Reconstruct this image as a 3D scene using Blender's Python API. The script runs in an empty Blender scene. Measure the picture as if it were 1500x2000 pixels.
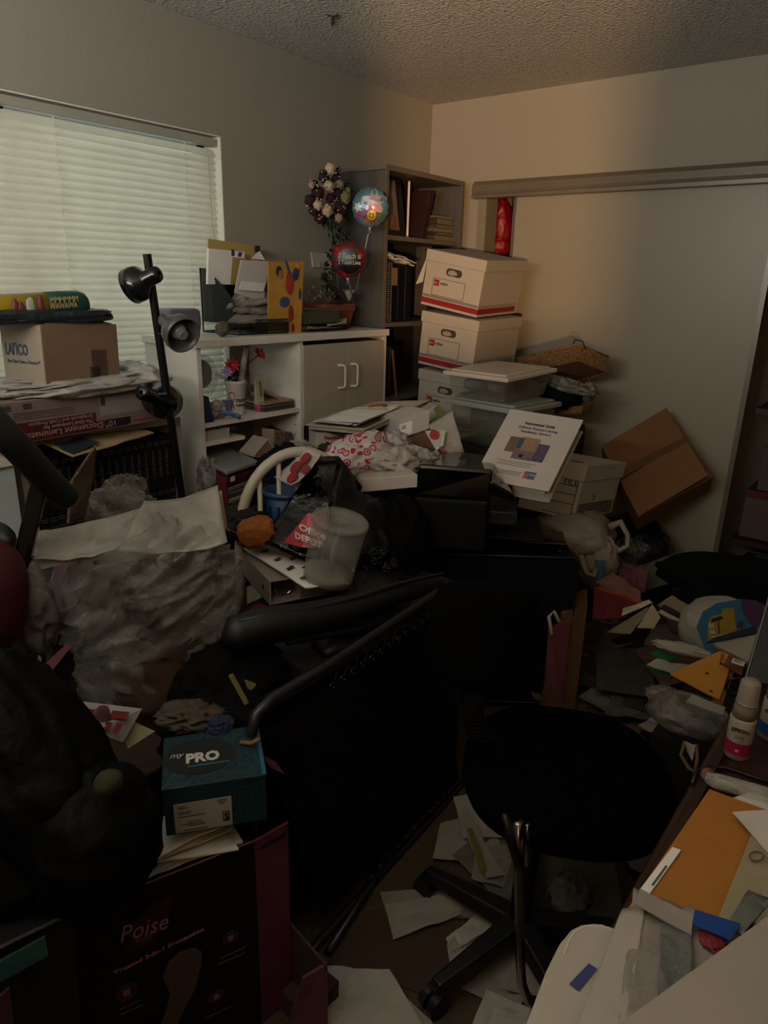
import bpy, math, random
from mathutils import Vector, Matrix, noise, Euler
PI = math.pi
R_ = math.radians
scene = bpy.context.scene
COL = scene.collection
rnd = random.Random(7)
V = Vector

# ---------------------------------------------------------------- camera (calibrated from the room's corner, ceiling and closet lines)
CAM = V((-3.434, -2.412, 1.55)); YAW, PITCH, ROLL, FPX = 0.66021, 0.31770, 0.026204, 1370.0
_f = V((math.cos(YAW)*math.cos(PITCH), math.sin(YAW)*math.cos(PITCH), -math.sin(PITCH)))
_r0 = V((math.sin(YAW), -math.cos(YAW), 0)); _u0 = _r0.cross(_f)
_r = _r0*math.cos(ROLL) + _u0*math.sin(ROLL); _u = -_r0*math.sin(ROLL) + _u0*math.cos(ROLL)
cd = bpy.data.cameras.new('camera'); cam = bpy.data.objects.new('camera', cd); COL.objects.link(cam)
cd.sensor_fit = 'VERTICAL'; cd.sensor_height = 36.0; cd.lens = FPX/2000*36; cd.clip_start = 0.02
m = Matrix((_r, _u, -_f)).transposed().to_4x4(); m.translation = CAM; cam.matrix_world = m
scene.camera = cam

def W(px, py, **k):
    """the point of the room seen at a photograph pixel, on the plane x=, y=, z= or at distance d= along the view"""
    d = _f + _r*((px-750)/FPX) - _u*((py-1000)/FPX)
    a, v = list(k.items())[0]
    if a == 'd': return CAM + d*v
    i = 'xyz'.index(a)
    return CAM + d*((v-CAM[i])/d[i])

# ---------------------------------------------------------------- materials
MATS = {}
def srgb(h):
    if isinstance(h, str):
        c = [int(h[i:i+2], 16)/255 for i in (0, 2, 4)]
        return tuple((x/12.92 if x <= .04045 else ((x+.055)/1.055)**2.4) for x in c)
    return h
def mat(name, col, rough=.6, metal=0, spec=.4, bump=None, mottle=None, trans=0, alpha=1, coat=0, emit=None, stretch=(1,1,1), translucent=0, sheen=0):
    if name in MATS: return MATS[name]
    m = bpy.data.materials.new(name); m.use_nodes = True; nt = m.node_tree; N = nt.nodes; L = nt.links
    b = N['Principled BSDF']; c = srgb(col)
    b.inputs['Base Color'].default_value = (*c, 1); b.inputs['Roughness'].default_value = rough
    b.inputs['Metallic'].default_value = metal; b.inputs['Specular IOR Level'].default_value = spec
    b.inputs['Coat Weight'].default_value = coat; b.inputs['Transmission Weight'].default_value = trans
    b.inputs['Sheen Weight'].default_value = sheen
    tc = N.new('ShaderNodeTexCoord'); mp = N.new('ShaderNodeMapping'); L.new(tc.outputs['Object'], mp.inputs[0]); mp.inputs['Scale'].default_value = stretch
    if mottle is None: mottle = (12, .12)
    n1 = N.new('ShaderNodeTexNoise'); n1.inputs['Scale'].default_value = mottle[0]; n1.inputs['Detail'].default_value = 4
    L.new(mp.outputs[0], n1.inputs['Vector'])
    mx = N.new('ShaderNodeMix'); mx.data_type = 'RGBA'; L.new(n1.outputs['Fac'], mx.inputs[0])
    k = mottle[1]; mx.inputs[6].default_value = (*[x*(1-k) for x in c], 1); mx.inputs[7].default_value = (*[min(1, x*(1+k)) for x in c], 1)
    L.new(mx.outputs[2], b.inputs['Base Color'])
    if bump:
        n2 = N.new('ShaderNodeTexNoise'); n2.inputs['Scale'].default_value = bump[0]; n2.inputs['Detail'].default_value = 5
        L.new(mp.outputs[0], n2.inputs['Vector']); bp = N.new('ShaderNodeBump'); bp.inputs['Strength'].default_value = bump[1]
        bp.inputs['Distance'].default_value = bump[2] if len(bump) > 2 else .01
        L.new(n2.outputs['Fac'], bp.inputs['Height']); L.new(bp.outputs[0], b.inputs['Normal'])
    if emit: b.inputs['Emission Color'].default_value = (*srgb(emit[0]), 1); b.inputs['Emission Strength'].default_value = emit[1]
    out = N['Material Output']; last = b.outputs[0]
    if translucent:
        t = N.new('ShaderNodeBsdfTranslucent'); L.new(mx.outputs[2], t.inputs[0]); s = N.new('ShaderNodeMixShader'); s.inputs[0].default_value = translucent
        L.new(last, s.inputs[1]); L.new(t.outputs[0], s.inputs[2]); last = s.outputs[0]
    if alpha < 1:
        t = N.new('ShaderNodeBsdfTransparent'); s = N.new('ShaderNodeMixShader'); s.inputs[0].default_value = alpha
        L.new(t.outputs[0], s.inputs[1]); L.new(last, s.inputs[2]); last = s.outputs[0]
    if last != b.outputs[0]: L.new(last, out.inputs[0])
    MATS[name] = m
    return m

def film(name, col, lo=.25, hi=.8, scale=9, rough=.25, seed=0):
    """thin wrinkled plastic film: see-through where it is flat, milky where it folds"""
    if name in MATS: return MATS[name]
    m = mat(name, col, rough=rough, spec=.6, translucent=.25, bump=(scale*2.2, .5, .02)); nt = m.node_tree; N = nt.nodes; L = nt.links
    out = N['Material Output']; last = out.inputs[0].links[0].from_socket
    n = N.new('ShaderNodeTexNoise'); n.inputs['Scale'].default_value = scale; n.inputs['Detail'].default_value = 6; n.inputs['Distortion'].default_value = 1.2
    tc = N.new('ShaderNodeTexCoord'); L.new(tc.outputs['Object'], n.inputs['Vector'])
    lw = N.new('ShaderNodeLayerWeight'); lw.inputs[0].default_value = .35
    mr = N.new('ShaderNodeMapRange'); mr.inputs[1].default_value = .35; mr.inputs[2].default_value = .65; mr.inputs[3].default_value = lo; mr.inputs[4].default_value = hi
    L.new(n.outputs['Fac'], mr.inputs[0]); ad = N.new('ShaderNodeMath'); ad.operation = 'MAXIMUM'; L.new(mr.outputs[0], ad.inputs[0]); L.new(lw.outputs['Facing'], ad.inputs[1])
    t = N.new('ShaderNodeBsdfTransparent'); s = N.new('ShaderNodeMixShader'); L.new(ad.outputs[0], s.inputs[0]); L.new(t.outputs[0], s.inputs[1]); L.new(last, s.inputs[2])
    L.new(s.outputs[0], out.inputs[0])
    return m

paper = mat('paper', 'd8d6d0', .75, bump=(30, .1)); paper2 = mat('paper_grey', 'b4b4ac', .8); cream = mat('paper_cream', 'd2c6a0', .8)
black = mat('black_plastic', '0c0c0d', .45, bump=(200, .05)); gloss_black = mat('gloss_black', '050506', .12, spec=.5, coat=.4)
fabric_black = mat('black_fabric', '0a0a0b', .95, spec=.1, bump=(400, .2)); navy = mat('navy_cloth', '0e1018', .95, spec=.1, bump=(60, .3))
white_mel = mat('white_melamine', 'd4d0c6', .38); chrome = mat('chrome', 'b8b8b8', .15, metal=1)
kraft = mat('kraft_card', '8a6742', .85, mottle=(25, .15)); red = mat('red_print', 'a3141f', .6); ink = mat('dark_ink', '181818', .7)
grey_ink = mat('grey_ink', '55554f', .8); white_ink = mat('white_ink', 'dcdcdc', .7); wood_dark = mat('dark_wood', '2c1910', .45, stretch=(1, 12, 12), mottle=(6, .4))

# ---------------------------------------------------------------- mesh builder
class MB:
    def __init__(s): s.v = []; s.f = []
    def add(s, vs, fs):
        n = len(s.v); s.v += [V(p) for p in vs]; s.f += [tuple(i+n for i in f) for f in fs]; return s
    def hexa(s, b, t):   # bottom four, top four, same order
        return s.add(list(b)+list(t), [(0, 3, 2, 1), (4, 5, 6, 7), (0, 1, 5, 4), (1, 2, 6, 5), (2, 3, 7, 6), (3, 0, 4, 7)])
    def box(s, lo, hi):
        x0, y0, z0 = lo; x1, y1, z1 = hi
        return s.hexa([(x0, y0, z0), (x1, y0, z0), (x1, y1, z0), (x0, y1, z0)], [(x0, y0, z1), (x1, y0, z1), (x1, y1, z1), (x0, y1, z1)])
    def pbox(s, o, a, b, h):   # a corner and three edge vectors
        o, a, b, h = V(o), V(a), V(b), V(h)
        return s.hexa([o, o+a, o+a+b, o+b], [o+h, o+a+h, o+a+b+h, o+b+h])
    def tube(s, pts, r, n=10, closed=False):
        pts = [V(p) for p in pts]; rs = r if isinstance(r, (list, tuple)) else [r]*len(pts); base = len(s.v); prev = None; K = len(pts)
        for i, p in enumerate(pts):
            d = (pts[(i+1) % K]-pts[i-1]) if closed else (pts[min(i+1, K-1)]-pts[max(i-1, 0)])
            d.normalize()
            if prev is None: a = d.orthogonal().normalized()
            else: a = (prev-d*prev.dot(d)).normalized()
            prev = a; b = d.cross(a)
            for j in range(n):
                t = 2*PI*j/n; s.v.append(p+(a*math.cos(t)+b*math.sin(t))*rs[i])
        for i in range(K if closed else K-1):
            for j in range(n):
                i2 = (i+1) % K
                s.f.append((base+i*n+j, base+i*n+(j+1) % n, base+i2*n+(j+1) % n, base+i2*n+j))
        if not closed:
            s.f.append(tuple(base+j for j in reversed(range(n)))); s.f.append(tuple(base+(K-1)*n+j for j in range(n)))
        return s
    def lathe(s, prof, o=(0, 0, 0), ax=(0, 0, 1), n=24, cap=True):
        o = V(o); ax = V(ax).normalized(); a = ax.orthogonal().normalized(); b = ax.cross(a); base = len(s.v); K = len(prof)
        for r, z in prof:
            for j in range(n):
                t = 2*PI*j/n; s.v.append(o+ax*z+(a*math.cos(t)+b*math.sin(t))*max(r, 1e-5))
        for i in range(K-1):
            for j in range(n): s.f.append((base+i*n+j, base+i*n+(j+1) % n, base+(i+1)*n+(j+1) % n, base+(i+1)*n+j))
        if cap:
            s.f.append(tuple(base+j for j in reversed(range(n)))); s.f.append(tuple(base+(K-1)*n+j for j in range(n)))
        return s
    def prism(s, pts, vec):   # a polygon given a thickness
        n = len(pts); vec = V(vec); pts = [V(p) for p in pts]
        return s.add(pts+[p+vec for p in pts], [tuple(reversed(range(n))), tuple(range(n, 2*n))]+[(i, (i+1) % n, (i+1) % n+n, i+n) for i in range(n)])
    def patch(s, q, thick=.0012, crum=0, seed=0, n=8, curl=0, freq=14):
        """a sheet between four corner points, bent and crumpled, with two sides and edges"""
        q = [V(p) for p in q]; nn = (q[1]-q[0]).cross(q[3]-q[0]).normalized()
        if nn.z < 0: nn = -nn
        top = []; sd = V((seed*3.7, seed*1.3, seed*.7))
        for i in range(n+1):
            for j in range(n+1):
                u, v = i/n, j/n
                p = q[0]*(1-u)*(1-v)+q[1]*u*(1-v)+q[2]*u*v+q[3]*(1-u)*v
                o = curl*((2*u-1)**2)*.5+curl*((2*v-1)**2)*.5
                if crum: o += crum*abs(noise.noise(p*freq+sd))*2
                top.append(p+nn*(o+thick))
        bot = [p-nn*thick for p in top]; N = (n+1)*(n+1); fs = []
        for i in range(n):
            for j in range(n):
                a = i*(n+1)+j; fs.append((a, a+n+1, a+n+2, a+1)); fs.append((N+a, N+a+1, N+a+n+2, N+a+n+1))
        ring = [j for j in range(n+1)]+[i*(n+1)+n for i in range(1, n+1)]+[n*(n+1)+j for j in range(n-1, -1, -1)]+[i*(n+1) for i in range(n-1, 0, -1)]
        for i in range(len(ring)):
            a, b = ring[i], ring[(i+1) % len(ring)]; fs.append((a, b, N+b, N+a))
        return s.add(top+bot, fs)
    def blob(s, c, r, seed=0, amp=.15, freq=3, rot=(0, 0, 0), nu=36, nv=24, ridge=True, flat=None, power=1, st=(1, 1, 1)):
        c = V(c); E = rot if isinstance(rot, Matrix) else Euler([R_(a) for a in rot]).to_matrix(); base = len(s.v); sd = V((seed*5.1, seed*2.3, -seed*3.9))
        def sg(x): return math.copysign(abs(x)**power, x)
        for i in range(nv+1):
            th = PI*i/nv
            for j in range(nu):
                ph = 2*PI*j/nu; d = V((sg(math.sin(th))*sg(math.cos(ph)), sg(math.sin(th))*sg(math.sin(ph)), sg(math.cos(th))))
                w = V((d.x*st[0], d.y*st[1], d.z*st[2]))*freq+sd
                k = noise.fractal(w, 1.0, 2.0, 3)
                if ridge: k = .5-abs(noise.noise(w*1.4))*2.2 + .4*k - .5*abs(noise.noise(w*3.7+sd))
                q = V((d.x*r[0], d.y*r[1], d.z*r[2]))*(1+amp*k)
                p = c+E@q
                if flat is not None: p.z = max(p.z, flat)
                s.v.append(p)
        for i in range(nv):
            for j in range(nu): s.f.append((base+i*nu+j, base+(i+1)*nu+j, base+(i+1)*nu+(j+1) % nu, base+i*nu+(j+1) % nu))
        return s

PM = {}   # world matrices of things
def _obj(name, mb, m, parent=None, smooth=False, bevel=0, solid=0, local=False):
    me = bpy.data.meshes.new(name); vs = mb.v
    if parent is not None and not local:
        inv = PM[parent.name].inverted(); vs = [inv@p for p in vs]; org = V((0, 0, 0))
    elif parent is not None: org = V((0, 0, 0))
    else:
        xs = [p.x for p in vs]; ys = [p.y for p in vs]; zs = [p.z for p in vs]
        org = V(((min(xs)+max(xs))/2, (min(ys)+max(ys))/2, min(zs))); vs = [p-org for p in vs]
    me.from_pydata([tuple(p) for p in vs], [], mb.f); me.validate(); me.update()
    o = bpy.data.objects.new(name, me); COL.objects.link(o); o.location = org
    if parent is not None: o.parent = parent; PM[o.name] = PM[parent.name].copy()
    else: PM[o.name] = Matrix.Translation(org)
    me.materials.append(m)
    if smooth:
        for p in me.polygons: p.use_smooth = True
    if bevel:
        bv = o.modifiers.new('bevel', 'BEVEL'); bv.width = bevel; bv.segments = 2; bv.limit_method = 'ANGLE'; bv.angle_limit = R_(35)
    if solid:
        sl = o.modifiers.new('solid', 'SOLIDIFY'); sl.thickness = solid
    return o
def struct(name, mb, m, parent=None, **k):
    o = _obj(name, mb, m, parent, **k)
    if parent is None: o['kind'] = 'structure'
    return o
def tag(o, label, cat, group=None, kind=None):
    o['label'] = label; o['category'] = cat
    if group: o['group'] = group
    if kind: o['kind'] = kind
    return o
def thing(name, label, cat, loc=(0, 0, 0), rot=(0, 0, 0), group=None):
    o = bpy.data.objects.new(name, None); COL.objects.link(o); o.location = loc; o.rotation_euler = [R_(a) for a in rot]
    PM[o.name] = Matrix.LocRotScale(V(loc), Euler([R_(a) for a in rot]), None); o.empty_display_size = .05
    return tag(o, label, cat, group)
def part(parent, name, mb, m, label=None, **k):
    o = _obj(name, mb, m, parent, **k)
    if label: o['label'] = label
    return o
def solo(name, label, cat, mb, m, group=None, **k):
    return tag(_obj(name, mb, m, None, **k), label, cat, group)
def text(parent, s, o, ux, uy, size, m, name='lettering', width=None, local=False, align='LEFT', off=.0008, label=None, bold=0, shear=0):
    """flat lettering lying on a surface: o = start of the baseline, ux = reading direction, uy = up"""
    cu = bpy.data.curves.new('t', 'FONT'); cu.body = s; cu.size = 1; cu.align_x = align; cu.offset = bold; cu.shear = shear; cu.extrude = .02; cu.resolution_u = 2
    t = bpy.data.objects.new('t', cu); me = bpy.data.meshes.new_from_object(t)
    o, ux, uy = V(o), V(ux).normalized(), V(uy).normalized(); n = ux.cross(uy).normalized()
    w = max((v.co.x for v in me.vertices), default=1)-min((v.co.x for v in me.vertices), default=0)
    sx = (width/w) if width else size
    mb = MB(); mb.v = [o+ux*v.co.x*sx+uy*v.co.y*size+n*(v.co.z*.02+off) for v in me.vertices]; mb.f = [tuple(p.vertices) for p in me.polygons]
    bpy.data.objects.remove(t); bpy.data.curves.remove(cu); bpy.data.meshes.remove(me)
    return part(parent, name, mb, m, label, local=local)
def decal(parent, name, o, a, b, m, off=.0006, local=False, label=None, th=.0006):
    """a thin printed rectangle on a surface"""
    o, a, b = V(o), V(a), V(b); n = a.cross(b).normalized()
    return part(parent, name, MB().pbox(o+n*off, a, b, n*th), m, label, local=local)
def outline(mb, o, a, b, w, off=.0006):
    o, a, b = V(o), V(a), V(b); n = a.cross(b).normalized()*off; an, bn = a.normalized()*w, b.normalized()*w
    for q in ((o, a, bn), (o+b-bn, a, bn), (o, an, b), (o+a-an, an, b)): mb.pbox(q[0]+n, q[1], q[2], n)
    return mb
def dup(o, parent=None, loc=None, rot=None, label=None):
    c = o.copy(); COL.objects.link(c)
    if parent is not None: c.parent = parent
    for ch in list(o.children): dup(ch, c)
    if loc is not None: c.location = loc
    if rot is not None: c.rotation_euler = [R_(a) for a in rot]
    if label: c['label'] = label
    return c

# ---------------------------------------------------------------- the room
wallm = mat('wall_paint', '8f897b', .85, bump=(90, .25, .004), mottle=(2.5, .05))
ceilm = mat('popcorn_ceiling', 'dedbd2', .95, spec=.1, mottle=(75, .34), bump=(75, 1.0, .05))
carpet = mat('carpet', '4d4335', 1, spec=.05, bump=(300, .6, .01), mottle=(60, .3))
XL, YB, H = -4.3, -3.3, 2.44
struct('floor', MB().box((XL, YB, -.1), (.7, .12, 0)), carpet)
struct('ceiling', MB().box((XL, YB, H), (.7, .12, H+.1)), ceilm)
wx0, wx1, wz0, wz1 = -3.05, -1.432, .93, 2.073
wb = MB(); wb.box((XL, 0, 0), (wx0, .14, H)); wb.box((wx1, 0, 0), (.0, .14, H)); wb.box((wx0, 0, 0), (wx1, .14, wz0)); wb.box((wx0, 0, wz1), (wx1, .14, H))
struct('wall_left', wb, wallm)
OY0, OY1, OZ = -2.3, -.37, 1.985
rb = MB(); rb.box((0, OY1, 0), (.1, .14, H)); rb.box((0, OY0, OZ), (.1, OY1, H)); rb.box((0, YB, 0), (.1, OY0, H))
struct('wall_right', rb, wallm)
struct('wall_closet', MB().box((.62, YB, 0), (.7, .12, H)).box((.1, -.2, 0), (.62, -.14, H)).box((.1, YB, 0), (.62, YB+.05, H)), wallm)
bb = MB(); XB = -4.05                                  # behind the camera: wall with an opening added to shape the lamp's band
bb.box((XL, YB, 0), (XB, -3.13, H)); bb.box((XL, -2.52, 0), (XB, 0, H)); bb.box((XL, -3.13, 0), (XB, -2.52, 1.20)); bb.box((XL, -3.13, 2.3), (XB, -2.52, H))
struct('wall_back', bb, wallm)
struct('wall_front', MB().box((XL, YB-.1, 0), (.7, YB, H)), wallm)
struct('wall_hall', MB().box((-8, -6.2, 0), (-7.9, 1, H)).box((-7.9, -6.2, 0), (XL, -6.1, H)).box((-7.9, .9, 0), (XL, 1, H)).box((-8, -6.2, H), (XL, 1, H+.1)).box((-8, -6.2, -.1), (XL, 1, 0)).box((XL-.02, -6.1, 0), (XL, YB, H)), wallm)
struct('baseboard_left', MB().box((-4, -.014, 0), (0, 0, .09)), white_mel); struct('baseboard_right', MB().box((-.014, OY1, 0), (0, 0, .09)), white_mel)

# window: white frame, panes, daylight
alu = mat('white_window_frame', 'cfcdc4', .5)
fr = MB(); 
for a, b in (((wx0, .1, wz0), (wx1, .13, wz0+.04)), ((wx0, .1, wz1-.04), (wx1, .13, wz1)), ((wx0, .1, wz0), (wx0+.04, .13, wz1)), ((wx1-.04, .1, wz0), (wx1, .13, wz1)), ((-2.26, .1, wz0), (-2.22, .13, wz1))): fr.box(a, b)
win = struct('window_1', fr, alu)
gl = mat('pane', 'ffffff', .02, alpha=.12)
for x0, x1 in ((wx0+.04, -2.26), (-2.22, wx1-.04)): part(win, 'pane', MB().box((x0, .112, wz0+.04), (x1, .116, wz1-.04)), gl)
part(win, 'sill', MB().box((wx0, -.02, wz0-.02), (wx1, .1, wz0)), alu)
part(win, 'reveal', MB().box((wx1-.004, 0, wz0), (wx1, .1, wz1)).box((wx0, 0, wz1-.004), (wx1, .1, wz1)), mat('reveal_paint', 'd8d4c6', .7))

# mini blind
slatm = mat('blind_slat', 'e0dcc8', .4, translucent=.38)
bl = thing('window_blind', 'cream horizontal mini blind hanging closed in the window', 'blind', ((wx0+wx1)/2, .03, 1.0))
BZ0, BZ1, BP = 1.06, 2.013, .0256
sm = MB(); z = BZ1; i = 0
x0, x1 = wx0+.01, wx1-.012
def slat(mb, x0, x1, z, tilt, seed=0, w=.0172):
    n = 4; row = []
    for k in range(n+1):
        t = -1+2*k/n; yy = t*w*math.cos(tilt); zz = t*w*math.sin(tilt); bow = (1-t*t)*.0022
        row.append((yy-math.sin(tilt)*bow, zz+math.cos(tilt)*bow))
    vs = []; NX = 8
    for xi in range(NX+1):
        x = x0+(x1-x0)*xi/NX; dz = .0012*noise.noise(V((x*3, z*40, seed)))
        for (a, b) in row: vs.append((x, .035+a, z+b+dz))
    fs = []
    for xi in range(NX):
        for k in range(n): a = xi*(n+1)+k; fs.append((a, a+1, a+n+2, a+n+1))
    mb.add(vs, fs)
while z > BZ0:
    slat(sm, x0, x1, z, R_(57 if z > 1.6 else 57-18*(1.6-z))+.05*noise.noise(V((0, 0, z*30))), i); z -= BP; i += 1
z2 = z
while z > wz0+.05:                                      # the last slats have slid apart and sag
    slat(sm, x0, x1, z+.004*math.sin(z*90), R_(22), i); z -= BP*1.35; i += 1
part(bl, 'slats', sm, slatm, smooth=True)
part(bl, 'head_rail', MB().box((x0, .012, 2.035), (x1, .05, 2.062)), mat('rail_paint', '9a988a', .4), bevel=.002)
part(bl, 'bottom_rail', MB().box((x0, .02, wz0+.02), (x1, .045, wz0+.034)), slatm, bevel=.002)
for xx in (-2.78, -2.105, -1.595):
    cm = MB()
    for k in range(60):
        zz = 2.03-k*.018
        if zz > .97: cm.tube([(xx, .015, zz), (xx+.002, .015, zz-.012)], .0024, 5)
    part(bl, 'ladder_cord', cm, mat('cord_white', 'f4f2ea', .8, translucent=.7))
part(bl, 'pull_cord', MB().tube([(-1.49, .01, 2.03), (-1.487, .008, 1.75), (-1.478, .006, 1.69), (-1.478, .004, 1.6)], .0013, 5).lathe([(.002, 0), (.006, -.02), (.005, -.035), (.001, -.038)], (-1.478, .004, 1.60), n=8), mat('cord_tan', 'a89b78', .7))

# closet: header track, sliding door, jambs
hd = mat('closet_track', '6f675a', .35, metal=.3)
tr = MB(); pf = [(-.002, 2.052), (-.03, 2.05), (-.048, 2.03), (-.05, 2.0), (-.045, 1.988), (-.052, 1.984), (-.052, 1.968), (-.002, 1.968)]
tr.prism([(x, -.303, z) for x, z in pf], (0, -1.99, 0)); struct('trim_1', tr, hd, smooth=False)
dm = mat('closet_door_paint', '8a8474', .38, mottle=(1.5, .05), bump=(14, .03))
dr = struct('door_1', MB().box((.012, -1.735, .03), (.03, -.535, 1.97)), dm)
ed = mat('door_edge_metal', '6c6558', .35, metal=.4)
part(dr, 'door_frame', MB().box((.0, -1.757, .02), (.036, -1.735, 1.975)).box((.004, -.535, .02), (.034, -.522, 1.975)), ed)
struct('trim_2', MB().box((-.012, OY1-.005, 0), (.1, OY1+.045, 1.985)), mat('jamb_paint', '7b7464', .5))
struct('trim_3', MB().box((.0, OY0, 0.0), (.1, OY1, .012)), ed)

# ---------------------------------------------------------------- light
scene.view_settings.view_transform = 'Standard'; scene.view_settings.look = 'None'; scene.view_settings.gamma = 1; scene.view_settings.use_curve_mapping = False
scene.view_settings.exposure = 0.0
scene.cycles.use_denoising = True; scene.cycles.max_bounces = 8; scene.cycles.transparent_max_bounces = 12; scene.cycles.caustics_reflective = False; scene.cycles.caustics_refractive = False
w = bpy.data.worlds.new('daylight'); scene.world = w; w.use_nodes = True; bg = w.node_tree.nodes['Background']
bg.inputs[0].default_value = (.80, .95, 1.0, 1); bg.inputs[1].default_value = 1.0
def area(name, loc, rot, sx, sy, power, col):
    l = bpy.data.lights.new(name, 'AREA'); l.shape = 'RECTANGLE'; l.size = sx; l.size_y = sy; l.energy = power; l.color = col
    o = bpy.data.objects.new(name, l); COL.objects.link(o); o.location = loc; o.rotation_euler = [R_(a) for a in rot]; return o
area('sky_light', (-2.24, .62, 1.95), (90, 0, 0), 1.9, .7, 115, (1.0, .93, .60))
area('ground_light', (-2.24, .62, 1.15), (90, 0, 0), 1.9, .8, 290, (.90, .98, 1.0))
area('fill_uplight', (-4.02, -1.5, 1.95), (0, -150, 0), .5, 1.5, 112, (1, .97, .91))  # added fill aimed up at the ceiling, not a real source
pl = bpy.data.lights.new('hall_lamp', 'POINT'); pl.energy = 1250; pl.color = (1, .55, .24); pl.shadow_soft_size = .10
po = bpy.data.objects.new('hall_lamp', pl); COL.objects.link(po); po.location = (-6.5, -4.2, 1.15)
# ================================================================ furniture along the window wall
HX0, HX1, HY, HT = -1.850, -.760, -.323, 1.338
hut = thing('white_hutch', 'white hutch with two cupboard doors and open cubbies under the window corner', 'cabinet', ((HX0+HX1)/2, -.16, .74))
hm = MB(); t = .018
for x_ in (HX0, HX1-t, -1.335): part(hut, 'side_panel', MB().box((x_, HY, .74), (x_+t, -.01, HT-.03)), white_mel)
part(hut, 'top_board', MB().box((HX0-.012, HY-.012, HT-.03), (HX1+.008, -.008, HT)), white_mel, bevel=.003)
part(hut, 'shelf', MB().box((HX0+t, HY+.004, 1.018), (-1.335, -.012, 1.035)), white_mel)
part(hut, 'shelf', MB().box((HX0+t, HY+.004, .948), (-1.64, -.03, .962)), white_mel)
part(hut, 'shelf', MB().box((-1.317, HY+.02, .945), (HX1-t, -.012, .962)), white_mel)
part(hut, 'back_panel', MB().box((-1.317, -.018, .74), (HX1-t, -.01, HT-.03)).box((HX0+t, -.018, .74), (-1.335, -.01, 1.018)), mat('tan_board', '8a8172', .7))
hh = mat('handle_cream', 'd5cdbb', .35)
for x0, x1, hx in ((-1.316, -1.045, -1.085), (-1.042, -.779, -1.000)):
    d = part(hut, 'door', MB().box((x0, HY-.002, .957), (x1, HY+.014, 1.290)), mat('door_cream', 'aaa291', .5), bevel=.002)
    part(d, 'handle', MB().tube([(hx-.018*(1 if hx < -1.05 else -1)*0-.02*(1 if hx < -1.05 else 1)*1, HY-.002, 1.195), (hx, HY-.02, 1.195), (hx+.006, HY-.024, 1.187), (hx+.006, HY-.024, 1.105), (hx, HY-.02, 1.097), (hx-.02, HY-.002, 1.097)], .0055, 8), hh, smooth=True)
ph = MB()
for y in (-.29, -.06):
    for z in (.80, .84, .88, .92, .96, 1.0): ph.lathe([(.003, 0), (.003, .001)], (-1.3355, y, z), (-1, 0, 0), 8)
part(hut, 'pin_holes', ph, ink)
tb = thing('desk', 'brown desk under the white hutch', 'desk', (-1.3, -.2, 0))
part(tb, 'desk_top', MB().box((HX0-.08, -.42, .70), (HX1+.01, -.01, .738)), wood_dark)
for x in (HX0-.03, HX1-.04): part(tb, 'leg', MB().box((x, -.38, 0), (x+.05, -.05, .70)), wood_dark)

# grey bookcase
bk = thing('bookcase', 'tall grey wooden bookcase in the corner behind the stacked boxes', 'bookcase', (-.42, -.145, 0))
gw = mat('bookcase_grey', '4a4846', .6, stretch=(14, 14, 1), mottle=(3, .45), bump=(20, .1)); ge = mat('bookcase_edge', '62594e', .6)
BX0, BX1, BY, BT = -.742, -.095, -.285, 2.044
part(bk, 'side_panel', MB().box((BX0, BY+.002, 0), (BX0+.02, -.004, BT-.02)), gw); part(bk, 'side_panel', MB().box((BX1-.02, BY+.002, 0), (BX1, -.004, BT-.02)), gw)
part(bk, 'top_board', MB().box((BX0, BY, BT-.022), (BX1, -.004, BT)), ge)
part(bk, 'back_panel', MB().box((BX0+.02, -.012, .06), (BX1-.02, -.004, BT-.022)), mat('bookcase_back', '2e2a26', .8))
shz = [W(800, 463, y=BY).z, W(790, 629, y=BY).z, W(790, 772, y=BY).z, .72, .38, .06]
for z in shz: part(bk, 'shelf', MB().box((BX0+.02, BY+.003, z-.02), (BX1-.02, -.012, z)), ge)
part(bk, 'edge_strip', MB().box((BX0-.001, BY-.001, 0), (BX0+.021, BY+.002, BT)).box((BX1-.021, BY-.001, 0), (BX1+.001, BY+.002, BT)), ge)
S1, S2, S3 = shz[:3]

# things in the bookcase, top shelf
f1 = thing('framed_portrait', 'large black photo frame with a faded portrait on the top bookcase shelf', 'picture frame', (-.605, -.22, S1), (-10, 0, -4))
def frame(par, w, h, b, d, m1, m2):
    mb = MB().box((-w/2, 0, 0), (w/2, d, b)).box((-w/2, 0, h-b), (w/2, d, h)).box((-w/2, 0, b), (-w/2+b, d, h-b)).box((w/2-b, 0, b), (w/2, d, h-b)).box((-w/2+.005, d*.7, .005), (w/2-.005, d, h-.005))
    part(par, 'frame', mb, m1, local=True, bevel=.002); return part(par, 'picture', MB().box((-w/2+b, d*.55, b), (w/2-b, d*.7, h-b)), m2, local=True)
frame(f1, .21, .29, .032, .02, black, mat('photo_portrait', '7d6a63', .3, mottle=(14, .5)))
part(f1, 'portrait', MB().blob((0, .0108, .17), (.034, .0008, .055), 3, .06, nu=20, nv=10).blob((0, .0108, .07), (.06, .0008, .05), 5, .05, nu=20, nv=10), mat('photo_face', '7a5044', .4), local=True, smooth=True)
f2 = thing('framed_verse', 'small glass frame with a printed verse and a dark silhouette beside the portrait', 'picture frame', (-.48, -.15, S1), (-6, 0, 8))
frame(f2, .17, .25, .02, .015, mat('frame_brown', '30261d', .5), mat('verse_page', '8c7d66', .6))
lm = MB()
for i in range(13): lm.box((-.03, .0075, .07+i*.0115), (.055, .0082, .0725+i*.0115))
part(f2, 'verse_lines', lm, grey_ink, local=True)
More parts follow.
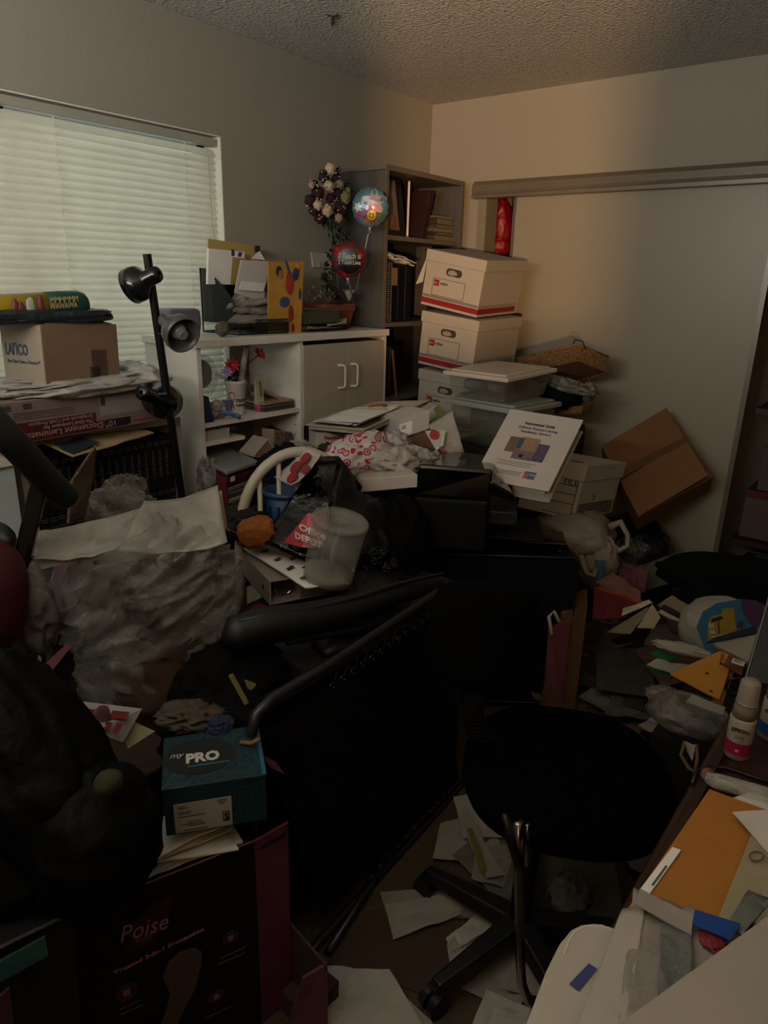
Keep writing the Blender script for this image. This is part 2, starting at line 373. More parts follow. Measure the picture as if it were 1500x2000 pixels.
part(f2, 'silhouette', MB().blob((-.045, .0078, .13), (.03, .0008, .05), 8, .3, nu=20, nv=10).blob((-.02, .0078, .045), (.02, .0008, .025), 9, .1, nu=20, nv=10), mat('silhouette_black', '15110f', .6), local=True)
bo = thing('framed_board', 'thin frame with a pale metal edge seen end-on beside the maroon album', 'picture frame', (-.40, -.17, S1), (0, 3, 33))
part(bo, 'backing', MB().box((-.085, 0, 0), (.085, .008, .25)), ink, local=True); part(bo, 'metal_edge', MB().box((-.088, -.001, 0), (-.083, .009, .252)).box((-.088, -.001, .249), (.085, .009, .253)), mat('pale_metal', 'c9c2ae', .3), local=True)
solo('photo_album', 'dark maroon album leaning against its neighbours on the top bookcase shelf', 'album', MB().pbox((-.375, -.22, S1), (.045, .0, 0), (0, .18, 0), (.075, 0, .235)), mat('maroon_cloth', '2a1214', .7), bevel=.004)
hs = [(.185, .028, '3b3329'), (.17, .014, '24231f'), (.18, .02, '5b5341'), (.175, .016, '3b3630'), (.165, .03, '342a22'), (.16, .012, '6a6250')]
z = S1
bl_ = ['thick dark book at the bottom of the small stack on the top shelf', 'thin black booklet second from the bottom of the small stack', 'cream paperback in the middle of the small stack on the top shelf', 'grey paperback above the cream one in the small stack', 'brown thick paperback near the top of the small stack', 'thin pale booklet lying on top of the small stack']
for i, ((w_, h_, c_), lb) in enumerate(zip(hs, bl_)):
    b_ = thing('book', lb, 'book', (-.205+.004*math.sin(i*3), -.14, z), (0, 0, 4*math.sin(i*2.2)), 'small book stack on the top shelf')
    part(b_, 'cover', MB().box((-w_/2, -.11, 0), (w_/2, .1, .002)).box((-w_/2, -.11, h_-.002), (w_/2, .1, h_)).box((-w_/2, -.11, 0), (-w_/2+.003, .1, h_)), mat('cover_'+c_, c_, .6), local=True)
    part(b_, 'pages', MB().box((-w_/2+.004, -.107, .002), (w_/2-.003, .097, h_-.002)), mat('old_pages', '6f6754', .8), local=True); z += h_
# second shelf: loose papers over spiral bound books
for i, (dx, dz, lb) in enumerate(((0, .30, 'sagging white booklet lying on the spiral books under the top shelf'), (.02, .315, 'curled grey pamphlet lying highest above the spiral books'))):
    m_ = MB(); 
    z0 = S2+dz
    for k in range(8):
        pass
    q = [(-.715+dx, -.275, z0), (-.50+dx, -.28, z0-.035), (-.50+dx, -.06, z0-.02), (-.715+dx, -.05, z0)]
    solo('booklet', lb, 'booklet', m_.patch(q, .006-.002*i, .012, i+3, 10, curl=-.01), (paper, paper2)[i], smooth=False)
def spiral_book(x, w_, h_, y, z, c_, lb, nm='spiral_notebook'):
    b_ = thing(nm, lb, 'book', (x, y, z), (0, 0, 0), 'spiral and ring binders in the bookcase')
    part(b_, 'cover', MB().box((-w_/2, 0, 0), (w_/2, .2, h_)), mat('cover_'+c_, c_, .5), local=True, bevel=.002)
    if nm == 'spiral_notebook':
        sp = MB()
        for k in range(int(h_/.0085)): sp.tube([(-.004+w_*0, -.002, .006+k*.0085), (0, -.007, .007+k*.0085), (.004, -.002, .008+k*.0085)], .0012, 5)
        part(b_, 'coil', sp, mat('coil_metal', '8a8a88', .3, metal=.6), local=True)
    return b_
for i, (x, w_, h_, c_, lb) in enumerate(((-.708, .014, .285, '191a1c', 'thin spiral notebook at the left end of the second shelf'), (-.685, .018, .28, '1b1b1e', 'black spiral notebook next to the leftmost one on the second shelf'), (-.662, .016, .275, '26221d', 'spiral notebook with a tan label on the second shelf'))):
    b_ = spiral_book(x, w_, h_, -.265, S2, c_, lb)
    if i == 2: part(b_, 'tan_label', MB().box((.009, -.001, .17), (.05, .003, .25)), mat('tan_label', '7c6440', .7), local=True)
spiral_book(-.61, .06, .265, -.24, S2, '101013', 'wide black binder behind the tan label on the second shelf', 'ring_binder')
spiral_book(-.54, .05, .27, -.235, S2, '0d1420', 'dark navy binder against the box stack on the second shelf', 'ring_binder')
spiral_book(-.48, .05, .26, -.235, S2, '141414', 'charcoal binder half hidden by the top banker box', 'ring_binder')
for i, (x, w_, h_, c_, lb) in enumerate(((-.705, .016, .27, '231214', 'dark red spiral notebook at the left of the third shelf'), (-.682, .016, .265, '141518', 'black spiral notebook in the third shelf'), (-.658, .018, .25, '1d1a17', 'short black spiral notebook right of the others on the third shelf'))):
    spiral_book(x, w_, h_, -.265, S3, c_, lb)
solo('wooden_ruler', 'slanted wooden stick leaning in the third shelf of the bookcase', 'stick', MB().pbox((-.60, -.27, S3), (.012, 0, 0), (0, .006, 0), (-.045, .0, .23)), kraft)
spiral_book(-.55, .06, .24, -.22, S3, '16202c', 'slate blue binder low in the third shelf', 'ring_binder')
spiral_book(-.60, .025, .19, -.24, S3, '3a1518', 'small dark red book in the third shelf', 'ring_binder')
for i in range(3): solo('magazine', ('bottom magazine of the pile on the fourth shelf', 'middle magazine of the pile on the fourth shelf', 'top magazine of the pile on the fourth shelf')[i], 'magazine', MB().box((-.72+.005*i, -.27, .72+.055*i), (-.46-.01*i, -.03, .72+.055*i+.05)), (paper2, mat('mag_brown', '4a3d30', .5), paper)[i], 'magazines on the fourth shelf')

# banker boxes: red stripe, two sizes of lean
bwh = mat('box_white', '9f978a', .7, mottle=(5, .05)); bred = mat('box_red', '7d141c', .6); bsh = mat('box_inside', '3c332b', .9)
def banker(lb, loc, rot, open_flap=False):
    b = thing('banker_box', lb, 'box', loc, rot, 'red striped banker boxes stacked before the bookcase')
    X, Y, Z = .20, .155, .245
    part(b, 'box_body', MB().box((-X, -Y, 0), (X, Y, Z-.004)), bwh, local=True, bevel=.0015)
    lid = part(b, 'lid', MB().box((-X-.007, -Y-.006, Z-.045), (X+.007, Y+.006, Z+.005)), bwh, local=True, bevel=.003)
    oval = [(-X-.0008, y, z) for y, z in [((.026 if math.cos(a) > 0 else -.026)+.017*math.cos(a), .168+.017*math.sin(a)) for a in [(k+.5)*2*PI/20 for k in range(20)]]]
    part(b, 'hand_hole', MB().prism(oval, (.0006, 0, 0)), bsh, local=True)
    part(b, 'hand_hole_paper', MB().blob((-X-.0005, .008, .166), (.001, .027, .012), 4, .3, nu=16, nv=8), mat('tissue', '8e887f', .9), local=True)
    part(b, 'label_outline', outline(MB(), (-X, .105, .055), (0, -.175, 0), (0, 0, .078), .0015, .0012), ink, local=True)
    part(b, 'logo_square', MB().box((-X-.0014, .071, .097), (-X, .099, .125)), bred, local=True)
    text(b, 'SMC', (-X-.0015, .097, .107), (0, -1, 0), (0, 0, 1), .010, mat('logo_pink', 'c98f90', .6), local=True, name='logo_lettering', bold=.01)
    text(b, 'value', (-X-.0008, .066, .106), (0, -1, 0), (0, 0, 1), .02, ink, local=True, name='brand_lettering', bold=.015, shear=.2)
    st = MB().box((-X-.0012, -Y, .012), (-X, Y, .036)).box((-X-.001, -Y-.0012, .012), (X-.03, -Y, .036))
    part(b, 'red_stripe', st, bred, local=True)
    dk = MB()
    for r in range(2):
        for k in range(60): dk.box((-X-.001, -Y+.003+k*.0051, .041+r*.0065), (-X, -Y+.0062+k*.0051, .0452+r*.0065))
    dk.box((-X, -Y-.001, .041), (X-.03, -Y, .0425)); dk.box((-X, -Y-.001, .048), (X-.03, -Y, .0492))
    part(b, 'dash_rows', dk, ink, local=True)
    if open_flap: part(b, 'torn_flap', MB().patch([(-X, Y, .20), (-X-.003, Y+.004, .10), (-X-.02, Y+.03, .085), (-X-.001, Y+.008, .2)], .0015, .0, 1, 6), bwh, local=True)
    return b
banker('white banker box with red stripe and torn corner, topmost of its stack', (-.371, -.529, 1.434), (9.3, -1.9, 1.7), True)
banker('white banker box with red stripe directly under the topmost one', (-.387, -.542, 1.163), (6.0, -1.3, -.3))
banker('white banker box with red stripe half hidden behind the clear tote', (-.395, -.55, .895), (4, -1, -.3))
banker('white banker box lower in the stack behind the totes', (-.40, -.55, .62), (0, 0, 1))
banker('white banker box second from the floor behind the totes', (-.40, -.56, .35), (0, 0, -2))
banker('white banker box at the floor behind the totes', (-.40, -.56, .08), (0, 0, 2))

# red bag seen in the closet gap + shelf box
rbm = mat('red_plastic', '7c0f18', .4, bump=(30, .5, .02))
solo('red_bag', 'glossy red plastic bag standing on the closet shelf behind the door gap', 'bag', MB().blob(W(977, 440, x=.20), (.06, .062, .135), 5, .14, 2.2, (-8, 0, 0), power=.75).blob(W(972, 482, x=.18), (.06, .070, .07), 8, .14, 2.2), rbm, smooth=True)
part(thing('closet_shelf', 'dark shelf inside the closet carrying the red bag', 'shelf', (.35, -.6, 1.3)), 'board', MB().box((.11, -1.6, W(972, 500, x=.12).z-.05), (.6, -.2, W(972, 500, x=.12).z-.03)), wood_dark)

# ================================================================ encyclopedia cabinet, white cabinet at the left
EX0, EX1, EY, ET = -2.515, -1.945, -.335, 1.078
ec = thing('low_bookcase', 'low cream bookcase full of black encyclopedias under the window', 'bookcase', ((EX0+EX1)/2, -.17, 0))
em = mat('bookcase_cream', '9c9280', .55)
part(ec, 'top_board', MB().box((EX0, EY, ET-.02), (EX1, -.02, ET)), em)
for x in (EX0, EX1-.018): part(ec, 'side_panel', MB().box((x, EY+.002, 0), (x+.018, -.02, ET-.02)), em)
for z in (.755, .45, .08): part(ec, 'shelf', MB().box((EX0+.018, EY+.004, z-.02), (EX1-.018, -.02, z)), em)
part(ec, 'back_panel', MB().box((EX0, -.028, 0), (EX1, -.02, ET)), em)
vol = mat('encyclopedia_black', '0c0d10', .55, bump=(150, .1)); foil = mat('silver_foil', '7f8081', .45, metal=.3)
p0 = thing('encyclopedia', 'black encyclopedia volume in the row under the window, leftmost', 'book', (EX0+.033, EY+.02, .755), (0, 0, 0), 'encyclopedia volumes')
bwid = .0268
part(p0, 'cover', MB().box((-bwid/2+.0005, 0, 0), (bwid/2-.0005, .18, .262)), vol, local=True, bevel=.003)
text(p0, 'WORLD BOOK', (.0055, -.0004, .215), (0, 0, -1), (1, 0, 0), .0135, foil, local=True, name='spine_lettering', width=.10)
bd = MB()
for z in (.02, .03, .052, .06, .232, .24): bd.box((-bwid/2+.003, -.0006, z), (bwid/2-.003, 0, z+.0022))
part(p0, 'spine_bands', bd, foil, local=True)
names = ['second', 'third', 'fourth', 'fifth', 'sixth', 'seventh', 'eighth', 'ninth', 'tenth', 'eleventh', 'twelfth', 'thirteenth', 'fourteenth', 'fifteenth', 'sixteenth', 'seventeenth', 'eighteenth', 'nineteenth']
for i, nm in enumerate(names):
    c = dup(p0, loc=(EX0+.033+(i+1)*bwid*1.04, EY+.02+.004*rnd.random(), .755), rot=(0, 0, 0), label='black encyclopedia volume in the row under the window, %s from the left' % nm)
wc = thing('white_cabinet', 'plain white cabinet left of the encyclopedias', 'cabinet', (-2.9, -.25, 0))
part(wc, 'cabinet_body', MB().box((-3.4, -.40, 0), (-2.56, -.03, 1.03)), mat('white_laminate', 'b9c4c8', .4), bevel=.003)
part(wc, 'cabinet_top', MB().box((-3.4, -.41, 1.03), (-2.555, -.03, 1.05)), white_mel)
solo('paper_sheet', 'paper with blue handwriting on the white cabinet at the left edge', 'paper', MB().patch([(-2.83, -.40, 1.052), (-2.60, -.38, 1.052), (-2.60, -.12, 1.052), (-2.85, -.14, 1.052)], .002, .01, 4), mat('blue_scribble', 'a9b4c4', .8, mottle=(90, .5)))
# boxes stacked on the encyclopedia cabinet
lam = thing('laminator_box', 'long pink and white laminator box lying upside down on the encyclopedias', 'box', (-2.34, -.27, ET+.012), (0, 0, 3))
LX, LY, LZ = .272, .14, .118
part(lam, 'carton', MB().box((-LX, -LY, 0), (LX, LY, LZ)), mat('carton_pink', '7d6c68', .6), local=True, bevel=.002)
part(lam, 'maroon_band', MB().box((-.20, -LY-.001, .004), (.14, -LY, .03)).box((-.23, -LY-.001, .03), (.03, -LY, .057)), mat('maroon_print', '4d1820', .6), local=True)
part(lam, 'black_band', MB().box((.06, -LY-.0014, .008), (.15, -LY, .03)), ink, local=True)
part(lam, 'red_corner', MB().box((.22, -LY-.001, .04), (LX, -LY, .075)).box((.16, -LY-.0012, .012), (LX-.01, -LY, .016)), red, local=True)
text(lam, '10" Document Laminator', (.10, -LY-.001, .026), (-1, 0, 0), (0, 0, -1), .026, mat('pale_print', 'a48f8c', .6), local=True, width=.30)
text(lam, 'The Ideal Laminator for', (.02, -LY-.001, .040), (-1, 0, 0), (0, 0, -1), .016, mat('pale_print', 'a48f8c', .6), local=True, width=.16, name='slogan_lettering')
text(lam, 'Scrapbook and Craft Projects', (.02, -LY-.001, .054), (-1, 0, 0), (0, 0, -1), .015, mat('pale_print', 'a48f8c', .6), local=True, width=.2, name='slogan_lettering')
pc = MB()
for k in range(4): pc.box((-.22, -LY-.001, .066+k*.006), (-.04, -LY, .0675+k*.006))
pc.box((-.19, -LY-.001, .094), (-.165, -LY, .11)); pc.box((-.245, -LY-.001, .094), (-.225, -LY, .108)); pc.box((.05, -LY-.001, .075), (.066, -LY, .1))
part(lam, 'small_print', pc, mat('print_brown', '453634', .7), local=True)
part(lam, 'picture_panel', MB().box((.045, -LY-.0008, .045), (.215, -LY, .1)), mat('panel_grey', '8e8780', .6), local=True)
LZT = ET+.012+LZ
mg0 = solo('magazine', 'magazine with a dark photo on a cream cover hanging over the encyclopedias', 'magazine', MB().patch([W(80, 868, y=-.36), W(143, 897, y=-.46), W(300, 850, y=-.40), W(250, 838, y=-.30)], .004, .004, 2, 8, curl=.006), mat('magazine_tan', 'a4906c', .6))
part(mg0, 'cover_picture', MB().patch([W(92, 868, y=-.37), W(143, 889, y=-.455), W(195, 866, y=-.425), W(160, 856, y=-.36)], .001, 0, 2, 8, curl=.004).add([], []), mat('harbour_blue', '2b3542', .5, mottle=(40, .4)))
# plastic bag between the two boxes
solo('plastic_bag', 'crumpled white plastic bag squashed under the brown carton by the window', 'bag', MB().blob((-2.28, -.27, LZT+.012), (.30, .17, .03), 11, .22, 2.5, power=.8).blob((-2.065, -.27, LZT+.005), (.075, .16, .058), 3, .18, 2.5, (0, 20, 0)), film('white_film', 'c4bfb8', .75, 1, 12), smooth=True)
lk = thing('cardboard_carton', 'brown cardboard carton on top of the laminator box', 'box', (-2.315, -.272, LZT+.02), (-1, 2, 9))
LX, LY, LZ = .133, .0945, .176
part(lk, 'carton', MB().box((-LX, -LY, 0), (LX, LY, LZ)), mat('carton_brown', '7d6552', .8, mottle=(30, .06)), local=True, bevel=.002)
part(lk, 'side_lettering_panel', MB().box((-LX-.0006, -LY+.003, .003), (-LX, LY-.002, LZ-.003)), mat('carton_side', 'ab9c8d', .8), local=True)
text(lk, 'LAПCO', (-LX-.001, .078, .086), (0, -1, 0), (0, 0, 1), .045, mat('steel_blue', '3f5470', .7), local=True, width=.105, bold=.03, name='brand_lettering')
text(lk, 'More Than A Source...A Resource™', (-LX-.001, .072, .062), (0, -1, 0), (0, 0, 1), .015, mat('steel_blue', '3f5470', .7), local=True, width=.15, name='slogan_lettering')
part(lk, 'shipping_label', MB().box((.03, -LY-.0008, .015), (.085, -LY, .10)).box((.02, -LY-.0008, .012), (.06, -LY, .05)), mat('label_brown', '52403a', .25), local=True)
part(lk, 'top_flap', MB().pbox((-LX+.02, -LY, LZ), (LX*1.7, .0, .0), (-.0, .12, .012), (0, 0, .003)).pbox((-LX+.01, -LY+.03, LZ+.006), (.1, .0, .012), (0, .1, 0), (0, 0, .003)), mat('carton_brown', '7d6552'), local=True)
# yellow/green bag of rolled wrapping on the carton
TZ = LZT+.02+LZ+.012
sn = thing('craft_roll_bag', 'long yellow and green bag with printed crafts lying on the brown carton', 'bag', (-2.45, -.28, TZ+.07), (0, 0, 0))
part(sn, 'bag_body', MB().blob((-2.43, -.28, TZ+.012), (.27, .10, .024), 6, .10, 2, power=.6), mat('bag_teal_dark', '1c2a2c', .3, bump=(25, .5, .02), spec=.6), smooth=True)
part(sn, 'printed_roll', MB().tube([W(-200, 612, y=-.31), W(-40, 606, y=-.31), W(88, 598, y=-.31)], [.040, .040, .039], 20), mat('print_yellow', 'a48b21', .45, bump=(20, .3, .01)), smooth=True)
part(sn, 'green_roll_end', MB().tube([W(88, 598, y=-.31), W(120, 596, y=-.31), W(150, 595, y=-.31), W(162, 595, y=-.31), W(167, 595, y=-.31)], [.040, .041, .041, .036, .026], 20), mat('print_green', '14412f', .45, bump=(20, .3, .01)), smooth=True)
for i, (px, py, rx) in enumerate(((30, 600, .009), (80, 594, .010), (42, 606, .012))): part(sn, 'print_figure', MB().blob(W(px, py, y=-.347), (rx, .006, .024), i, .1, nu=14, nv=8), mat('print_red', '6e3434', .5), smooth=True)
part(sn, 'print_white_figure', MB().blob(W(60, 598, y=-.348), (.014, .005, .024), 9, .2, nu=14, nv=8), mat('print_white', '9fa59b', .5), smooth=True)
for s_, py_ in (('MMMMMM', 590), ('WAWAWA', 602)): text(sn, s_, W(98, py_+2, y=-.353), (1, 0, .06), (0, 0, 1), .022, mat('print_gold', 'a3906a', .5), width=.085, bold=.02, name='ornate_lettering')
part(sn, 'silver_corner', MB().patch([W(125, 650, y=-.37), W(178, 652, y=-.33), W(212, 604, y=-.30), W(142, 612, y=-.36)], .002, .012, 6, 10), mat('foil_blue', '7f97a8', .3, metal=.4, bump=(40, .5, .01)))
# ================================================================ on and in the white hutch
wire = mat('black_wire', '101010', .4); mesh_m = mat('black_mesh', '17171a', .6, alpha=.55); clearp = mat('clear_plastic', 'd6d8d6', .15, alpha=.28, spec=.6)
st = thing('letter_sorter', 'black wire mesh letter sorter on the hutch top beside the window', 'letter sorter', (-1.45, -.2, HT))
def pxy(px, py, y=-.27): return W(px, py, y=y)
Z0 = HT+.004
x0s = W(391, 523, y=-.05).x; x1s = W(562, 640, y=-.27).x
base = MB().tube([(x0s, -.27, Z0), (x0s, -.05, Z0), (x1s, -.05, Z0), (x1s, -.27, Z0)], .003, 6, True).tube([(x0s, -.27, Z0+.04), (x0s, -.05, Z0+.04), (x1s, -.05, Z0+.04), (x1s, -.27, Z0+.04)], .003, 6, True)
for p in ((x0s, -.27), (x0s, -.05), (x1s, -.05), (x1s, -.27)): base.tube([(p[0], p[1], Z0), (p[0], p[1], Z0+.04)], .003, 6)
part(st, 'base_wire', base, wire)
part(st, 'tray', MB().box((x0s+.075, -.275, Z0+.008), (x1s, -.055, Z0+.012)).box((x0s+.075, -.277, Z0+.008), (x1s, -.274, Z0+.055)), mesh_m)
zt = W(392, 523, y=-.06).z
for k, yy in enumerate((-.055, -.11, -.17)):
    hgt = (zt-Z0)*(1-.22*k)
    part(st, 'divider', MB().box((x0s+.005, yy-.0015, Z0+.04), (x0s+.20-.02*k, yy+.0015, Z0+hgt)), mesh_m)
part(st, 'side_frame', MB().tube([(x0s, -.05, Z0+.04), (x0s, -.05, zt), (x0s, -.10, zt-.01), (x0s, -.24, zt-.12), (x0s, -.24, Z0+.04)], .004, 6, True), wire)
part(st, 'side_mesh', MB().prism([(x0s, -.05, Z0+.04), (x0s, -.05, zt), (x0s, -.10, zt-.01), (x0s, -.24, zt-.12), (x0s, -.24, Z0+.04)], (.001, 0, 0)), mesh_m)
def card(name, lb, cat, pxs, y, m, th=.001, group=None, dy=0, **k):
    q = [W(*p, y=y+dy*i) for i, p in enumerate(pxs)]
    return solo(name, lb, cat, MB().prism(q, (0, -th if 1 else th, 0)), m, group, **k)
card('envelope', 'tall yellow manila envelope at the back of the wire sorter', 'envelope', [(403, 555), (406, 466), (503, 481), (500, 552)], -.085, mat('manila_yellow', 'a89150', .8), .003)
card('clip', 'black binder clip on the yellow envelope edge', 'clip', [(497, 492), (497, 480), (505, 480), (505, 491)], -.092, ink, .01)
wd = card('document', 'white sheaf of papers standing in the wire sorter in front of the yellow envelope', 'paper', [(402, 555), (404, 485), (474, 492), (470, 556)], -.125, paper, .012)
part(wd, 'print_marks', MB().prism([W(452, 500, y=-.1375), W(452, 487, y=-.1375), W(458, 487, y=-.1375), W(458, 500, y=-.1375)], (0, -.0005, 0)).prism([W(464, 501, y=-.1375), W(466, 492, y=-.1375), W(473, 493, y=-.1375), W(471, 502, y=-.1375)], (0, -.0005, 0)), mat('violet_print', '3c3260', .7))
card('card_strip', 'tan card with dark marks standing before the white sheaf', 'card', [(450, 555), (454, 502), (480, 505), (472, 556)], -.15, mat('tan_card', '9b7f45', .8), .002)
tl = card('letter', 'folded white letter leaning in front of the sorter', 'letter', [(457, 572), (470, 508), (526, 510), (513, 590)], -.20, mat('letter_white', 'b9b4ae', .8), .004)
card('flyer', 'small flyer with two lines of print below the folded letter', 'flyer', [(466, 566), (472, 549), (518, 553), (514, 570)], -.215, paper, .0015)
part(bpy.data.objects[-1] if 0 else tl, 'peak_sheet', MB().prism([W(490, 505, y=-.195), W(507, 490, y=-.195), W(518, 508, y=-.195)], (0, .001, 0)), paper)
mg = thing('mug', 'blue grey mug with a dark rim behind the paper pile', 'mug', W(535, 585, y=-.16))
part(mg, 'body', MB().lathe([(.030, 0), (.034, .02), (.036, .09), (.033, .09), (.031, .005)], W(535, 592, y=-.16), (0, 0, 1), 24), mat('mug_blue', '4f5a70', .4), smooth=True)
part(mg, 'rim', MB().lathe([(.0365, .088), (.037, .094), (.033, .094), (.032, .088)], W(535, 592, y=-.16), (0, 0, 1), 24, False), ink, smooth=True)
part(mg, 'handle', MB().tube([W(552, 558, y=-.17), W(562, 562, y=-.17), W(562, 576, y=-.17), W(552, 582, y=-.17)], .005, 8), mat('mug_grey', '8b8d88', .4), smooth=True)
for i, (q, lb) in enumerate(((((443, 634), (470, 606), (560, 612), (562, 632)), 'lowest clear plastic pouch of papers in the sorter tray'), (((452, 612), (468, 590), (556, 600), (560, 618)), 'middle clear plastic pouch in the sorter tray'), (((440, 606), (462, 570), (545, 574), (556, 592)), 'top pouch of mail fanned over the sorter tray'))):
    yy = -.25+.02*i
    qq = [W(q[0][0], q[0][1], y=yy-.02), W(q[1][0], q[1][1], y=yy+.06), W(q[2][0], q[2][1], y=yy+.06), W(q[3][0], q[3][1], y=yy-.02)]
    solo('mail_pouch', lb, 'pouch', MB().patch(qq, .012-.002*i, .012, i+2, 12, freq=22), mat('pouch_grey', '8f8a86', .3, spec=.7, bump=(50, .5, .01)), 'mail pouches in the sorter tray')
rk = thing('rock', 'small rough grey stone on the front edge of the hutch top', 'stone', (W(435, 655, y=-.29).x, -.29, HT))
part(rk, 'stone', MB().blob(W(435, 643, y=-.29), (.030, .022, .026), 14, .3, 2.5, nu=28, nv=18), mat('stone_grey', '5d5848', .9, bump=(80, .8, .01)), smooth=True)
# painting on board
py_ = -.265
pb = thing('painting', 'bright painted board with round red faces leaning at the hutch front edge', 'painting', W(575, 655, y=py_))
part(pb, 'board', MB().prism([W(558, 652, y=py_), W(524, 652, y=py_), W(524, 511, y=py_), W(593, 510, y=py_), W(588, 656, y=py_-.004)], (0, .004, 0)), mat('paint_orange', 'b8873a', .5, mottle=(20, .5)))
def pblob(px, py, rx, rz, c, seed, nm, rot=0, amp=.12):
    part(pb, nm, MB().blob(W(px, py, y=py_-.0015-.0006*seed), (rx, .0012, rz), seed, amp, 2, (0, rot, 0), 24, 12), mat('paint_'+c, c, .5), smooth=True)
pblob(566, 553, .024, .045, 'a23a2c', 1, 'red_face'); pblob(568, 612, .016, .032, '8d3526', 2, 'red_face'); pblob(545, 530, .018, .020, '30302f', 1, 'dark_face')
pblob(548, 536, .012, .018, '9a7455', 2, 'tan_face'); pblob(578, 535, .018, .028, '2c3f6e', 0, 'blue_shape', 20); pblob(556, 590, .028, .020, '3a4c70', 0, 'blue_shape'); pblob(586, 575, .008, .022, '24407a', 1, 'blue_shape')
pblob(562, 522, .006, .03, '274a80', 2, 'blue_stroke', -25); pblob(572, 640, .01, .018, '8a2f22', 2, 'red_shape'); pblob(582, 520, .014, .012, 'c98f35', 0, 'yellow_shape')
# tin, papers, planter
tn = thing('tin_box', 'old green embossed tin box on papers right of the painting', 'tin', W(628, 640, y=-.24))
part(tn, 'box_body', MB().pbox(W(592, 634, y=-.26), W(664, 630, y=-.26)-W(592, 634, y=-.26), (.01, .09, 0), (0, 0, .055)), mat('tin_green', '4b4d3c', .5, metal=.3, bump=(70, .8, .006)), bevel=.003)
part(tn, 'lid', MB().pbox(W(590, 606, y=-.262), W(666, 608, y=-.262)-W(590, 606, y=-.262), (.01, .094, 0), (0, 0, .010)), mat('tin_lid', '5b5b46', .45, metal=.3), bevel=.003)
part(tn, 'clasp', MB().lathe([(.003, 0), (.003, .02)], W(592, 615, y=-.265), (0, 0, 1), 8), mat('brass', '9a7432', .3, metal=1))
for i, (q, c, lb) in enumerate(((((594, 648), (600, 634), (690, 640), (676, 650)), '3a2a26', 'dark folder at the bottom under the tin box'), (((598, 645), (604, 632), (684, 634), (664, 646)), '8b8775', 'curled newsprint under the tin box'), (((640, 641), (632, 630), (680, 616), (676, 634)), 'a7a597', 'white leaflet curling out from under the tin box'))):
    qq = [W(q[0][0], q[0][1], y=-.29), W(q[1][0], q[1][1], y=-.12), W(q[2][0], q[2][1], y=-.14), W(q[3][0], q[3][1], y=-.28)]
    for p in qq: p.z = min(p.z, HT+.03+.012*i); p.z = max(p.z, HT+.004+.006*i)
    solo('leaflet', lb, 'paper', MB().patch(qq, .002, .006, i, 8, curl=.004), mat('leaf_'+c, c, .7))
card('box_lid', 'flat dark grey strip lying at the right end of the hutch top', 'box lid', [(672, 651), (672, 645), (718, 644), (718, 650)], -.20, mat('strip_grey', '39372f', .7), -.05)
pt = thing('flower_pot', 'terracotta square pot with ivy and a lily at the bookcase side', 'flower pot', W(660, 632, y=-.15))
part(pt, 'pot', MB().hexa([W(642, 636, y=-.19), W(684, 636, y=-.19), W(684, 636, y=-.19)+V((0, .1, 0)), W(642, 636, y=-.19)+V((0, .1, 0))], [W(636, 606, y=-.2), W(692, 604, y=-.2), W(692, 604, y=-.2)+V((0, .12, 0)), W(636, 606, y=-.2)+V((0, .12, 0))]), mat('terracotta', '7d4630', .8, bump=(60, .3)), bevel=.003)
part(pt, 'pot_rim', MB().pbox(W(634, 609, y=-.205), W(694, 607, y=-.205)-W(634, 609, y=-.205), (0, .13, 0), (0, 0, .032)), mat('terracotta', '7d4630'), bevel=.003)
leafm = mat('ivy_green', '1f2a1a', .6); leaf2 = mat('leaf_green', '2c3a22', .6)
def leaf(mb, p, d, l, w_, up=V((0, 0, 1))):
    d = V(d).normalized(); s_ = d.cross(up); s_ = s_.normalized() if s_.length > .1 else V((1, 0, 0)); n = s_.cross(d)
    pr = [(0, 0), (.25, .8), (.5, 1), (.8, .5), (1, 0)]; L_ = [p+d*(l*a)+s_*(w_*b/2)+n*(.25*w_*b-.15*l*a*a) for a, b in pr]; R2 = [p+d*(l*a)-s_*(w_*b/2)+n*(.25*w_*b-.15*l*a*a) for a, b in pr]; C_ = [p+d*(l*a)-n*(.15*l*a*a) for a, b in pr]
    n0 = len(mb.v); mb.v += L_+C_+R2; k = len(pr)
    for i in range(k-1): mb.f.append((n0+i, n0+i+1, n0+k+i+1, n0+k+i)); mb.f.append((n0+k+i, n0+k+i+1, n0+2*k+i+1, n0+2*k+i))
lv = MB(); r9 = random.Random(5)
for k in range(150):
    t = r9.random(); px = 652+14*math.sin(t*7)+r9.uniform(-16, 16)*(1.2-abs(t-.1)); py = 440+t*150
    leaf(lv, W(px, py, y=-.13+r9.uniform(-.04, .03)), (r9.uniform(-1, 1), r9.uniform(-.8, .4), r9.uniform(-.9, .5)), r9.uniform(.02, .038), r9.uniform(.012, .02))
part(pt, 'ivy_leaves', lv, leafm, solid=.0006)
part(pt, 'stem', MB().tube([W(660, 600, y=-.13), W(655, 540, y=-.13), (W(648, 470, y=-.12))], .004, 6), leaf2)
ly = MB()
for k in range(5): leaf(ly, W(682, 588, y=-.19), (math.cos(k*1.26)*.5, math.sin(k*1.26)*.5, 1.2), .06, .024)
part(pt, 'white_lily', ly, mat('lily_white', 'a09b8a', .6), solid=.0008)
dm_ = MB()
for k in range(26):
    a = r9.uniform(-1, .9); p = W(640, 600, y=-.18); q = W(640+a*34-8, 570+r9.uniform(-10, 18), y=-.2+r9.uniform(-.04, .04)); dm_.tube([p, (p+q)/2+V((0, 0, .01)), q], .0012, 4); dm_.blob(q, (.004, .004, .006), k, .1, nu=6, nv=4)
part(pt, 'dried_sprigs', dm_, mat('sprig_pale', '7a7465', .8))
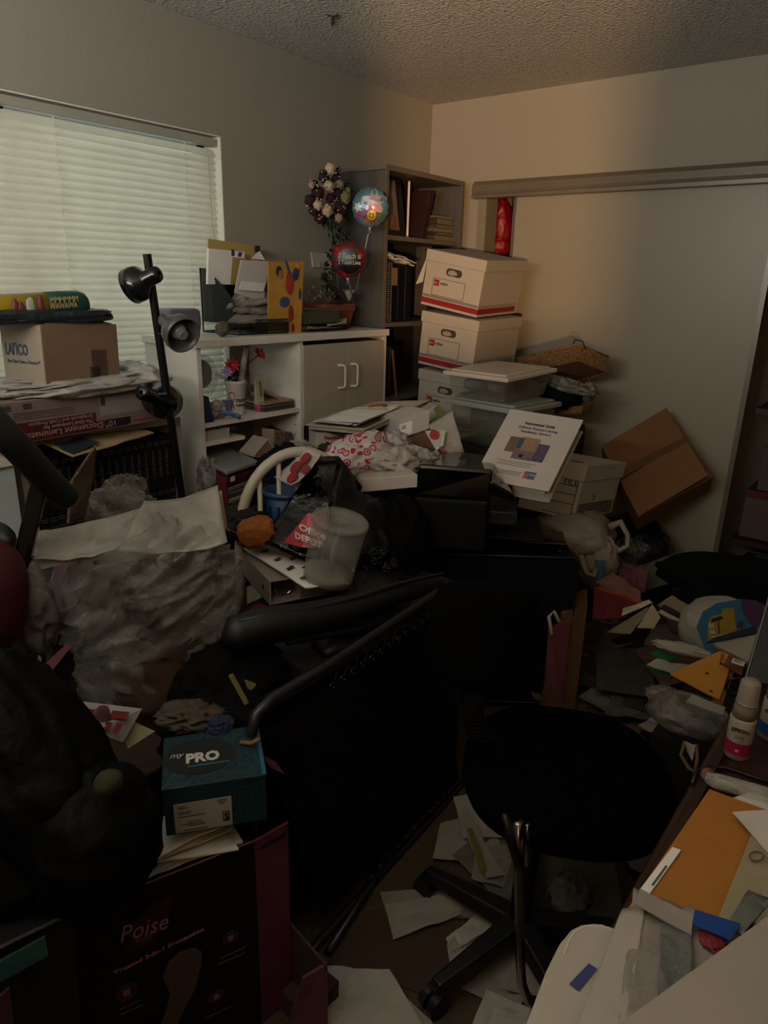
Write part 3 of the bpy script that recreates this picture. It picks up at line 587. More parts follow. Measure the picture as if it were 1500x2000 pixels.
part(pt, 'red_petals', MB().blob(W(656, 592, y=-.19), (.04, .02, .012), 3, .5, 4), mat('petal_dark', '4a1820', .8), smooth=True)

# bouquet of silk roses high up
bq = thing('rose_bouquet', 'bouquet of cream and burgundy roses on a tall stem by the bookcase', 'bouquet', W(650, 440, y=-.13))
part(bq, 'stem', MB().tube([W(652, 590, y=-.12), W(650, 500, y=-.12), W(648, 400, y=-.12)], .004, 6), leaf2)
roses = [(645, 330, .024, 0), (642, 363, .022, 0), (674, 386, .028, 2), (620, 401, .021, 0), (638, 412, .026, 0), (661, 426, .020, 1), (608, 362, .014, 1), (664, 360, .020, 2), (680, 372, .014, 2),
         (620, 376, .030, 3), (660, 378, .026, 3), (605, 392, .024, 3), (665, 408, .034, 3), (624, 425, .026, 3), (656, 345, .020, 3), (630, 348, .020, 3), (680, 398, .022, 3), (612, 412, .022, 3), (645, 388, .022, 3)]
rcol = [mat('rose_cream', 'c3a888', .7), mat('rose_blush', 'a58470', .7), mat('rose_green', '7a7350', .7), mat('rose_burgundy', '35101a', .8)]
for i, (px, py, rr, c) in enumerate(roses):
    cen = W(px, py, y=-.17 if c < 3 else -.15); mb = MB(); ax = (V((px-645, 0, 390-py))*.004+V((-.3, -1, .1))).normalized()
    for ring, (n_, rad, tl_) in enumerate(((3, .3, .2), (5, .62, .5), (6, 1, .95))):
        for k in range(n_):
            a = 2*PI*k/n_+ring*.6+i; e1 = ax.orthogonal().normalized(); e2 = ax.cross(e1); dd = e1*math.cos(a)+e2*math.sin(a)
            mb.blob(cen+dd*rr*rad*.55+ax*rr*(.5-tl_*.4), (rr*.55, rr*.55, rr*.42), k+ring*5+i, .15, 2, (a*57, 20*k, 0), 10, 7)
    part(bq, 'rose', mb, rcol[c], smooth=True)
lf = MB(); r3 = random.Random(11)
for k in range(60):
    a = r3.uniform(0, 2*PI); rr = r3.uniform(.5, 1); leaf(lf, W(642+40*rr*math.cos(a)*.8, 388-48*rr*math.sin(a), y=-.13), (math.cos(a), -.4, math.sin(a)), r3.uniform(.03, .055), .026)
part(bq, 'leaves', lf, leaf2, solid=.0006)
bb_ = MB()
for k in range(50):
    a = r3.uniform(0, 2*PI); rr = r3.uniform(.3, 1.1); bb_.blob(W(640+44*rr*math.cos(a), 385+48*rr*math.sin(a), y=-.185), (.003, .003, .003), k, 0, nu=6, nv=4)
part(bq, 'white_buds', bb_, mat('bud_white', 'c9c6bb', .5))

# foil balloons on sticks
def balloon(nm, lb, px, py, rad, y, m1, stick_to):
    c = W(px, py, y=y); b = thing(nm, lb, 'balloon', c); n = (CAM-c).normalized(); n = (n+V((-.25, 0, 0))).normalized()
    mb = MB(); e1 = n.orthogonal().normalized(); e1 = V((0, 0, 1)).cross(n).normalized(); e2 = n.cross(e1); NR, NA = 10, 48; 
    for s_ in (1, -1):
        n0 = len(mb.v)
        for i in range(NR+1):
            r = i/NR
            for j in range(NA):
                a = 2*PI*j/NA; pk_ = 1+(.03*math.sin(a*16)*r**6); h = math.sqrt(max(0, 1-r**2.2))*.34*rad*(1+.05*math.sin(a*16)*r)
                mb.v.append(c+(e1*math.cos(a)+e2*math.sin(a))*rad*r*pk_+n*h*s_)
        for i in range(NR):
            for j in range(NA):
                f = (n0+i*NA+j, n0+(i+1)*NA+j, n0+(i+1)*NA+(j+1) % NA, n0+i*NA+(j+1) % NA); mb.f.append(f if s_ > 0 else f[::-1])
    part(b, 'foil', mb, m1, smooth=True)
    part(b, 'stick', MB().tube([c-V((0, 0, rad*1.0)), W(*stick_to, y=-.15)], .0032, 8), mat('stick_white', '97938a', .5), smooth=True)
    part(b, 'neck', MB().lathe([(.012, 0), (.005, -.012), (.010, -.028)], c-V((0, 0, rad*.98)), (0, 0, 1), 12), mat('foil_silver', '8c93a5', .25, metal=.6), smooth=True)
    def at(u, v, k=1.0):   # a point on the front of the foil
        r = math.hypot(u, v); return c+(e1*u+e2*v)*rad+n*(math.sqrt(max(0, 1-r**2.2))*.34*rad+.0012*k)
    return b, at, e1, e2, n
def disc(b, at, nm, u, v, r, m, k=1.0, ry=None, lobes=0):
    mb = MB(); n_ = 28; mb.v.append(at(u, v, k+.6))
    for i in (1, 2):
        for j in range(n_):
            a = 2*PI*j/n_; q = r*i/2*(1+(.3*math.sin(a*lobes) if lobes and i == 2 else 0)); mb.v.append(at(u+q*math.cos(a), v+(ry/r if ry else 1)*q*math.sin(a), k))
    for j in range(n_):
        mb.f.append((0, 1+j, 1+(j+1) % n_)); mb.f.append((1+j, 1+n_+j, 1+n_+(j+1) % n_, 1+(j+1) % n_))
    part(b, nm, mb, m, smooth=True)
b1, at1, e1, e2, n1 = balloon('foil_balloon', "light blue HAPPY MOTHER'S DAY foil balloon on a stick", 723, 405, .079, -.33, mat('foil_skyblue', '5d8290', .28, metal=.35, mottle=(18, .35), bump=(40, .3, .005)), (690, 592))
cm_ = lambda c: mat('foilprint_'+c, c, .3, metal=.2)
disc(b1, at1, 'cloud_print', .25, .28, .55, cm_('9aa5a0'), 1.0, .5, 5); disc(b1, at1, 'flower_print', .12, -.42, .45, cm_('7a3a55'), 1.6, None, 8); disc(b1, at1, 'flower_print', -.55, -.35, .24, cm_('8c4a70'), 1.6, None, 6); disc(b1, at1, 'flower_print', -.15, -.74, .16, cm_('9a6a35'), 1.6, None, 6)
disc(b1, at1, 'flower_print', .62, -.45, .2, cm_('4a6a3a'), 1.6, None, 7); disc(b1, at1, 'star_print', -.62, .0, .2, cm_('c8d0cc'), 2.2, None, 6); disc(b1, at1, 'smiley_face', .12, -.40, .25, cm_('b09a20'), 3.0)
for (s_, u, v, h_) in (('HAPPY', -.02, .42, .26), ("MOTHER'S", -.32, .15, .24), ('DAY', .38, -.12, .24)):
    text(b1, s_, at1(u, v, 6)+n1*.001, e1*1+e2*-.2, e2+e1*.2, h_*.079, cm_('7a1e40'), width={'HAPPY': .62, "MOTHER'S": .95, 'DAY': .36}[s_]*.079, bold=.02, name='greeting_lettering')
sm_ = MB(); sm_.tube([at1(.12+.12*math.cos(a), -.40+.12*math.sin(a), 5) for a in [PI+k*PI/8 for k in range(9)]], .0012, 5)
for u in (.05, .2): sm_.blob(at1(u, -.32, 5), (.003, .003, .004), 1, 0, nu=6, nv=4)
part(b1, 'smile', sm_, ink)
b2, at2, e1, e2, n2 = balloon('foil_balloon', 'black and red foil balloon reading 2 Teach is 2 Touch Lives', 680, 507, .074, -.33, mat('foil_red', '7d1f22', .3, metal=.3, mottle=(30, .4)), (692, 592))
part(b2, 'yellow_edge', MB().blob(W(702, 505, y=-.30), (.026, .012, .05), 2, .03, nu=20, nv=12), cm_('8a7a20'), smooth=True)
for k in range(9):
    a = 2*PI*k/9+.3; disc(b2, at2, 'apple_print', .82*math.cos(a), .82*math.sin(a), .13, cm_(('a02430', '20402a', '24384a')[k % 3]), 1.5)
disc(b2, at2, 'black_disc', .1, -.08, .68, mat('foil_black', '0b0b0d', .3, metal=.2), 2.5)
text(b2, '2 Teach is', at2(-.50, .06, 5)+n2*.004, e1, e2, .030, mat('chalk', 'b8b8b0', .7), width=.094, name='motto_lettering', bold=.01)
text(b2, '2 Touch Lives', at2(-.50, -.26, 5)+n2*.004, e1, e2, .024, mat('chalk', 'b8b8b0', .7), width=.094, name='motto_lettering', bold=.01)
wp = thing('wall_plate', 'white wall plate with a square switch beside the teaching balloon', 'switch', W(628, 508, y=0))
part(wp, 'plate', MB().prism([W(609, 522, y=-.001), W(606, 493, y=-.001), W(658, 494, y=-.001), W(658, 525, y=-.001)], (0, -.008, 0)), mat('plate_white', 'b1aca4', .4), bevel=.002)
part(wp, 'switch', MB().prism([W(623, 522, y=-.009), W(623, 512, y=-.009), W(638, 512, y=-.009), W(638, 522, y=-.009)], (0, -.003, 0)), mat('plate_grey', '98948b', .4))

# purple tub behind the lamp
solo('plastic_tub', 'pale plastic tub with a purple lid behind the upper lamp heads', 'tub', MB().blob(W(348, 626, y=-.17), (.075, .05, .045), 2, .02, ridge=False, power=.35), mat('tub_purple', '6b5f75', .3, alpha=.9), smooth=True)

# in the open cubby
SZ = 1.035
cp = thing('paper_cup', 'white printed promotional cup holding silk flowers in the cubby', 'cup', W(473, 812, z=SZ)+V((0, .03, 0)))
cb = W(473, 812, z=SZ)+V((.0, .033, 0)); Hc = .135
part(cp, 'cup_body', MB().lathe([(.030, 0), (.0305, .003), (.0405, Hc-.012), (.0425, Hc-.010), (.0425, Hc), (.038, Hc), (.028, .004)], cb, (0, 0, 1), 32), mat('cup_white', 'c2bdb6', .45), smooth=True)
def cyl_text(par, s_, c, rad, z, ang0, h_, m, width, nm='lettering'):
    cu = bpy.data.curves.new('t', 'FONT'); cu.body = s_; cu.extrude = .02; cu.offset = .02; cu.resolution_u = 2; t = bpy.data.objects.new('t', cu); me = bpy.data.meshes.new_from_object(t)
    w_ = max(v.co.x for v in me.vertices); mb = MB()
    for v in me.vertices:
        a = ang0+(v.co.x/w_*width)/rad; r = rad+v.co.z*.02+.001+ (v.co.y*h_+z-c.z)*.075; mb.v.append(V((c.x+r*math.cos(a), c.y+r*math.sin(a), z+v.co.y*h_)))
    mb.f = [tuple(p.vertices) for p in me.polygons]; bpy.data.objects.remove(t); bpy.data.curves.remove(cu); part(par, nm, mb, m)
cyl_text(cp, 'more', cb, .0305, SZ+.055, R_(228), .026, ink, .04, 'cup_lettering'); cyl_text(cp, 'matters', cb, .0305, SZ+.038, R_(228), .016, ink, .04, 'cup_lettering')
fg = MB(); fa = R_(207)
def cpt(a, z): r = .0305+.0018+(z)*.075; return V((cb.x+r*math.cos(a), cb.y+r*math.sin(a), SZ+z))
for aa, bb2 in (((fa-.25, .07), (fa, .055)), ((fa+.25, .07), (fa, .055)), ((fa, .055), (fa-.15, .03)), ((fa, .055), (fa+.15, .03))): fg.tube([cpt(*aa), cpt(*bb2)], .0018, 5)
part(cp, 'figure_print', fg, mat('print_dkgreen', '1d3324', .6))
dd_ = MB()
for k in range(6): dd_.blob(cpt(fa+.35*math.cos(k*.6+.3), .075+.018*math.sin(k*.6+.3)), (.003,)*3, k, 0, nu=8, nv=5)
part(cp, 'dot_print', dd_, red)
topc = cb+V((0, 0, Hc)); silk = mat('silk_red', 'a01624', .6)
def petals(mb, c, n, l, w_, ax, spread=1):
    ax = V(ax).normalized(); e1 = ax.orthogonal().normalized(); e2 = ax.cross(e1)
    for k in range(n):
        a = 2*PI*k/n; leaf(mb, c, (e1*math.cos(a)+e2*math.sin(a))*spread+ax*.35, l, w_, ax)
for px, py, y, m_, l_, lb in ((453, 715, -.30, silk, .032, 'red silk flower at the left of the cup'), (506, 692, -.27, silk, .034, 'red silk flower at the right of the cup'), (443, 727, -.30, mat('silk_lilac', '9a84b8', .6), .024, 'lilac silk flower low at the left of the cup')):
    c = W(px, py, y=y); t = thing('silk_flower', lb, 'flower', c, group=None)
    mb = MB(); petals(mb, c, 9, l_, l_*.5, (c-topc).normalized()+V((-.3, -1.0, .4))); petals(mb, c+V((0, -.004, .003)), 6, l_*.7, l_*.4, (-.3, -1, .5), .7)
    part(t, 'petals', mb, m_, solid=.0006); part(t, 'stem', MB().tube([topc-V((0, 0, .05)), (topc+c)/2+V((0, 0, .01)), c], .002, 6), leafm)
    part(t, 'flower_centre', MB().blob(c+V((-.002, -.006, .003)), (.005, .004, .005), 1, .3, nu=10, nv=6), mat('pollen', '8f7a2c', .8))
fl2 = MB(); 
for k in range(22): leaf(fl2, topc+V((r9.uniform(-.03, .04), r9.uniform(-.02, .02), r9.uniform(0, .04))), (r9.uniform(-1, 1), r9.uniform(-1, .3), r9.uniform(-.2, 1)), .035, .016)
part(cp, 'green_leaves', fl2, mat('leaf_deep', '143022', .6), solid=.0006)
rt = thing('single_rose', 'single red rose in a clear tube standing in the cup', 'rose', topc)
ra, rb_ = W(471, 745, y=-.30), W(482, 668, y=-.29)
part(rt, 'clear_tube', MB().tube([ra, rb_], .0105, 14), clearp, smooth=True); part(rt, 'rose_head', MB().blob(rb_+V((0, 0, -.004)), (.012, .012, .017), 4, .3, 3), silk, smooth=True); part(rt, 'stem', MB().tube([ra, rb_], .002, 6), mat('stem_pink', '8a3c48', .6))
tu = thing('cream_tube', 'pale lotion tube with a pink cap standing by the cup', 'tube', W(514, 805, z=SZ)+V((0, .02, 0)))
tc_ = W(514, 804, z=SZ)+V((0, .022, 0))
part(tu, 'cap', MB().lathe([(.0165, 0), (.0175, .002), (.0175, .026), (.016, .028)], tc_), mat('cap_pink', 'a03350', .4), smooth=True)
part(tu, 'tube_body', MB().hexa([tc_+V((x, y, .028)) for x, y in ((-.017, -.012), (.017, -.012), (.017, .012), (-.017, .012))], [tc_+V((x, y, .145)) for x, y in ((-.023, -.0015), (.023, -.0015), (.023, .0015), (-.023, .0015))]), mat('tube_cream', 'aca890', .4), bevel=.004, smooth=False)
part(tu, 'printed_strip', MB().pbox(tc_+V((-.004, -.0135, .06)), (.011, 0, 0), (0, .003, 0), (0, .0065, .06)), mat('strip_olive', '75652f', .5))
for i, (a, b_, th_, c_, lb) in enumerate((((-1.345, .02), (-.15, .0), .012, '3d3428', 'dark brown book lying at the bottom of the cubby pile'), ((-1.345, .035), (-.14, .0), .01, '46543f', 'green notebook in the cubby pile'), ((-1.345, .05), (-.14, .0), .008, '8c7f63', 'tan folder on the cubby pile'))):
    solo('book', lb, 'book', MB().pbox((-1.345-.17, -.30, SZ+.001+.014*i), (.165, 0, 0), (.0, .22-.02*i, 0), (0, 0, th_)), mat('cubby_'+c_, c_, .6), 'books lying in the open cubby')
solo('picture_board', 'framed board leaning diagonally in the right of the cubby', 'board', MB().pbox((-1.52, -.20, SZ+.10), (.165, -.1, -.09), (.01, .0, .01), (0, .20, .02)), mat('board_rose', '8a6a66', .4))
gd = thing('snow_globe', 'clear plastic dome with white filling at the left of the cubby', 'globe', (-1.78, -.15, SZ))
gc = W(398, 735, y=-.14)
part(gd, 'dome', MB().blob(gc, (.055, .055, .085), 1, 0, ridge=False), clearp, smooth=True); part(gd, 'filling', MB().blob(gc+V((-.01, 0, .01)), (.04, .04, .055), 2, .1, 3), mat('filling_white', '8f9292', .8, bump=(80, .5)), smooth=True)
part(gd, 'base', MB().lathe([(.045, 0), (.045, .03)], (gc.x, gc.y, SZ)), white_mel)
card('packet', 'blue and white packet leaning at the left of the cubby', 'packet', [(396, 826), (396, 772), (406, 775), (418, 828)], -.31, mat('packet_blue', '26304a', .4), .004)
solo('tissue_wad', 'crumpled white tissue beside the packet in the cubby', 'tissue', MB().blob(W(424, 800, y=-.27), (.038, .03, .033), 6, .5, 2.2), mat('tissue_grey', 'a09a90', .9), smooth=True)
solo('marker_pen', 'blue marker pen lying at the shelf edge below the cup', 'pen', MB().tube([W(432, 803, y=-.31), W(468, 814, y=-.325)], .008, 12).tube([W(459, 811, y=-.32), W(469, 814.5, y=-.326)], .0095, 12), mat('pen_blue', '4a6f9a', .3), smooth=True)
solo('small_box', 'small blue and black box behind the cup', 'box', MB().pbox(W(444, 803, y=-.27), (.03, 0, 0), (0, .03, 0), (0, 0, .04)), mat('box_periwinkle', '6a72a0', .4))
solo('envelope_stack', 'white stack of envelopes on the little shelf below the tissue', 'envelopes', MB().box((-1.82, -.30, .962), (-1.70, -.10, 1.0)), mat('env_white', 'a9a89d', .7))

# ================================================================ three-headed black floor lamp
lp = thing('floor_lamp', 'black floor lamp with three swivel heads in front of the white hutch', 'lamp', (W(357, 985, y=-.5).x+.03, -.49, 0))
pa, pb_ = W(287, 496, y=-.50), W(357, 985, y=-.48); dv = pb_-pa; pc_ = pa+dv*(pa.z/(pa.z-pb_.z))
part(lp, 'pole', MB().tube([pa, pb_, pc_], .0125, 14), mat('lamp_black', '08090a', .35), smooth=False)
part(lp, 'base', MB().lathe([(.14, 0), (.14, .012), (.13, .02), (.02, .028), (.013, .04)], (pc_.x, pc_.y, 0)), mat('lamp_black', '08090a'), smooth=True)
def head(c0, c1, r, m, lb):
    ax = (c1-c0); L_ = ax.length; ax = ax/L_
    h = part(lp, 'lamp_shade', MB().lathe([(.006, 0), (.020, .002), (.024, .010), (.024, L_*.42), (.029, L_*.5), (r*.9, L_*.62), (r, L_*.78), (r, L_), (r*.93, L_), (r*.9, L_*.78), (.02, L_*.5), (.005, L_*.45)], c0, ax, 32, False), m, lb, smooth=True)
    part(h, 'bulb', MB().blob(c0+ax*L_*.72, (.026,)*3, 1, 0, ridge=False, nu=16, nv=12), mat('bulb_grey', '8b8a86', .2), smooth=True)
    part(h, 'socket_ring', MB().lathe([(.013, 0), (.016, .012), (.012, .012)], c0+ax*L_*.9, ax, 16), mat('ring_grey', '6e6d6a', .3), smooth=True)
    return h
head(W(311, 533, y=-.56), W(256, 560, y=-.47), .052, mat('lamp_gloss_black', '0b0c0e', .2, spec=.6), 'glossy black shade turned to the window')
head(W(320, 622, y=-.53), W(359, 656, y=-.64), .054, mat('lamp_grey', '4b4b47', .35), 'grey shade opening toward the room')
head(W(276, 766, y=-.53), W(324, 785, y=-.42), .058, mat('lamp_gloss_black', '0b0c0e'), 'glossy black shade turned away low on the pole')
for a_, b_ in ((W(312, 652, y=-.5), W(322, 655, y=-.53)), (W(300, 535, y=-.5), W(306, 535, y=-.53)), (W(325, 770, y=-.5), W(300, 772, y=-.5))): part(lp, 'clamp', MB().tube([a_, b_], .006, 8), chrome)
# ================================================================ plastic totes, basket, carton against the closet door
toteb = mat('tote_clear', '8a8a80', .25, alpha=.30, spec=.6); toteh = mat('tote_handle', '6c706c', .4)
def tote(lb, loc, rot, X, Y, Z, lidm, lidh=.02):
    t = thing('storage_tote', lb, 'tote', loc, rot); ins = .012
    part(t, 'tub', MB().hexa([(-X+.02, -Y+.02, 0), (X-.02, -Y+.02, 0), (X-.02, Y-.02, 0), (-X+.02, Y-.02, 0)], [(-X, -Y, Z), (X, -Y, Z), (X, Y, Z), (-X, Y, Z)]), toteb, local=True, bevel=.012)
    l = part(t, 'lid', MB().box((-X-.014, -Y-.014, Z-.006), (X+.014, Y+.014, Z+lidh*.6)).box((-X+.01, -Y+.01, Z+lidh*.6-.001), (X-.01, Y-.01, Z+lidh)), lidm, local=True, bevel=.005)
    part(l, 'lid_grip', MB().box((-X-.012, -.05, Z+lidh*.6), (-X+.0, .05, Z+lidh*.6+.004)), mat('lid_shine', 'c9c4ba', .3), local=True)
    return t
t1 = tote('small clear tote with a white lid, the upper of the two', (-.688, -.905, 1.083), (2, 0, -94), .150, .185, .105, mat('lid_white', 'b5ad9f', .35))
for p, r, c, lb in (((-.05, -.10, .05), (.06, .04, .03), '7a7f86', 'crumpled grey cloth inside the upper tote'), ((.0, -.02, .045), (.035, .035, .034), '7d6a45', 'tan ball inside the upper tote'), ((.03, -.04, .03), (.03, .03, .015), '4c6a50', 'green lump inside the upper tote')):
    M_ = PM[t1.name]; solo({'7a7f86': 'cloth_bundle', '7d6a45': 'ball', '4c6a50': 'toy'}[c], lb, {'7a7f86': 'cloth', '7d6a45': 'ball', '4c6a50': 'toy'}[c], MB().blob(M_@V((p[1]*1.0, p[0]*1.0, p[2])), r, 5, .2, 2), mat('content_'+c, c, .7), smooth=True)
t2 = tote('larger clear tote with clamped grey lid under the white-lidded one', (-.70, -.935, .885), (0, 0, -97), .172, .16, .17, mat('lid_grey', '8b8e86', .35), .026)
part(t2, 'clamp_handle', MB().box((-.205, -.07, .15), (-.180, .07, .20)), toteh, local=True, bevel=.008)
part(t2, 'paper_label', MB().box((-.172, .09, .06), (-.168, .13, .13)), paper2, local=True)
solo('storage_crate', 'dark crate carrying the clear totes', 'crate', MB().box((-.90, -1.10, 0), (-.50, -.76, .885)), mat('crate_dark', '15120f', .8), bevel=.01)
wk = thing('wicker_basket', 'shallow tan wicker basket tipped on its side against the closet door', 'basket', W(1110, 735, x=-.12))
A_, B_, C_, D_ = W(1012, 700, d=3.35), W(1128, 673, d=3.15), W(1187, 697, d=3.2), W(1072, 730, d=3.42)
dn = V((0, 0, -.075))+V((.03, 0, 0))
wick = mat('wicker', '8a6840', .8, bump=(70, 1.0, .02), mottle=(70, .5), stretch=(1, 1, 3))
wm = MB(); 
def wallq(mb, a, b, c, d, rows=9, cols=26):
    for i in range(rows):
        pts = []
        for j in range(cols*2+1):
            u = j/(cols*2); v = (i+.5)/rows; p = (a*(1-u)+b*u)*(1-v)+(d*(1-u)+c*u)*v; n = (b-a).cross(d-a).normalized(); pts.append(p+n*.0035*math.sin(j*PI/2+(i % 2)*PI))
        mb.tube(pts, (a-d).length/rows*.48, 5)
for a, b in ((A_, B_), (B_, C_), (C_, D_), (D_, A_)): wallq(wm, a, b, b+dn, a+dn)
part(wk, 'woven_sides', wm, wick, smooth=True)
part(wk, 'rim', MB().tube([A_, B_, C_, D_], .007, 8, True), wick, smooth=True)
part(wk, 'base', MB().hexa([A_+dn, B_+dn, C_+dn, D_+dn], [p+dn*.92 for p in (A_, B_, C_, D_)]), mat('wicker_base', '4d3520', .85, bump=(60, .5)))
part(wk, 'wire_handle', MB().tube([B_+V((0, .02, 0)), B_+V((0, .015, .02)), B_+V((0, -.02, .016)), B_+V((0, -.04, -.015))], .0035, 8), wire, smooth=True)
solo('baseball_cap', 'black cap stuffed under the wicker basket', 'cap', MB().blob(W(1098, 768, d=3.2), (.085, .10, .075), 8, .15, 2), fabric_black, smooth=True)
solo('plastic_wrap', 'crumpled clear wrap draped over the black cap', 'wrap', MB().blob(W(1105, 752, d=3.13), (.05, .13, .03), 4, .4, 3, (10, 0, 0)).blob(W(1150, 765, d=3.13), (.03, .035, .04), 6, .4, 3), film('wrap_film', '9a958a', .35, .8, 14), smooth=True)
solo('wicker_tray', 'second wicker tray seen edge-on under the black cap', 'basket', MB().pbox(W(1078, 812, d=3.25), W(1135, 808, d=3.12)-W(1078, 812, d=3.25), (.14, 0, 0), (0, 0, .035)), wick, bevel=.008)
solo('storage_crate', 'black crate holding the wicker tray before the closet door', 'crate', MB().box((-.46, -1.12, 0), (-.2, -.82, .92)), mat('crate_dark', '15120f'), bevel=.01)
bc = thing('cardboard_box', 'brown cardboard box tilted on one corner against the closet door', 'box', W(1247, 1010, x=-.25))
a_, b_, c_, d_ = W(1175, 872, d=3.25), W(1302, 797, d=3.25), W(1393, 932, d=3.10), W(1247, 1010, d=3.05)
nb = (b_-a_).cross(d_-a_).normalized(); nb = nb if nb.x > 0 else -nb
part(bc, 'carton', MB().hexa([p+nb*.13 for p in (a_, b_, c_, d_)], [a_, b_, c_, d_]), mat('carton_dark', '6d4a2c', .85, mottle=(12, .1)), bevel=.003)
u_, v_ = (b_-a_), (d_-a_)
def flap(nm, q, lift): part(bc, nm, MB().hexa([a_+u_*x+v_*y-nb*(.002+lift) for x, y in q], [a_+u_*x+v_*y-nb*(.005+lift) for x, y in q]), mat('carton_dark', '6d4a2c'))
flap('upper_flap', ((0, 0), (.995, 0), (.995, .47), (0, .5)), 0); flap('lower_flap', ((0, .52), (1, .49), (1, 1), (0, 1)), .003)
part(bc, 'tape_strip', MB().hexa([a_+u_*x+v_*y-nb*.0085 for x, y in ((.2, .40), (1.0, .45), (1.0, .53), (.2, .5))], [a_+u_*x+v_*y-nb*.0095 for x, y in ((.2, .40), (1.0, .45), (1.0, .53), (.2, .5))]), mat('tape_brown', '553a22', .4))
solo('black_bin_bag', 'black bin bag propping up the tilted cardboard box', 'bag', MB().blob((-.25, -1.40, .27), (.22, .24, .28), 9, .15, 2, flat=0.0), mat('bin_bag', '060607', .35, bump=(25, .6, .02)), smooth=True)

# white file box with dark stripes
fb = thing('file_box', 'white lidded file box with dark stripes behind the instructional binder', 'box', W(1120, 1015, d=2.9))
k0 = W(1120, 1015, d=2.85); kr = W(1194, 1001, d=3.08); kl = W(1010, 990, d=2.98); up = W(1145, 918, d=2.83)-k0
fbm = mat('filebox_white', 'aaa293', .7)
part(fb, 'box_body', MB().pbox(k0, kr-k0, kl-k0, up), fbm, bevel=.002)
l0 = W(1148, 950, d=2.82); a1, a2 = (kr-k0)*1.04, (kl-k0)*1.03
part(fb, 'lid', MB().pbox(k0+up*.76-(a1+a2)*.02, a1*1.02, a2, up*.33), fbm, bevel=.004)
sp = MB(); off_ = -(kl-k0).normalized()*.0015
for i in range(6): sp.pbox(k0+(kr-k0)*.03+up*(.05+.045*i)+off_, (kr-k0)*.9, off_*.5, up*.022)
part(fb, 'dark_stripes', sp, ink)
sl = MB(); off2 = -(kr-k0).normalized()*.0015
for z in (.05, .28, .47, .64): sl.pbox(k0+(kl-k0)*.06+up*z+off2, (kl-k0)*.5, off2*.5, up*.012)
sl.pbox(k0+(kl-k0)*.06+up*.05+off2, (kl-k0)*.012, off2*.5, up*.68)
part(fb, 'form_lines', sl, ink); part(fb, 'hand_slot', MB().pbox(k0+up*1.093+(kr-k0)*.15+(kl-k0)*.2, (kr-k0)*.06, (kl-k0)*.2, up*.005), ink)
text(fb, 'FILE', k0+(kl-k0)*.32+up*.66+off2, -(kl-k0), up, .03, ink, width=.06, name='box_lettering')
text(fb, '2', k0+(kr-k0)*.35+up*.36+off_, (kr-k0), up, .03, ink, name='box_lettering')
solo('plastic_bag', 'white carrier bag with loop handles under the striped file box', 'bag', MB().blob(W(1120, 1040, d=2.95), (.17, .17, .11), 3, .12, 2.2).blob(W(1165, 1095, d=2.88), (.07, .09, .12), 5, .15, 2.2).tube([W(1190, 1030, d=2.85), W(1212, 1020, d=2.83), W(1226, 1045, d=2.82), W(1226, 1066, d=2.82), W(1208, 1076, d=2.83), W(1190, 1062, d=2.84)], [.018, .014, .010, .010, .013, .018], 10).tube([W(1135, 1085, d=2.8), W(1145, 1120, d=2.78), W(1160, 1125, d=2.78), W(1168, 1100, d=2.8)], .012, 8), mat('carrier_bag', '8f8577', .6, bump=(18, .7, .02), translucent=.2), smooth=True)
solo('blue_sleeve', 'teal printed sleeve poking out of the white carrier bag', 'sleeve', MB().prism([W(1162, 1096, d=2.76), W(1184, 1096, d=2.76), W(1175, 1120, d=2.76), W(1176, 1136, d=2.76), W(1164, 1132, d=2.76), W(1170, 1115, d=2.76)], (.006, .006, 0)), mat('teal_print', '1b4a5c', .5))
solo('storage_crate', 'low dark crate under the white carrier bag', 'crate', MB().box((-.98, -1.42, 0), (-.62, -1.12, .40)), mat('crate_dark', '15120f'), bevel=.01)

# ================================================================ instructional guide binder
ig = thing('ring_binder', 'white binder titled Instructional Guide propped up on the printer', 'binder', W(1072, 960, d=2.42))
g0, g1, g2 = W(997, 798, d=2.60), W(1140, 820, d=2.53), W(1072, 960, d=2.40); g3 = g0+(g2-g1); gn = (g1-g0).cross(g3-g0).normalized(); gn = gn if gn.dot(CAM-g0) > 0 else -gn
gu, gv = (g1-g0), (g3-g0)
part(ig, 'front_cover', MB().hexa([g0-gn*.004, g1-gn*.004, g2-gn*.004, g3-gn*.004], [g0, g1, g2, g3]), mat('binder_white', 'b3aca4', .35), bevel=.004)
part(ig, 'back_cover', MB().hexa([p-gn*.046+gu*.04+gv*.06 for p in (g0, g1, g2, g3)], [p-gn*.040+gu*.04+gv*.06 for p in (g0, g1, g2, g3)]), mat('binder_back', '8b847b', .4), bevel=.003)
part(ig, 'pages', MB().hexa([p-gn*.038 for p in (g0+gu*.02+gv*.02, g1-gu*.06+gv*.02, g2-gu*.06-gv*.03, g3+gu*.02-gv*.03)], [p-gn*.006 for p in (g0+gu*.02+gv*.02, g1-gu*.05+gv*.02, g2-gu*.05-gv*.03, g3+gu*.02-gv*.03)]), paper)
def gp(x, y): return g0+gu*x+gv*y+gn*.0006
def gtext(s_, x, y, w_, h_, **k): text(ig, s_, gp(x, y), gu, -gv, h_, mat('print_grey', '2c2a29', .7), width=w_*gu.length, name='title_lettering', **k)
gtext('Instructional Guide', .29, .185, .40, .0165, bold=.025); gtext('California Preschool Learning', .225, .245, .53, .0155, shear=.25); gtext('Foundations, Volume 2', .285, .30, .40, .0155, shear=.25)
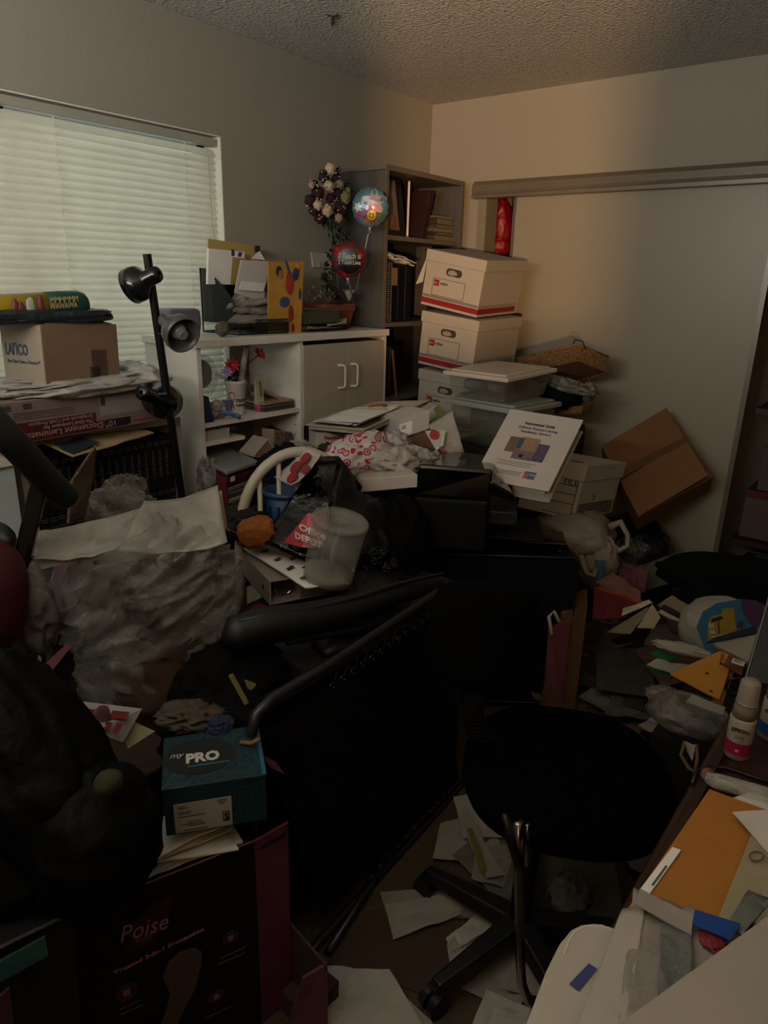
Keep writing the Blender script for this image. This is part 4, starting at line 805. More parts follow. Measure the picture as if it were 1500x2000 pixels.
def gquad(nm, x, y, w_, h_, c, k=1, **kw): part(ig, nm, MB().hexa([gp(x, y)+gn*.0001*k, gp(x+w_, y)+gn*.0001*k, gp(x+w_, y+h_)+gn*.0001*k, gp(x, y+h_)+gn*.0001*k], [q+gn*.0003*k for q in (gp(x, y), gp(x+w_, y), gp(x+w_, y+h_), gp(x, y+h_))]), mat('gphoto_'+c, c, .5, **kw))
gquad('cover_photo', .20, .375, .20, .21, '6a5340', 2, mottle=(120, .6)); gquad('cover_photo', .34, .36, .26, .24, '8c6f5c', 3, mottle=(90, .5)); gquad('cover_photo', .335, .385, .06, .14, '1e5568', 4); gquad('cover_photo', .60, .42, .15, .24, '50455a', 2, mottle=(120, .6)); gquad('cover_photo', .33, .545, .27, .12, '6e5b5f', 5, mottle=(110, .8)); gquad('cover_photo', .42, .60, .05, .04, '15130f', 6)
for y, x, w_ in ((.70, .165, .52), (.725, .21, .43), (.75, .18, .45), (.83, .21, .36), (.85, .25, .30), (.87, .25, .31)): gquad('text_line', x, y, w_, .008, '77716a', 1)
gquad('flag_print', .60, .80, .15, .095, '4b5a78', 2); gquad('flag_print', .60, .83, .06, .065, '9a5a50', 3); gquad('flag_print', .665, .835, .085, .012, 'b0a89c', 3)

# ================================================================ printer on a black case
pr = thing('printer', 'black all-in-one printer with a glossy lid on the black case', 'printer', (-1.38, -1.25, .655))
q0, q1 = W(805, 1058, d=2.45), W(948, 1072, d=2.42); q0.z = q1.z = .665
ex = (q1-q0); ey = V((-ex.y, ex.x, 0)).normalized()*.34
if ey.x < 0: ey = -ey
hz = W(962, 905, d=2.40).z-.665
gm = mat('printer_matte', '070708', .65, spec=.2, bump=(300, .1))
part(pr, 'housing', MB().pbox(q0, ex, ey, (0, 0, hz*.62)), gm, bevel=.012)
up_ = V((0, 0, hz*.62)); lean = V((.015, .01, 0))
part(pr, 'scanner_lid', MB().hexa([q0+up_-ex*.005, q1+up_+ex*.02, q1+up_+ey+ex*.02, q0+up_+ey], [q0+V((0, 0, hz))+ex*.04, q1+V((0, 0, hz*.97))+ex*.04+lean, q1+V((0, 0, hz*.88))+ey+ex*.1, q0+V((0, 0, hz*.95))+ey]), gloss_black, bevel=.012)
part(pr, 'lid_seam', MB().pbox(q0+V((0, 0, hz*.60))-ey*.008+ex*.01, ex*.97, ey*.01, (0, 0, .005)), ink)
ox = ex.normalized()
part(pr, 'control_panel', MB().hexa([q1+V((0, 0, hz*.70)), q1+ox*.085+ey*.05+V((0, 0, hz*.62)), q1+ox*.085+ey*.9+V((0, 0, hz*.62)), q1+ey*.9+V((0, 0, hz*.70))], [q1+V((0, 0, hz*.86)), q1+ox*.085+ey*.05+V((0, 0, hz*.70)), q1+ox*.085+ey*.9+V((0, 0, hz*.70)), q1+ey*.9+V((0, 0, hz*.86))]), gloss_black, bevel=.006)
part(pr, 'button', MB().blob(W(979, 940, d=2.36), (.004, .007, .012), 1, 0, nu=12, nv=8), mat('button_grey', '5a5a58', .3), smooth=True)
part(pr, 'paper_tray', MB().pbox(q1+ey*.1+V((0, 0, .045)), ox*.20, ey*.7, (0, 0, .006)), gm, bevel=.003)
part(pr, 'tray_extension', MB().pbox(q1+ox*.12+ey*.2+V((0, 0, .02)), ox*.16, ey*.4, (0, 0, .012)), gloss_black, bevel=.004)
part(pr, 'output_window', MB().pbox(q1+ox*.001+ey*.15+V((0, 0, hz*.30)), ox*.10, ey*.7, (0, 0, hz*.16)), mat('smoke_plastic', '2a2c2c', .2, alpha=.8), bevel=.004)
cs = thing('rolling_case', 'black fabric case with rounded corners under the printer', 'case', (-1.3, -1.3, 0))
c0, c1 = W(838, 1075, z=.64), W(1131, 1090, z=.63); c0.z = c1.z = 0
ce = (c1-c0); cn = V((-ce.y, ce.x, 0)).normalized()*.30
if cn.x < 0: cn = -cn
prof = []
for a in range(0, 91, 15): prof.append(c1-ce.normalized()*.03+ce.normalized()*.03*math.sin(R_(a))+V((0, 0, .60+.03*math.cos(R_(a)))))
topl = [c0+V((0, 0, .63))]+prof+[c1+V((0, 0, .03)), c0+V((0, 0, .03))]
part(cs, 'case_body', MB().prism(topl, cn), navy, bevel=.006)
part(cs, 'piping', MB().tube([p-cn.normalized()*.002 for p in topl], .006, 8, True), black, smooth=True)
for k in (.08, .9): part(cs, 'wheel', MB().lathe([(.028, 0), (.03, .004), (.03, .018), (.028, .022)], c0+ce*k+V((0, 0, .03)), cn, 16), black, smooth=True)
part(cs, 'zip_pull', MB().tube([W(1050, 1079, z=.645), W(1095, 1077, z=.645)], .003, 6), chrome)
# pink/kraft bag below the case
kb = thing('paper_bag', 'brown kraft bag lined with pink paper beside the black case', 'bag', (-1.22, -1.60, 0))
k1, k2, k3, k4 = W(1096, 1200, z=.42), W(1148, 1180, z=.44), W(1125, 1375, z=.08), W(1050, 1385, z=.08)
kb_b = [V((p.x, p.y, 0)) for p in (k4, k3)]; dpt = V((.14, .06, 0))
part(kb, 'bag_body', MB().hexa([kb_b[0], kb_b[1], kb_b[1]+dpt, kb_b[0]+dpt], [k1, k2, k2+dpt, k1+dpt]), mat('kraft_dark', '5a3f27', .85, bump=(15, .5, .02)), bevel=.003)
pq = [W(1072, 1225, z=.39), W(1114, 1212, z=.40), W(1098, 1372, z=.09), W(1062, 1362, z=.09)]
part(kb, 'pink_side', MB().hexa([p+V((.004, .004, 0)) for p in pq], pq), mat('pink_paper', '6a3440', .75))
part(kb, 'handle', MB().tube([W(1078, 1240, z=.37), W(1072, 1205, z=.42), W(1082, 1194, z=.44), W(1092, 1215, z=.41)], .007, 8), mat('handle_white', '8f8a78', .7), smooth=True)

# ================================================================ middle pile before the hutch
pile = mat('pile_dark', '14110f', .9)
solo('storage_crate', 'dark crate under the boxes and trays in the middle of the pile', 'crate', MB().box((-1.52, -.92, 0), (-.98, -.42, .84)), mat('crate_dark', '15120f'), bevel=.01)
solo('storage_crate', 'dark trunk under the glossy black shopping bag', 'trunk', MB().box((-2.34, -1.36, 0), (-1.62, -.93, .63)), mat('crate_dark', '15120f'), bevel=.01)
# stationery boxes
pn = thing('stationery_box', 'long white stationery box with red lettering under the cream trays', 'box', W(700, 872, z=.88))
n0, n1 = W(617, 879, z=.90), W(786, 868, z=.90); nl = (n1-n0); nz = W(612, 846, d=(W(617, 879, z=.90)-CAM).dot(_f)).z-.90; ny = V((-nl.y, nl.x, 0)).normalized()*.10
if ny.y < 0: ny = -ny
part(pn, 'carton', MB().pbox(n0, nl, ny, (0, 0, nz+.005)), mat('carton_white', 'aaa297', .6), bevel=.002)
nn_ = -ny.normalized()
text(pn, 'Pendaflex', n0+nl*.09+V((0, 0, nz*.62))+nn_*.001, nl, (0, 0, 1), .022, mat('logo_red', '94202e', .6), width=.085, bold=.03, name='brand_lettering')
text(pn, 'Essentials', n0+nl*.17+V((0, 0, nz*.36))+nn_*.001, nl, (0, 0, 1), .016, mat('logo_red', '94202e', .6), width=.055, name='brand_lettering')
lg = MB()
for i in range(3): lg.pbox(n0+nl*.17+V((0, 0, nz*(.10+.09*i)))+nn_*.001, nl*.17, nn_*.0004, (0, 0, .003))
part(pn, 'small_print', lg, grey_ink)
part(pn, 'picture_mark', MB().pbox(n0+nl*.46+V((0, 0, nz*.4))+nn_*.001, nl*.05, nn_*.0005, (0, 0, .018)).pbox(n0+nl*.75+V((0, 0, nz*.5))+nn_*.001, nl*.04, nn_*.0005, (0, 0, .018)), mat('print_slate', '4a5260', .6))
s2 = thing('stationery_box', 'second white carton with a handwritten 25 label at the right of the trays', 'box', W(800, 850, z=.9))
m0, m1 = W(778, 858, d=2.78), W(838, 838, d=2.75); ml = m1-m0
part(s2, 'carton', MB().pbox(m0, ml, (.03, .12, 0), (0, 0, .075)), mat('carton_white', 'aaa297'), bevel=.002)
fo = V((0, 0, 1)).cross(ml).normalized(); fo = fo if fo.dot(CAM-m0) > 0 else -fo
part(s2, 'label', MB().pbox(m0+ml*.02+V((0, 0, .008))+fo*.0006, ml*.42, fo*.0006, (0, 0, .05)), paper)
text(s2, '25', m0+ml*.08+V((0, 0, .036))+fo*.002, ml, (0, 0, 1), .020, ink, name='handwriting', shear=.2)
# cream trays
def tray(lb, q, h, c, wall_=.010):
    t = thing('paper_tray', lb, 'tray', q[0]); q = [V(p) for p in q]
    part(t, 'tray_floor', MB().hexa([p-V((0, 0, h)) for p in q], [p-V((0, 0, h-.004)) for p in q]), mat('tray_'+c, c, .5), bevel=.002)
    rim = MB(); ctr = sum(q, V())/4
    for i in range(4):
        a, b = q[i], q[(i+1) % 4]; ai, bi = a+(ctr-a).normalized()*wall_, b+(ctr-b).normalized()*wall_
        rim.hexa([a-V((0, 0, h)), b-V((0, 0, h)), bi-V((0, 0, h)), ai-V((0, 0, h))], [a, b, bi, ai])
        ao, bo_ = a-(ctr-a).normalized()*.014, b-(ctr-b).normalized()*.014; rim.hexa([ao-V((0, 0, .004)), bo_-V((0, 0, .004)), b-V((0, 0, .004)), a-V((0, 0, .004))], [ao, bo_, b, a])
    part(t, 'tray_rim', rim, mat('tray_'+c, c, .5), bevel=.001); return t
tq = [W(603, 828, z=1.0), W(712, 838, z=1.015), W(836, 782, z=1.06), W(728, 786, z=1.05)]
tray('cream plastic tray full of papers tilted on the white stationery boxes', tq, .022, 'a19b87')
def inner(u, v, dz): return ((tq[0]*(1-u)+tq[1]*u)*(1-v)+(tq[3]*(1-u)+tq[2]*u)*v)+V((0, 0, dz))
for i, (u0, v0, u1, v1, dz, c, lb) in enumerate(((.02, .05, .8, .7, .002, paper, 'bottom white sheet stack in the cream tray'), (.12, .0, .75, .55, .010, paper2, 'grey booklet in the cream tray'), (.25, .03, .9, .45, .017, paper, 'white pamphlets with black spines on top of the cream tray'), (.05, .5, .6, .9, -.01, cream, 'cream notepad at the back of the tray'))):
    solo('pamphlet', lb, 'paper', MB().patch([inner(u0, v0, dz), inner(u1, v0, dz), inner(u1, v1, dz), inner(u0, v1, dz)], .003, .004, i, 6), c)
solo('rubber_band', 'orange round band lying at the back of the cream tray', 'band', MB().tube([inner(.35+.12*math.cos(a), .75+.1*math.sin(a), .004) for a in [k*PI/8 for k in range(16)]], .004, 6, True), mat('band_orange', 'a05a1c', .5), smooth=True)
solo('folder', 'pale file folder bulging under the cream tray at its left end', 'folder', MB().patch([W(598, 834, z=.985), W(690, 846, z=.985), W(760, 826, z=.99), W(640, 808, z=.99)], .004, .01, 7, 8, curl=.008), mat('folder_tan', '8e8471', .7))
solo('folder', 'dark file folder under the pale one at the left of the trays', 'folder', MB().patch([W(600, 841, z=.970), W(680, 852, z=.970), W(750, 835, z=.975), W(650, 818, z=.975)], .004, .006, 8, 8), mat('folder_dark', '2d2b27', .7))
# cartons right of the trays
gb = thing('food_carton', 'white carton with green edge and olive panel behind the trays', 'carton', W(850, 845, d=2.95))
h0, h1, h2 = W(822, 838, d=2.9), W(868, 812, d=2.9), W(852, 790, d=2.95); h3 = h0+(h2-h1)
part(gb, 'carton', MB().hexa([p+V((.03, .05, 0)) for p in (h0, h1, h2, h3)], [h0, h1, h2, h3]), mat('carton_pale', '9b958a', .6), bevel=.002)
part(gb, 'green_edge', MB().hexa([W(824, 842, d=2.89), W(850, 830, d=2.89), W(866, 818, d=2.89), W(862, 812, d=2.89)], [p+V((0, 0, .018)) for p in (W(824, 842, d=2.885), W(850, 830, d=2.885), W(866, 818, d=2.885), W(862, 812, d=2.885))]), mat('carton_green', '3f7a2c', .5))
part(gb, 'olive_panel', MB().hexa([W(846, 798, d=2.89), W(858, 790, d=2.89), W(868, 808, d=2.89), W(858, 818, d=2.89)], [p+V((-.004, -.004, .0)) for p in (W(846, 798, d=2.89), W(858, 790, d=2.89), W(868, 808, d=2.89), W(858, 818, d=2.89))]), mat('carton_olive', '5a5624', .5))
br_ = thing('gift_bag', 'brown paper bag standing open before the totes', 'bag', W(830, 900, d=2.75))
part(br_, 'bag_body', MB().hexa([W(780, 905, d=2.72), W(888, 905, d=2.66), W(880, 905, d=2.86), W(790, 900, d=2.86)], [W(778, 862, d=2.72), W(845, 838, d=2.70), W(870, 850, d=2.86), W(800, 850, d=2.86)]), mat('kraft_mid', '5e412a', .85, bump=(12, .5, .02)), bevel=.002)
part(br_, 'bag_flap', MB().prism([W(828, 840, d=2.69), W(852, 868, d=2.66), W(886, 905, d=2.64), W(842, 906, d=2.66)], (.004, .004, 0)), mat('kraft_mid', '5e412a'))
wb2 = thing('shopping_bag', 'creased white bag with red round logo and ribbon against the lower tote', 'bag', W(870, 880, d=2.7))
part(wb2, 'bag_body', MB().patch([W(840, 838, d=2.74), W(886, 806, d=2.74), W(914, 905, d=2.68), W(878, 906, d=2.62)], .008, .03, 6, 14, freq=9), mat('bag_ivory', '999184', .7, bump=(14, .6, .02)), smooth=True)
part(wb2, 'print_panel', MB().prism([W(830, 842, d=2.67), W(870, 840, d=2.67), W(866, 870, d=2.65), W(852, 880, d=2.65)], (.002, .002, 0)), paper2)
part(wb2, 'red_logo', MB().lathe([(.018, 0), (.018, .002)], W(848, 849, d=2.655), (CAM-W(848, 849, d=2.65)), 20), red)
part(wb2, 'red_ribbon', MB().prism([W(858, 870, d=2.63), W(876, 885, d=2.62), W(888, 902, d=2.61), W(868, 903, d=2.62)], (.002, .002, 0)), mat('ribbon_red', '7e1820', .6))
# bullseye bag
tm = mat('bullseye_bag', 'b8b0a8', .5, bump=(14, .6, .02)); nt = tm.node_tree; N = nt.nodes; L = nt.links
vo = N.new('ShaderNodeTexVoronoi'); vo.inputs['Scale'].default_value = 30; vo.inputs['Randomness'].default_value = .35; tcx = N.new('ShaderNodeTexCoord'); L.new(tcx.outputs['Object'], vo.inputs['Vector'])
cr = N.new('ShaderNodeValToRGB'); cr.color_ramp.interpolation = 'CONSTANT'; els = cr.color_ramp.elements; els[0].position = 0; els[0].color = (.36, .02, .05, 1); els[1].position = .16; els[1].color = (.45, .42, .40, 1)
for p, c in ((.28, (.36, .02, .05, 1)), (.44, (.45, .42, .40, 1))): e_ = els.new(p); e_.color = c
L.new(vo.outputs['Distance'], cr.inputs[0]); L.new(cr.outputs[0], N['Principled BSDF'].inputs['Base Color'])
tg = thing('shopping_bag', 'white plastic bag printed with red bullseye rings', 'bag', W(700, 930, d=2.5))
part(tg, 'bag_body', MB().blob(W(690, 893, d=2.48), (.13, .09, .072), 2, .18, 2, (0, -18, -30), power=.9).blob(W(730, 872, d=2.52), (.055, .05, .06), 3, .2, 2), tm, smooth=True)
solo('plastic_bag', 'plain crumpled white plastic bag right of the bullseye bag', 'bag', MB().blob(W(775, 905, d=2.48), (.105, .10, .065), 5, .3, 2.2, (0, 10, -35)).blob(W(775, 868, d=2.55), (.05, .05, .05), 8, .3, 2.2).blob(W(820, 893, d=2.5), (.075, .04, .035), 9, .3, 2.2, (0, 20, -50)), mat('bag_white', 'aca59c', .45, bump=(20, .9, .02), translucent=.2), smooth=True)
part(thing('white_tray', 'flat white box lid under the bullseye bag', 'box lid', W(750, 960, d=2.4)), 'lid', MB().pbox(W(706, 962, d=2.38), W(815, 952, d=2.33)-W(706, 962, d=2.38), (.08, .12, 0), (0, 0, .045)), mat('carton_white', 'aaa297'), bevel=.003)
solo('wooden_strip', 'cream board with two peg holes standing in the dark below the white lid', 'board', MB().prism([W(734, 984, d=2.35), W(758, 982, d=2.35), W(760, 1018, d=2.35), W(752, 1012, d=2.35)], (.01, .01, 0)), mat('board_cream', '9a8f70', .7))
solo('black_coat', 'black coat heaped between the glossy shopping bag and the printer', 'coat', MB().blob(W(765, 1075, d=2.42), (.15, .14, .19), 4, .2, 2), fabric_black, smooth=True)
# under the hutch: tubs and party things
rc = thing('storage_container', 'flat container with a clear lid and dark red band on the magazine stack', 'container', (-1.72, -.33, .86))
r0, r1 = W(404, 905, z=.885), W(443, 925, z=.885); r2 = W(503, 905, z=.885)
ra_, rb2 = r1, r2-r1; rd = r0-r1
part(rc, 'tub', MB().pbox(r1-V((0, 0, .052)), rb2, rd*2.2, (0, 0, .05)), mat('tub_red', '4a1418', .5), bevel=.005)
part(rc, 'lid', MB().pbox(r1-V((0, 0, .006))-rb2*.03-rd*.05, rb2*1.06, rd*2.3, (0, 0, .018)), mat('lid_smoke', '8b8d8a', .25, alpha=.85), bevel=.006)
part(rc, 'white_emblem', MB().pbox(r1+rb2*.10+V((0, 0, -.035))-rd.normalized()*.001, rb2*.14, rd*-.004, (0, 0, .018)), white_ink)
part(rc, 'label_lines', MB().pbox(r1+rb2*.32+V((0, 0, -.022))-rd.normalized()*.001, rb2*.4, rd*-.003, (0, 0, .004)).pbox(r1+rb2*.36+V((0, 0, -.032))-rd.normalized()*.001, rb2*.3, rd*-.003, (0, 0, .003)), mat('faded_pink', '7a4a4c', .6))
mgc = [('8f8a7c', 'white'), ('6b6354', 'tan'), ('9c978a', 'pale'), ('4f4a44', 'dark'), ('a29d92', 'bright white'), ('7c7263', 'brown-grey')]
zz = .742; ords = ['lowest', 'second', 'third', 'fourth', 'fifth', 'topmost']
for i, (c, nm) in enumerate(mgc):
    o_ = V((.006*math.sin(i*2.1), .006*math.cos(i*1.7), 0)); b0 = V((r1.x, r1.y, zz))+o_+rb2*.04
    solo('magazine', '%s magazine, %s in the stack below the red-banded container' % (nm, ords[i]), 'magazine', MB().pbox(b0, rb2*.86, rd*2.0, (0, 0, .0135)), mat('mag_'+c, c, .6, stretch=(1, 1, 60), mottle=(8, .4)), 'magazine stack under the hutch', bevel=.002); zz += .0150
solo('file_folder', 'red and cream folder standing at the left end of the magazine stack', 'folder', MB().pbox(V((r1.x, r1.y, .74))-rb2*.03, rb2*.045, rd*1.6, (0, 0, .125)), mat('folder_red', '6d2426', .6, stretch=(1, 30, 1), mottle=(9, .6)))
solo('plastic_bag', 'crumpled clear bag between the hutch side and the magazine stack', 'bag', MB().blob(W(410, 940, y=-.36), (.045, .05, .09), 3, .35, 3), film('clear_film', '9a9a98', .45, .9, 16), smooth=True)
wbk = thing('basket', 'small white basket with pink flowers and a green leaf under the hutch', 'basket', W(505, 880, y=-.22))
bcn = W(508, 882, y=-.22)
part(wbk, 'bowl', MB().lathe([(.035, 0), (.055, .05), (.062, .055), (.06, .062), (.05, .05), (.03, .006)], bcn-V((0, 0, .03))), mat('basket_white', '8b887c', .6), smooth=True)
part(wbk, 'flowers', MB().blob(bcn+V((.0, 0, .04)), (.045, .04, .025), 4, .6, 4), mat('flower_mauve', '5a3440', .8), smooth=True)
lfm = MB(); leaf(lfm, bcn+V((.03, -.03, .05)), (-1, -.3, .12), .12, .04); part(wbk, 'leaf', lfm, mat('leaf_dark', '1b2118', .5), solid=.001)
solo('pompom', 'dark purple frilly pompom behind the heart-print box', 'pompom', MB().blob(W(530, 851, y=-.22), (.038, .035, .035), 5, .7, 6), mat('pompom_purple', '2a1826', .9), smooth=True)
hb = thing('gift_box', 'small white box printed with red hearts under the hutch', 'gift box', W(555, 865, y=-.34))
e0, e1_ = W(536, 868, y=-.36), W(571, 872, y=-.30)
part(hb, 'box_body', MB().pbox(e0, e1_-e0, (-.02, .05, 0), (0, 0, .062)), mat('heart_paper', '8c7a76', .7), bevel=.002)
hm_ = MB(); hn = -(e1_-e0).cross(V((0, 0, 1))).normalized(); hn = hn if hn.y < 0 else -hn
for i, (u, v) in enumerate(((.15, .75), (.38, .78), (.6, .74), (.85, .78), (.2, .45), (.65, .45), (.45, .2))):
    c = e0+(e1_-e0)*u+V((0, 0, .06*v))+hn*.001; hm_.blob(c+V((-.002, 0, .002)), (.0035, .001, .0035), i, 0, nu=8, nv=5).blob(c+V((.002, 0, .002)), (.0035, .001, .0035), i, 0, nu=8, nv=5).prism([c+V((-.005, 0, .001)), c+V((.005, 0, .001)), c+V((0, 0, -.006))], hn*.001)
part(hb, 'hearts', hm_, mat('heart_red', '6a1c28', .6))
hs_ = thing('paper_house', 'pink and white cardboard house model under the hutch', 'model house', W(530, 893, y=-.40))
o1, o2, oa = W(497, 893, y=-.42), W(552, 900, y=-.42), W(524, 862, y=-.42)
part(hs_, 'gable', MB().prism([o1, o2, oa], (.01, .09, 0)), mat('house_pink', '8d6a68', .7), bevel=.002)
part(hs_, 'roof', MB().hexa([o1, o1+V((.01, .1, 0)), oa+V((.01, .1, 0)), oa], [p+V((0, -.004, .01)) for p in (o1, o1+V((.01, .1, 0)), oa+V((.01, .1, 0)), oa)]).hexa([oa, oa+V((.01, .1, 0)), o2+V((.01, .1, 0)), o2], [p+V((0, -.004, .01)) for p in (oa, oa+V((.01, .1, 0)), o2+V((.01, .1, 0)), o2)]), mat('house_white', '9c9489', .7))
cbn = thing('clear_bin', 'clear shallow bin with loose cards right of the cardboard house', 'bin', W(590, 880, y=-.42))
part(cbn, 'bin', MB().pbox(W(560, 898, y=-.45), W(622, 893, y=-.52)-W(560, 898, y=-.45), (.03, .12, 0), (0, 0, .045)), toteb, bevel=.006)
part(cbn, 'cards', MB().patch([W(566, 880, y=-.42), W(612, 882, y=-.46), W(606, 866, y=-.36), W(566, 862, y=-.34)], .003, .012, 3, 8), paper2)
solo('party_supplies', 'mixed dark ribbon and beads heaped in front of the stationery box', 'ribbon', MB().blob(W(645, 880, d=2.62), (.05, .05, .025), 4, .6, 4), mat('ribbon_dark', '2a2019', .7), smooth=True)
# hoop-back chair
hc = thing('hoop_back_chair', 'white hoop-back wooden chair half buried in the pile', 'chair', (-1.75, -.95, 0))
cwm = mat('chair_white', 'aba493', .45)
cL = V((-2.09, -.80, .74)); cR = V((-1.75, -.98, .74)); cu_ = (cR-cL)
arch = [cL-V((0, 0, .30))]
for k in range(0, 25):
    a = PI-PI*k/24; arch.append(cL+cu_*(.5+.5*math.cos(a))+V((0, 0, .30*math.sin(a)**.85)))
arch.append(cR-V((0, 0, .30)))
part(hc, 'hoop', MB().tube(arch, .0165, 12), cwm, smooth=True)
for u in (.18, .34, .5, .66, .82): part(hc, 'spindle', MB().tube([cL+cu_*u-V((0, 0, .30)), cL+cu_*u+V((0, 0, .30*math.sin(math.acos(2*u-1))**.85))], .008, 8), cwm, smooth=True)
cf = V((-cu_.y, cu_.x, 0)).normalized(); cf = cf if cf.x < 0 or cf.y < 0 else -cf
sc_ = cL+cu_*.5-V((0, 0, .30)); cf = V((.45, .85, 0)).normalized()
part(hc, 'seat', MB().lathe([(.02, -.02), (.20, -.018), (.215, 0), (.20, .012), (.02, .006)], sc_+cf*.17, (0, 0, 1), 32), cwm, smooth=True)
for sx, sy in ((-.35, .0), (.35, 0), (-.32, .33), (.32, .33)): part(hc, 'leg', MB().tube([sc_+cu_*sx*.8+cf*(sy+.02)-V((0, 0, .02)), V((*(sc_+cu_*sx+cf*(sy*1.15-.0))[:2], 0))], [.016, .012], 8), cwm, smooth=True)
solo('yellow_tag', 'yellow tag stuck on the top of the chair hoop', 'tag', MB().pbox(W(597, 890, d=2.24), W(610, 888, d=2.24)-W(597, 890, d=2.24), (.004, .004, 0), (0, 0, .028)), mat('tag_yellow', '9a6a20', .7))
solo('navy_jacket', 'dark navy jacket bunched behind the hoop-back chair', 'jacket', MB().blob(W(560, 960, d=2.55), (.14, .10, .17), 6, .18, 2).blob(W(540, 915, d=2.5), (.08, .07, .06), 2, .2, 2), navy, smooth=True)
rp = thing('gift_wrap', 'white curled paper with solid red circles leaning against the chair', 'wrapping paper', W(600, 930, d=2.15))
w0, w1_, w2, w3 = W(545, 940, d=2.20), W(580, 957, d=2.12), W(636, 895, d=2.12), W(600, 880, d=2.2)
part(rp, 'sheet', MB().patch([w0, w1_, w2, w3], .003, .008, 2, 10, curl=.02), mat('wrap_white', 'a39a94', .6), smooth=True)
rn = (w1_-w0).cross(w3-w0).normalized(); rn = rn if rn.dot(CAM-w0) > 0 else -rn
for u, v, r in ((.55, .75, .020), (.5, .45, .022), (.72, .18, .02), (.95, .5, .016)):
    c = (w0*(1-u)+w1_*u)*(1-v)+(w3*(1-u)+w2*u)*v+rn*.024; part(rp, 'red_circle', MB().lathe([(r, 0), (r, .001)], c, rn, 24), mat('circle_red', '7e1c20', .6))
bkt = thing('blue_bin', 'blue slotted plastic basket behind the glossy black bag', 'basket', W(550, 1010, d=2.25))
bt = W(556, 955, d=2.25); 
part(bkt, 'bin_body', MB().lathe([(.055, -.16), (.062, -.10), (.072, 0), (.066, 0), (.058, -.10), (.05, -.155)], bt, (0, 0, 1), 28), mat('bin_blue', '1f4066', .5), smooth=True)
part(bkt, 'rim', MB().lathe([(.072, -.012), (.082, -.010), (.084, 0), (.072, .004)], bt, (0, 0, 1), 28, False), mat('bin_blue', '1f4066'), smooth=True)
for k in range(14):
    a = 2*PI*k/14; part(bkt, 'slot', MB().pbox(bt+V((.0665*math.cos(a), .0665*math.sin(a), -.075)), V((-math.sin(a), math.cos(a), 0))*.008, V((math.cos(a), math.sin(a), 0))*.003, (0, 0, .035)), mat('bin_slot', '0a1626', .8))
# orange and black bundle
ob = thing('cloth_bag', 'orange and black printed cloth bag slumped beside the clear sack', 'bag', W(490, 1060, d=2.2))
part(ob, 'black_part', MB().blob(W(470, 1018, d=2.18), (.075, .06, .045), 5, .2, 1.8, power=.7), mat('print_black', '100e0c', .8), smooth=True)
part(ob, 'orange_part', MB().blob(W(500, 1038, d=2.12), (.056, .05, .040), 2, .10, 1.6, (0, -8, -30), power=.55).blob(W(490, 1003, d=2.25), (.05, .03, .018), 7, .4, 3), mat('print_orange', '8a4d1c', .75, bump=(20, .6, .02)), smooth=True)
solo('party_napkin', 'pink and white napkin under the orange bag', 'napkin', MB().patch([W(442, 1035, d=2.1), W(462, 1050, d=2.08), W(464, 1038, d=2.15), W(448, 1025, d=2.15)], .002, .008, 2), mat('napkin_pink', '8d4a50', .8))
# glossy black shopping bag with red panel
od = thing('shopping_bag', 'glossy black shopping bag with a red lettered panel', 'bag', W(620, 1100, d=2.1))
P1, P2, P3, P4, P5, P6 = W(507, 1058, d=2.10), W(625, 1110, d=2.03), W(800, 1140, d=2.22), W(622, 908, d=2.20), W(662, 905, d=2.22), W(700, 955, d=2.28)
Pb = W(600, 1040, d=2.6)
part(od, 'front_panel', MB().patch([P1, P2, P5, P4], .004, .014, 4, 16, freq=8), mat('vinyl_black', '050506', .16, spec=.35, bump=(7, .5, .05)), smooth=True)
part(od, 'side_panel', MB().patch([P2, P3, P6, P5], .004, .02, 9, 16, freq=7), mat('nylon_black', '0a0a0b', .55, bump=(9, .7, .04)), smooth=True)
part(od, 'back_fill', MB().blob(W(675, 1060, d=2.32), (.20, .14, .17), 3, .1, 2), mat('nylon_black', '0a0a0b'), smooth=True)
part(od, 'top_fold', MB().tube([P4+V((0, 0, -.01)), P4+V((0, .01, .012)), P5+V((0, .01, .008)), P6+V((0, 0, .0))], .016, 8), mat('nylon_black', '0a0a0b'), smooth=True)
en = (P2-P1).cross(P4-P1).normalized(); en = en if en.dot(CAM-P1) > 0 else -en
def op(px, py, dd): return W(px, py, d=dd)
dq = [op(554, 1060, 2.045), op(602, 1003, 2.045), op(640, 1008, 2.045), op(632, 1068, 2.02), op(592, 1070, 2.02)]
part(od, 'red_panel', MB().prism(dq, en*.003), mat('depot_red', '9c1526', .3))
ux_ = (op(640, 1048, 2.0)-op(574, 1022, 2.02)); uy_ = V((0, 0, 1))
text(od, 'Office', op(584, 1034, 2.018), ux_, uy_, .028, white_ink, width=.085, bold=.03, name='brand_lettering')
text(od, 'DEPOT', op(576, 1050, 2.010), ux_, uy_, .026, white_ink, width=.085, bold=.03, name='brand_lettering')
part(od, 'snap', MB().blob(W(604, 968, d=2.09), (.007, .005, .007), 2, 0, nu=12, nv=8), mat('brass', '9a7432'), smooth=True)
for i, (px, py, rr) in enumerate(((740, 1085, .05), (725, 1115, .045), (760, 1105, .04))): part(od, 'vinyl_fold', MB().blob(W(px, py, d=2.12), (rr, .03, rr*.5), i+3, .5, 3), mat('vinyl_black', '070708'), smooth=True)
